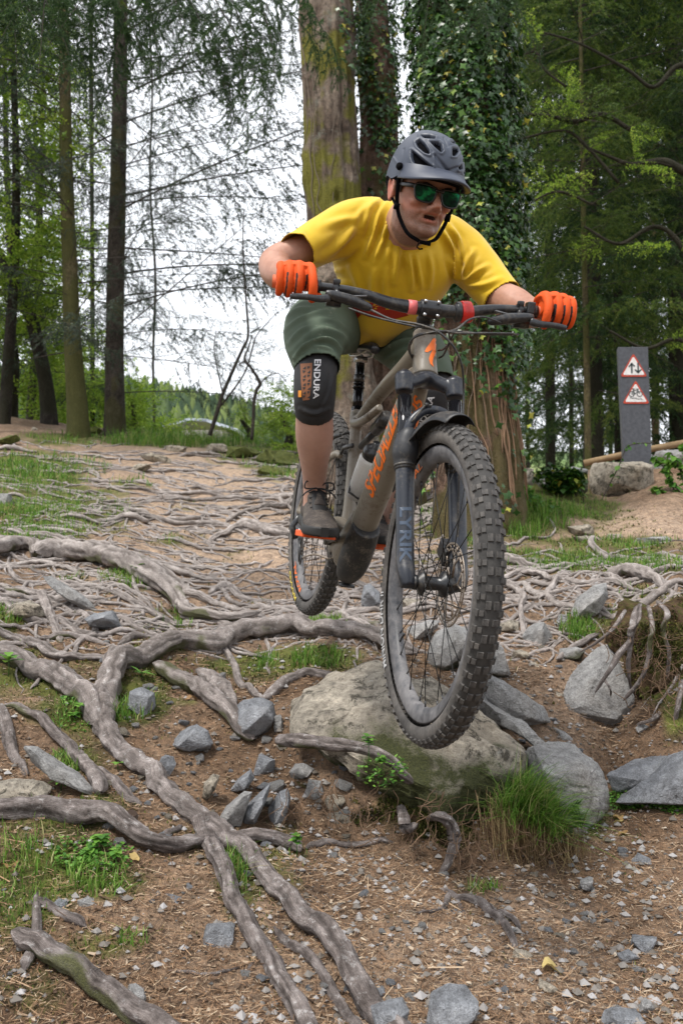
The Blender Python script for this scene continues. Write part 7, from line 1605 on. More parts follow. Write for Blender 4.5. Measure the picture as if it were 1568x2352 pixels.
TB(sk, [(885, 755, 3.0, .06), (940, 795, 2.88, .07), (985, 860, 2.76, .060), (992, 905, 2.72, .054)]); TB(sk, LSH)
k = NT('skin'); n = k.noise(9, 5, .6); n2 = k.noise(55, 5, .7); n3 = k.noise(400, 3, .6)
c = k.ramp(n, [(.3, (.27, .125, .080)), (.5, (.36, .185, .125)), (.7, (.43, .24, .17))])
c = k.mix(.45, c, k.ramp(n2, [(.3, (.72, .60, .58)), (.6, (1.08, 1.05, 1.05))]), 'MULTIPLY')
c = k.mix(k.attr('stubble'), c, k.ramp(n3, [(.35, (.10, .060, .045)), (.65, (.26, .15, .11))]))
c = k.mix(k.attr('flush'), c, (.50, .14, .09)); c = k.mix(k.attr('legtone'), c, k.mix(.35, c, (.62, .42, .36)))
k.col(c); k.rough(.5, .45); k.b.inputs['Subsurface Weight'].default_value = .08; k.b.inputs['Subsurface Radius'].default_value = (.02, .006, .003); k.bump(n2, .12, .002); SKIN = k.m
MOUTHM = simple('mouth_inside', (.035, .008, .007), .5)
body = remesh(sk, 'body', .0037, 2, [SKIN, MOUTHM])
def sculpt_face():
    v = get_co(body.data); l = (v-HMn[:3, 3]) @ HMn[:3, :3]; x, f, u = l[:, 0], -l[:, 1], l[:, 2]
    near = (np.abs(x) < .09) & (f > -.12) & (u > -.05) & (u < .25) & (f < .14)
    def G(x0, u0, sx, su): return np.exp(-((x-x0)/sx)**2-((u-u0)/su)**2)
    front = (f > .03)*near
    d = np.zeros(len(v))
    d += -.017*np.exp(-(x/.0165)**4-((u-.0435+x*x*6)/(.0066))**2)          # open mouth
    d += .0045*G(0, .0525, .024, .0038)-.002*G(0, .052, .004, .004) + .0060*G(0, .0345, .020, .0045) - .004*G(0, .024, .018, .004)      # lips
    for s in (-1, 1):
        d += -.009*G(.033*s, .099, .017, .010)                       # eye sockets
        a = (x*s-.018-.55*(.062-u)); d += -.0042*np.exp(-(a/.005)**2-((u-.052)/.018)**2)          # cheek folds
        d += .003*G(.040*s, .052, .012, .014); d += -.0035*G(.009*s, .0605, .0035, .003)
    d *= front
    l2 = l.copy(); l2[:, 1] -= d; v2 = l2 @ HMn[:3, :3].T + HMn[:3, 3]; v[near] = v2[near]; set_co(body.data, v)
    st = near*(f > -.02)*np.clip((.058-u)/.012, 0, 1)*.72 * (1-np.exp(-((x/.024)**2+((u-.044)/.010)**2)))
    st = np.maximum(st, near*(f > .05)*.65*np.exp(-(x/.026)**2-((u-.0605)/.005)**2)); st = np.maximum(st, near*.85*((u > .118)*(f < .06)*(np.abs(x) > .05)))
    fl = near*(.32*np.exp(-((np.abs(x)-.045)/.02)**2-((u-.065)/.02)**2)*front + .7*np.exp(-((x)/.021)**2-((u-.0345)/.0045)**2)*front + .55*np.exp(-((x)/.022)**2-((u-.0525)/.003)**2)*front + .55*(np.abs(x) > .076)*(u < .125)*(f < .01) + .3*np.exp(-(x/.012)**2-((u-.07)/.014)**2)*front)
    for nm, a in (('stubble', st), ('flush', fl), ('legtone', (v[:, 2] < 1.45).astype(float))):
        at = body.data.attributes.new(nm, 'FLOAT', 'POINT'); at.data.foreach_set('value', np.clip(a, 0, 1).astype(np.float32))
    mm = near & (d < -.0055) & (np.abs(u-.0435) < .012) & (f < .1)
    fm_ = np.zeros(len(body.data.polygons), np.int32); vm = mm
    lp = np.empty(len(body.data.loops), np.int32); body.data.loops.foreach_get('vertex_index', lp)
    fm_ = (vm[lp].reshape(-1, 4).sum(1) >= 3).astype(np.int32) if len(lp) == 4*len(body.data.polygons) else fm_
    body.data.polygons.foreach_set('material_index', fm_); body.data.update()
sculpt_face(); rpart(body)
m = MB(); q = [H(x, .084-x*x*14, .0488) for x in np.linspace(-.013, .013, 9)]; m.tube(q, .0016, 8, sx=.9); rpart(m.obj('teeth', simple('teeth', (.30, .24, .19), .4)))
HAIR = simple('short_dark_hair', (.020, .013, .010), .8, bump=.6, bscale=300)
m = MB()
for s in (-1, 1):
    m.tube([H(.0745*s, .030, .142), H(.0745*s, .026, .120), H(.073*s, .024, .102), H(.071*s, .023, .088)], [(.006, .020), (.0045, .016), (.0035, .012), (.002, .006)], 12, ref=tuple(LAT))
    m.tube([H(.018*s, .092, .1165), H(.034*s, .092, .1195), H(.052*s, .078, .114)], [.003, .0038, .002], 8)
m.tube([H(0, -.098, .14), H(0, -.100, .11), H(0, -.092, .08)], [(.008, .055), (.008, .052), (.005, .045)], 18); rpart(m.obj('hair', HAIR))
# ---- helmet
HEL = dusty('helmet_shell', (.040, .049, .072), (.20, .20, .20), .45, .12, lo=.55, hi=.8, sc=20, spec=.4); HELD = simple('helmet_inside', (.004, .004, .005), .95, spec=.05); VIS = dusty('visor_plastic', (.034, .042, .066), (.18, .18, .18), .5, .12, lo=.55, hi=.8, sc=20)
def D4(pts): return [(846.7+.2*a, 276+.2*b) for a, b in pts]
VENTS = [D4(p) for p in ([(490,345),(520,365),(620,450),(725,535),(718,568),(600,545),(505,480),(485,420)], [(535,250),(580,220),(640,270),(690,350),(695,392),(640,372),(565,310)],
  [(585,170),(700,172),(768,190),(755,216),(640,207)], [(700,245),(800,252),(835,282),(850,350),(830,372),(770,320)], [(955,318),(1022,318),(1037,360),(1000,412),(956,412)], [(1078,420),(1112,470),(1095,505),(1073,475)],
  [(1083,602),(1127,570),(1115,655),(1092,632)], [(1030,540),(1062,505),(1072,560),(1035,572)], [(935,240),(990,250),(1000,275),(950,265)])]
def seg_d(px, py, poly):
    """signed distance (px) to a polygon, negative inside"""
    p = np.stack([px, py], -1); d = np.full(px.shape, 1e9); ins = np.zeros(px.shape, bool); n = len(poly)
    for i in range(n):
        a = np.array(poly[i]); b = np.array(poly[(i+1) % n]); e = b-a; t = np.clip(((p-a) @ e)/(e @ e), 0, 1); d = np.minimum(d, np.linalg.norm(p-a-t[..., None]*e, axis=-1))
        c = ((a[1] > py) != (b[1] > py)) & (px < (b[0]-a[0])*(py-a[1])/(b[1]-a[1]+1e-12)+a[0]); ins ^= c
    return np.where(ins, -d, d)
def projn(v):
    d = v[:, 1]*CP+(v[:, 2]-CAMZ)*SP; u = -v[:, 1]*SP+(v[:, 2]-CAMZ)*CP; return CX+F*v[:, 0]/d, CY-F*u/d
def helmet():
    na, ne = 240, 100; A = np.linspace(0, 2*np.pi, na, endpoint=False); rows = []
    for i in range(ne):
        t = i/(ne-1)                                         # 0 rim .. 1 crown
        for_ = np.cos(A)                                     # 1 front, -1 back
        rim = .128+.006*for_-.030*(for_ < -.2)*np.clip(-for_-.2, 0, 1)-.012*np.exp(-((for_-.05)/.25)**2)
        ang = t*np.pi/2; cr = np.cos(ang)**.86 if i < ne-1 else 0.0; z = rim+(.252-rim)*np.sin(ang)
        wide = 1+.02*np.sin(ang*2)
        x = .0935*wide*cr*np.sin(A); f = (-.008)+(.122+.008*(for_ < 0))*wide*cr*for_
        rows.append(np.stack([x, -f, z-.010*(for_*cr)*np.sin(ang)], 1))
    l = np.concatenate(rows); w3 = l @ HMn[:3, :3].T + HMn[:3, 3]; lm = l*np.array([-1, 1, 1]); wmm = lm @ HMn[:3, :3].T + HMn[:3, 3]
    me = mesh_np('helmet_shell', w3, grid_f(ne, na)); n0 = get_no(me)
    c0 = np.array(H(0, 0, .13)); 
    if ((w3-c0)*n0).sum() < 0: n0 = -n0
    px, py = projn(w3); mx_, my_ = projn(wmm)
    tocam = (n0*(np.array([0, 0, CAMZ])-w3)).sum(1) > 0; nm = n0.copy(); ln = n0 @ HMn[:3, :3]; ln[:, 0] *= -1; tocam2 = ((ln @ HMn[:3, :3].T)*(np.array([0, 0, CAMZ])-wmm)).sum(1) > 0
    dist = np.full(len(w3), 99.0)
    for p in VENTS:
        dist = np.minimum(dist, np.where(tocam, seg_d(px, py, p), 99)); dist = np.minimum(dist, np.where((~tocam) & tocam2, seg_d(mx_, my_, p), 99))
    dist[:12*na] = 99.0
    d = np.where(dist < 0, -.020*np.clip(-dist/1.8, 0, 1), .0028*np.exp(-((dist-3.2)/2.6)**2))
    crease = lambda a, b, w_, h: h*np.exp(-(seg_d(px, py, D4([a, b, (b[0]+1, b[1]+1)]))/w_)**2)*tocam
    d += crease((400, 330), (380, 560), 2.0, -.0025)+crease((285, 430), (400, 610), 2.0, .003)+crease((760, 400), (900, 580), 3.5, -.005)+crease((740, 380), (760, 560), 2.2, .0035)+crease((900, 590), (1010, 540), 3, -.004)+crease((860, 200), (900, 300), 2.5, -.003)
    w3 = w3+n0*d[:, None]; set_co(me, w3)
    lp = np.empty(len(me.loops), np.int32); me.loops.foreach_get('vertex_index', lp); dl = dist[lp].reshape(-1, 4).max(1); me.materials.append(HEL); me.materials.append(HELD)
    me.polygons.foreach_set('material_index', (dl < -.1).astype(np.int32)); me.update()
    hl = bpy.data.objects.new('helmet', None); COL.objects.link(hl); rpart(hl); hl.matrix_parent_inverse = Matrix()
    hl.location = H(0, 0, .15)-rider.location
    def hp(o): o.parent = hl; o.matrix_parent_inverse = Matrix.Translation(-H(0, 0, .15)); return o
    o = bpy.data.objects.new('helmet_shell', me); COL.objects.link(o); hp(o)
    # inner shell
    li = l*np.array([.93, .93, 1])+np.array([0, 0, -.006]); w4 = li @ HMn[:3, :3].T + HMn[:3, 3]; me2 = mesh_np('helmet_liner', np.concatenate([w4, (l @ HMn[:3, :3].T + HMn[:3, 3])[:na]]), np.concatenate([grid_f(ne, na), np.stack([np.arange(na), (np.arange(na)+1) % na, na*ne+(np.arange(na)+1) % na, na*ne+np.arange(na)], 1)])); me2.materials.append(HELD)
    o = bpy.data.objects.new('helmet_liner', me2); COL.objects.link(o); hp(o)
    # visor
    T_ = np.radians(np.linspace(-72, 72, 41)); V_ = []
    for k_, (ext, dz) in enumerate(((-.004, .022), (.004, .017), (.028, .008), (.062, -.004), (.067, -.0085), (.060, -.011), (.026, -.004), (-.004, .002))):
        for t in T_:
            e = ext*np.cos(t*1.12)**.8 if abs(t) < R(70) else 0; x = (.0955+.0*e)*np.sin(t)*(1+.35*max(e, 0)/.05*.30); f = -.008+(.124)*np.cos(t)+e*1.0
            V_.append((x, -f, .138+dz*(1 if k_ in (0, 1, 7) else 1)-.012*(1-np.cos(t))*.4+.006*np.cos(t*3)*(ext > .01)))
    V_ = np.array(V_) @ HMn[:3, :3].T + HMn[:3, 3]; me3 = mesh_np('visor', V_, grid_f(8, 41, False)); me3.materials.append(VIS); o = bpy.data.objects.new('visor', me3); COL.objects.link(o); hp(o); 
    for s in (-1, 1):
        m = MB(); m.tube([H(.093*s, .038, .146), H(.099*s, .040, .147)], [.010, .008], 16); hp(m.obj('visor_bolt', HELD))
        m = MB(); m.tube(spline([H(.085*s, .026, .128), H(.081*s, .028, .09), H(.074*s, .030, .055), H(.062*s, .040, .025), H(.040*s, .058, -.006), H(.008*s, .070, -.019)], 6), .0052, 8, sx=.35, ref=tuple(LAT)); hp(m.obj('strap', HELD))
        m = MB(); m.tube(spline([H(.080*s, -.060, .110), H(.080*s, -.03, .085), H(.074*s, .026, .052)], 5), .0045, 8, sx=.35, ref=tuple(LAT)); hp(m.obj('strap', HELD))
        m = MB(); m.box(H(.074*s, .028, .052), (.006, .006, .008), HR); hp(m.obj('strap_slider', HELD))
    m = MB(); m.box(H(.008, .072, -.020), (.014, .006, .005), HR); m.tube([H(-.008, .070, -.024), H(-.012, .072, -.034), H(-.004, .074, -.038), H(.004, .074, -.035)], .0022, 6); hp(m.obj('buckle', HELD))
helmet()
# ---- sunglasses
gl = bpy.data.objects.new('sunglasses', None); COL.objects.link(gl); rpart(gl); gl.matrix_parent_inverse = Matrix(); gl.location = H(0, .1, .1)-rider.location
def gp(o): o.parent = gl; o.matrix_parent_inverse = Matrix.Translation(-H(0, .1, .1)); return o
k = NT('mirror_green_lens'); nz = k.noise(38, 4, .6, dist=.6)
k.col(k.ramp(nz, [(.36, (.002, .010, .010)), (.50, (.003, .045, .025)), (.60, (.010, .19, .07)), (.70, (.005, .07, .09))])); k.b.inputs['Metallic'].default_value = .85; k.rough(.09); LENS = k.m  # green patches on dark: the mirror's highlight is painted into the lens colour
FRM = simple('matte_black_frame', (.008, .008, .009), .38)
def lens_pts(s, g=0.0):
    o_ = [(.008, .112), (.030, .1155), (.056, .1145), (.0625, .108), (.0600, .092), (.054, .080), (.036, .0765), (.019, .079), (.011, .090)]
    c = np.mean(o_, 0); return [((c[0]+(a-c[0])*(1+g/.025))*s, c[1]+(b-c[1])*(1+g/.018)) for a, b in o_]
def fz(x, u): return .1035-2.6*x*x-(.10-u)*-.12
for s in (-1, 1):
    q = spline(lens_pts(s)+lens_pts(s)[:1], 4)[:-1]; c = q.mean(0); rings = [c+(q-c)*t for t in (.999, .75, .5, .25, .02)]
    v = [H(a, fz(a, b)+.0012, b)[:] for r in rings for a, b in r]; gp(link('lens', mesh_np('lens', v, grid_f(5, len(q))), LENS))
    q = spline(lens_pts(s, .0008)+lens_pts(s, .0008)[:1], 4); m = MB(); m.tube([H(a, fz(a, b), b) for a, b in q], .0026, 8, cap=False); gp(m.obj('rim', FRM))
    m = MB(); m.tube([H(.062*s, fz(.062, .107), .108), H(.073*s, .078, .108), H(.0785*s, .04, .107), H(.080*s, .0, .105)], [(.0025, .0055), (.002, .006), (.0018, .005), (.0015, .004)], 8, ref=tuple(LAT)); gp(m.obj('temple', FRM))
m = MB(); m.tube([H(-.012, .104, .1085), H(0, .107, .1085), H(.012, .104, .1085)], [.0032, .0034, .0032], 10); m.tube([H(-.011, .102, .092), H(-.009, .100, .1)], .002, 8); m.tube([H(.011, .102, .092), H(.009, .100, .1)], .002, 8); gp(m.obj('bridge', FRM))

# ---- cloth helpers
def wrinkle(o, lines, noise_a=0.0, nscale=12, seed=0):
    """folds: (photo polyline, half width px, height mm) raised along the surface normal on the side seen"""
    v = get_co(o.data); n = get_no(o.data); px, py = projn(v); see = np.clip(-(n*(v-np.array([0, 0, CAMZ]))).sum(1)*1.2+.25, 0, 1); d = np.zeros(len(v))
    for pts, w_, h in lines:
        pts = spline([(a, b) for a, b in pts], 4); dd = np.full(len(v), 1e9); tt = np.zeros(len(v))
        for i in range(len(pts)-1):
            a, b = pts[i], pts[i+1]; e = b-a; t = np.clip(((px-a[0])*e[0]+(py-a[1])*e[1])/(e @ e+1e-9), 0, 1); q = np.hypot(px-a[0]-t*e[0], py-a[1]-t*e[1]); k_ = q < dd; dd = np.where(k_, q, dd); tt = np.where(k_, (i+t)/(len(pts)-1), tt)
        fade = np.sin(np.pi*np.clip(tt, .04, .96))**.6
        d += h*.0019*fade*(np.exp(-(dd/w_)**2) - .45*np.exp(-((dd-1.9*w_)/w_)**2))
    d = d*see
    if noise_a: d = d+noise_a*fnoise(v, nscale, 2, seed)
    set_co(o.data, v+n*d[:, None])
def cut(o, c, d, rad):
    """open a hem: drop the faces beyond the plane at c facing d, within rad of c; close the cloth with thickness"""
    bm = bmesh.new(); bm.from_mesh(o.data); c = Vector(c); d = Vector(d).normalized()
    kill = [x for x in bm.verts if (x.co-c).dot(d) > 0 and (x.co-c).length < rad]; bmesh.ops.delete(bm, geom=kill, context='VERTS'); bm.to_mesh(o.data); bm.free()
def solid(o, t=.0022):
    s = o.modifiers.new('cloth', 'SOLIDIFY'); s.thickness = t; s.offset = -1
# ---- t-shirt
sh = MB()
q = SP_([(940, 500, 2.51, .062, .066), (930, 522, 2.56, .085, .125), (918, 562, 2.61, .118, .182), (905, 610, 2.665, .140, .190), (888, 660, 2.735, .146, .160), (868, 705, 2.80, .130, .128), (857, 738, 2.86, .105, .115), (855, 755, 2.95, .09, .11)], 6)
sh.tube(q[:, :3], q[:, [4, 3]], 36, ref=tuple(LAT))
TB(sh, [(870, 520, 2.60, .085), (812, 520, 2.575, .080), (752, 545, 2.52, .068), (700, 574, 2.465, .060), (668, 592, 2.42, .058)], 24)
TB(sh, [(990, 545, 2.64, .085), (1045, 572, 2.66, .082), (1092, 618, 2.64, .073), (1140, 672, 2.60, .063), (1166, 702, 2.575, .061)], 24)
for a in ((852, 480, 2.60, .036), (1000, 520, 2.60, .036)):
    sh.ball(P(*a[:3]), a[3], 16, 10)
SHIRTC = (.58, .37, .003)
k = NT('yellow_jersey'); k.col(k.mix(.35, SHIRTC, k.ramp(k.noise(5, 4), [(.35, (.40, .24, .002)), (.65, (.68, .47, .006))]))); k.rough(.62, .3); k.b.inputs['Sheen Weight'].default_value = .25; k.bump(k.noise(900, 2), .15, .0006); SHIRT = k.m
shirt = remesh(sh, 't_shirt', .0048, 8, SHIRT)
wrinkle(shirt, [
 ([(893, 452), (870, 500), (850, 560), (838, 590)], 6, 7), ([(878, 452), (850, 480), (836, 520)], 6, 5), ([(860, 455), (842, 475), (820, 500)], 7, 4), ([(900, 500), (885, 530), (872, 570), (860, 600)], 6, 5),
 ([(915, 560), (912, 600), (905, 650)], 6, 5), ([(935, 585), (942, 620), (945, 665)], 6, 6), ([(955, 590), (962, 630), (968, 660)], 5, 4), ([(985, 580), (990, 620), (985, 660)], 6, 4),
 ([(1010, 520), (1030, 555), (1042, 590), (1045, 640)], 7, 8), ([(1030, 515), (1052, 550), (1062, 600)], 6, 6), ([(1060, 640), (1075, 600), (1088, 575)], 6, 5), ([(1062, 648), (1095, 625), (1120, 610)], 6, 5), ([(1070, 655), (1110, 655), (1150, 640)], 6, 4),
 ([(1050, 648), (1040, 620), (1030, 590)], 5, 4), ([(740, 520), (790, 505), (830, 500)], 9, 4), ([(735, 600), (770, 575), (800, 540), (815, 515)], 9, 6), ([(745, 608), (790, 590), (830, 560)], 8, 5),
 ([(725, 640), (760, 650), (800, 655)], 7, 6), ([(730, 655), (765, 672), (810, 682)], 6, 5), ([(722, 620), (750, 625), (780, 622)], 6, 4), ([(690, 530), (700, 560), (712, 600)], 7, 3), ([(860, 610), (856, 660), (862, 700)], 8, 4), ([(890, 620), (884, 670), (890, 710)], 6, 3),
 ([(800, 600), (815, 640), (830, 690)], 8, 3), ([(905, 520), (930, 548), (965, 562), (1000, 552)], 5, 5)], noise_a=.0032, nscale=11, seed=3)
hc = P(666, 592, 2.42); cut(shirt, P(681, 584, 2.44), P(660, 596, 2.40)-P(700, 574, 2.465), .10)
cut(shirt, P(1152, 686, 2.587), P(1166, 702, 2.575)-P(1140, 672, 2.60), .10)
cut(shirt, P(945, 500, 2.505), P(950, 480, 2.46)-P(935, 525, 2.57), .085)
cut(shirt, P(857, 745, 2.88), Vector((0, .8, -.6)), .16)
solid(shirt); rpart(shirt)
m = MB()
def ring_on(o, c, d, rad, off, r, name, mat, nn=60):
    """a band following an opening"""
    bm = bmesh.new(); bm.from_mesh(o.data); es = [e for e in bm.edges if len(e.link_faces) == 1 and (e.verts[0].co-Vector(c)).length < rad]
    pts = np.array([e.verts[0].co[:] for e in es]); bm.free()
    if len(pts) < 8: return None
    c = pts.mean(0); d = Vector(d).normalized(); a = np.array((d.cross(Vector((0, 0, 1)))).normalized()); b = np.array(d.cross(Vector(a)))
    th = np.arctan2((pts-c) @ b, (pts-c) @ a); k_ = np.argsort(th); p2 = pts[k_]
    idx = np.linspace(0, len(p2)-1, nn).astype(int); p2 = p2[idx]; p2 = (np.roll(p2, 1, 0)+p2*2+np.roll(p2, -1, 0))/4; p2 = np.concatenate([p2, p2[:1]])
    m = MB(); m.tube(p2, r, 8, cap=False); return rpart(m.obj(name, mat))
ring_on(shirt, P(945, 500, 2.505), P(950, 480, 2.46)-P(935, 525, 2.57), .10, 0, .0045, 'collar', SHIRT)
bsh = bvh_world([shirt]); REDP = simple('dark_red_print', (.30, .018, .006), .6)
px_poly([(812, 660), (828, 668), (818, 672), (806, 668)], bsh, REDP, rider, 'chest_print')
px_poly([(800, 700), (850, 694), (905, 698), (940, 706), (928, 716), (905, 710), (860, 712), (895, 722), (938, 724), (900, 734), (850, 728), (815, 716)], bsh, REDP, rider, 'chest_print', n=4)
px_poly([(775, 690), (800, 692), (806, 706), (830, 722), (822, 730), (795, 712), (772, 704)], bsh, REDP, rider, 'chest_print', n=4)
# ---- shorts
so = MB()
TB(so, [(828, 742, 2.96, .100), (768, 742, 2.80, .103), (728, 757, 2.62, .100), (723, 800, 2.52, .081), (729, 845, 2.475, .066), (732, 866, 2.465, .064)], 28)
TB(so, [(892, 762, 2.98, .100), (935, 790, 2.87, .100), (968, 832, 2.77, .088), (992, 880, 2.71, .069), (1000, 905, 2.70, .065)], 28)
so.ball(P(857, 740, 3.0), (.165, .13, .105), 28, 18)
k = NT('green_shorts'); n = k.noise(6, 5, .6); c = k.ramp(n, [(.3, (.060, .085, .060)), (.7, (.105, .140, .100))])
c = k.mix(k.ramp(k.mix(.5, k.noise(11, 5, .7), k.noise(70, 4, .7), 'OVERLAY'), [(.62, 0.0), (.75, .45)]), c, (.34, .34, .28)); k.col(c); k.rough(.75, .25); k.bump(k.noise(700, 2), .15, .0006); SHORT = k.m
shorts = remesh(so, 'shorts', .0052, 7, SHORT)
wrinkle(shorts, [([(650, 735), (680, 712), (715, 705)], 5, 4), ([(652, 762), (682, 735), (730, 716), (765, 715)], 4, 3), ([(662, 790), (690, 760), (718, 748)], 5, 4), ([(700, 770), (740, 755), (785, 770), (798, 795)], 6, 4.5), ([(676, 822), (700, 795), (738, 780), (765, 786), (792, 815)], 4.5, 8),
 ([(700, 800), (730, 794), (762, 803)], 4, 3), ([(655, 715), (690, 698), (725, 695)], 4, 3), ([(735, 730), (770, 735), (790, 752)], 4, 3), ([(860, 760), (910, 745), (965, 742)], 6, 6), ([(870, 785), (915, 765), (970, 758)], 6, 6), ([(870, 810), (920, 785), (965, 775)], 6, 7), ([(880, 830), (925, 805), (960, 795)], 6, 5), ([(900, 850), (930, 830), (955, 815)], 5, 5)], .0022, 10, 8)
cut(shorts, P(730, 848, 2.472), P(732, 868, 2.46)-P(729, 840, 2.48), .12); cut(shorts, P(996, 893, 2.705), P(1000, 905, 2.70)-P(985, 870, 2.73), .12)
solid(shorts); rpart(shorts)
# ---- knee pads
PADM = simple('knee_pad_knit', (.016, .016, .018), .75, bump=.3, bscale=500, bdist=.001); PADO = simple('rust_mesh_panel', (.20, .075, .03), .7); WHP = simple('white_print', (.62, .62, .64), .6)
kp = MB(); TB(kp, [(728, 825, 2.50, .060), (724, 860, 2.475, .060), (723, 895, 2.462, .0595), (722, 925, 2.475, .0575), (722, 946, 2.50, .0555), (722, 956, 2.512, .0545)], 30); kp.ball(P(724, 885, 2.455), (.045, .03, .05), 18, 12)
pad = remesh(kp, 'knee_pad', .0032, 5, PADM); wrinkle(pad, [([(690, 940), (722, 950), (755, 940)], 5, 3), ([(765, 860), (758, 900), (740, 940)], 4, 2)], .0008, 20)
cut(pad, P(722, 950, 2.505), P(722, 960, 2.515)-P(722, 930, 2.48), .1); solid(pad); rpart(pad)
bpd = bvh_world([pad])
decal(text_mesh('ENDURA', .02, 2, 0, 1.0), [(722, 826), (719, 916), (732, 916), (737, 826)], bpd, WHP, rider, off=.0016)
# rust lattice: small triangles knocked out of a strip
def lattice():
    S = MB(); cells = 0
    for r in range(9):
        y0, y1 = 838+r*9.4, 838+(r+1)*9.4
        for c_ in range(3):
            x0 = 694+c_*8.2; x1 = x0+8.2
            for tri in (((x0+.9, y0+1.2), (x1-1.2, y0+.8), (x0+1.0, y1-1.6)),) if (r+c_) % 2 else (((x1-.8, y0+1.5), (x1-1.0, y1-1), (x0+1.3, y1-1)),):
                px_poly(list(tri), bpd, PADM, rider, 'lattice_hole', .0022, 0) if False else None
                cells += 1
    return cells
strip = px_poly([(690, 836), (717, 834), (715, 880), (711, 918), (696, 920), (692, 880)], bpd, PADO, rider, 'rust_panel', .0014, 4)
hs = []
for r in range(8):
    for c_ in range(2):
        x0, y0 = 696+c_*10, 842+r*9.4
        t = [(x0, y0), (x0+7, y0+1), (x0+1, y0+6.5)] if (r+c_) % 2 else [(x0+7, y0), (x0+6.5, y0+7), (x0, y0+6)]
        o = px_poly(t, bpd, PADM, rider, 'lattice_hole', .0024, 0)
px_poly([(686, 897), (693, 897), (693, 912), (686, 912)], bpd, simple('orange_tab', (.75, .28, .03), .5), rider, 'label_tab', .002, 1)
kp = MB(); TB(kp, [(998, 870, 2.73, .058), (993, 905, 2.705, .0575), (988, 950, 2.74, .055), (978, 985, 2.79, .053)], 28); pad2 = remesh(kp, 'knee_pad', .0036, 5, PADM); rpart(pad2)
bpd2 = bvh_world([pad2]); decal(text_mesh('ENDURA', .02, 2), [(968, 1000), (998, 912), (984, 906), (955, 994)][::1], bpd2, WHP, rider, off=.0016)
# ---- gloves
GLV = dusty('orange_glove', (.62, .075, .008), (.16, .045, .02), .7, .5, lo=.58, hi=.8, sc=26, spec=.25); GLB = simple('black_glove_knit', (.012, .012, .013), .8)
def glove(s, wrist, index_out):
    g = lambda v, u, w_: W(*(STEER @ (BAR(s*v)+Vector((u, 0, w_)))))
    mb = MB(); fl = [(.314, 'i'), (.341, 'm'), (.365, 'r'), (.387, 'p')]; mids = []
    for i, (v, nme) in enumerate(fl):
        k_ = (.94, 1.0, .96, .86)[i]; r = (.0122, .0122, .0118, .0108)[i]
        mcp = g(v, .012, .044*k_); pip = g(v-.001, .040*k_, .022); 
        if nme == 'i': ch = [g(v+.004, -.022, .046), mcp, g(v-.004, .042, .020), g(v-.007, .052, -.006), g(v-.008, .046, -.032), g(v-.008, .036, -.042)]
        else: ch = [g(v*.985, -.022, .044), mcp, g(v, .038*k_, .024), g(v, .044*k_, -.004), g(v, .030*k_, -.026), g(v, .008, -.030)]
        r *= .93; rr = [r*1.15, r*1.2, r*1.02, r, r*.96, r*.8]; q = spline([(*a, b) for a, b in zip(ch, rr)], 5); mb.tube(q[:, :3], q[:, 3], 16)
    wr = Vector(wrist)
    bk = [(*wr, .027, .031), (*(wr.lerp(g(.343, -.03, .036), .45)), .024, .036), (*g(.342, -.030, .036), .021, .044), (*g(.342, .0, .041), .016, .046), (*g(.342, .016, .040), .013, .044), (*g(.344, .030, .033), .012, .043)]
    q = spline(bk, 5); ax = (g(.37, 0, 0)-g(.31, 0, 0)).normalized(); mb.tube(q[:, :3], q[:, [4, 3]], 24, ref=tuple(ax))
    q = [g(x, u_, w_) for x, u_, w_ in ((.303, .010, .016), (.320, .012, .014), (.345, .013, .014), (.372, .012, .013), (.392, .008, .012))]; mb.tube(q, [(.024, .022), (.029, .027), (.029, .028), (.027, .026), (.020, .020)], 18, ref=tuple(upv))
    th = [(*wr.lerp(g(.32, -.03, .02), .55), .016), (*g(.309, -.034, .012), .0145), (*g(.294, -.026, -.012), .0125), (*g(.288, -.004, -.024), .0115), (*g(.290, .010, -.026), .009)]
    q = spline(th, 5); mb.tube(q[:, :3], q[:, 3], 14)
    o = remesh(mb, 'glove', .0019, 3, [GLV, GLB]); v = get_co(o.data)
    # black knit between the fingers
    Mi = np.array((BM @ STEER).inverted()); l = v @ Mi[:3, :3].T + Mi[:3, 3]; av = np.abs(l[:, 1]); bc = np.array([BAR(s*x)[:] for x in np.linspace(.28, .41, 12)]); cu = np.interp(av, np.linspace(.28, .41, 12), bc[:, 0]); cw = np.interp(av, np.linspace(.28, .41, 12), bc[:, 2])
    u_, w_ = l[:, 0]-cu, l[:, 2]-cw; fr_ = (u_ > .020) & (w_ < .020); blk = np.zeros(len(v), bool)
    for m_ in (.3265, .353, .376): blk |= fr_ & (np.abs(av-m_-(.003 if m_ < .32 else 0)*(w_*0)) < (.0030 if m_ < .32 else .0017))
    lp = np.empty(len(o.data.loops), np.int32); o.data.loops.foreach_get('vertex_index', lp)
    if len(lp) == 4*len(o.data.polygons): o.data.polygons.foreach_set('material_index', (blk[lp].reshape(-1, 4).sum(1) >= 2).astype(np.int32))
    rpart(o); m = MB(); dr = (Vector(wrist)-g(.342, -.03, .036)).normalized(); m.tube([wr-dr*.004, wr+dr*.010], [(.034, .031)]*2, 22); c_ = m.obj('glove_cuff', GLB); rpart(c_)
glove(-1, P(674, 639, 2.295), True); glove(1, P(1254, 725, 2.41), True)
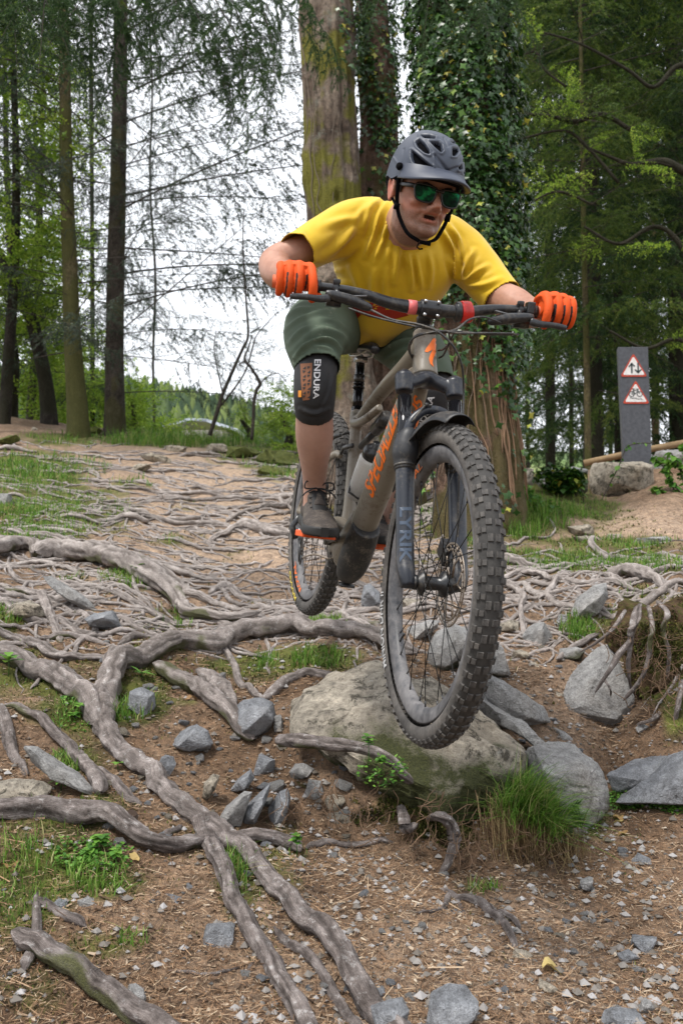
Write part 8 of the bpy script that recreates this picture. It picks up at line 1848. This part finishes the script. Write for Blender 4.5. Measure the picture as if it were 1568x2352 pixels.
# ---- shoes
SUE = dusty('taupe_suede', (.055, .047, .043), (.20, .17, .14), .85, .5, lo=.45, hi=.7, sc=30, spec=.2); SOLE = simple('black_rubber_sole', (.014, .014, .014), .65, bump=.3); LACE = simple('black_lace', (.012, .012, .013), .7)
def shoe(s, toe_down=10, heel_back=0.0, twist=0.0):
    c = BM @ (PED[s]+Vector((0, 0, .013))); yaw = YAW+R(twist)
    f = Vector((math.sin(yaw)*math.cos(R(toe_down)), -math.cos(yaw)*math.cos(R(toe_down)), -math.sin(R(toe_down)))); l = Vector((math.cos(yaw), math.sin(yaw), 0)); u = f.cross(l); l = (l*math.cos(R(4))-u*math.sin(R(4))).normalized(); u = f.cross(l)
    if u.z < 0: u = -u
    M = lambda a, b, d: c+f*a+l*b*1.0+u*d
    e = bpy.data.objects.new('shoe', None); COL.objects.link(e); rpart(e); e.matrix_parent_inverse = Matrix(); e.location = c-rider.location
    def ep(o): o.parent = e; o.matrix_parent_inverse = Matrix.Translation(-c); return o
    up = MB()
    st = [(-.165, .020, .026, .040), (-.150, .031, .036, .045), (-.110, .035, .042, .048), (-.05, .037, .046, .046), (.0, .043, .040, .040), (.05, .050, .031, .031), (.09, .049, .025, .026), (.120, .041, .020, .022), (.138, .026, .014, .018), (.144, .010, .008, .015)]
    q = spline([(*M(a, 0, d), b, h) for a, b, h, d in st], 4); up.tube(q[:, :3], q[:, 3:], 26, ref=tuple(l))
    q = spline([(*M(-.105, 0, .07), .036), (*M(-.100, 0, .10), .039), (*M(-.098, 0, .118), .040)], 4); up.tube(q[:, :3], q[:, 3], 20)
    q = spline([(*M(-.07, 0, .10), .030), (*M(-.03, 0, .085), .028), (*M(.015, 0, .062), .026)], 4); up.tube(q[:, :3], q[:, 3], 16)
    o = remesh(up, 'upper', .0028, 5, SUE); ep(o)
    so_ = MB(); zs = [(-.170, .018), (-.155, .034), (-.11, .038), (-.05, .039), (0, .046), (.05, .0535), (.09, .053), (.122, .045), (.143, .030), (.152, .012)]
    lo = []; 
    Q = spline(zs, 5)
    rows = []
    for (a, b) in Q:
        lift = .10*max(0, a-.09)**1.0*.6
        rows.append([M(a, -b*.94, .0+lift), M(a, -b, .006+lift), M(a, -b*1.0, .022+lift), M(a, -b*.93, .027+lift), M(a, b*.93, .027+lift), M(a, b, .022+lift), M(a, b, .006+lift), M(a, b*.94, .0+lift)])
    v = [p[:] for r in rows for p in r]; so_.add(v, grid_f(len(rows), 8)); so_.add([p[:] for p in rows[0]], [[0, 1, 2, 3], [0, 3, 4, 7], [4, 5, 6, 7]]); so_.add([p[:] for p in rows[-1]], [[3, 2, 1, 0], [7, 4, 3, 0], [7, 6, 5, 4]])
    o = so_.obj('sole', SOLE); ep(o)
    m = MB(); q = spline([(*M(-.035, 0, .112), .019, .006), (*M(-.0, 0, .092), .021, .006), (*M(.035, 0, .064), .022, .005), (*M(.055, 0, .054), .016, .004)], 4); m.tube(q[:, :3], q[:, 3:], 12, ref=tuple(l)); ep(m.obj('tongue', LACE))
    m = MB(); 
    for i in range(6):
        t = i/5; a = -.035+.080*t; d = .118-.056*t-.006*math.sin(t*3)
        for q_ in (-1, 1): m.tube([M(a-.006, -.027*q_, d-.010), M(a, 0, d+.003), M(a+.008, .027*q_, d-.010)], .0024, 6)
    for q_ in (-1, 1):
        m.tube(spline([M(-.035, 0, .121), M(-.03, .018*q_, .140), M(-.02, .040*q_, .142), M(-.02, .042*q_, .122), M(-.03, .010*q_, .122)], 5), .0024, 6)
        m.tube(spline([M(-.033, 0, .122), M(-.01, .016*q_, .124), M(.0, .040*q_, .112), M(.0, .050*q_, .100)], 5), .0024, 6)
    m.ball(M(-.033, 0, .122), .006, 8, 6); ep(m.obj('lace', LACE))
    m = MB(); q = spline([(*M(-.104, 0, .118), .041), (*M(-.100, 0, .127), .043), (*M(-.098, 0, .134), .041)], 3); m.tube(q[:, :3], q[:, 3], 20); o = m.obj('ankle_collar', LACE); ep(o)
    return e
shoe(-1, 11, twist=-4); shoe(1, 6)
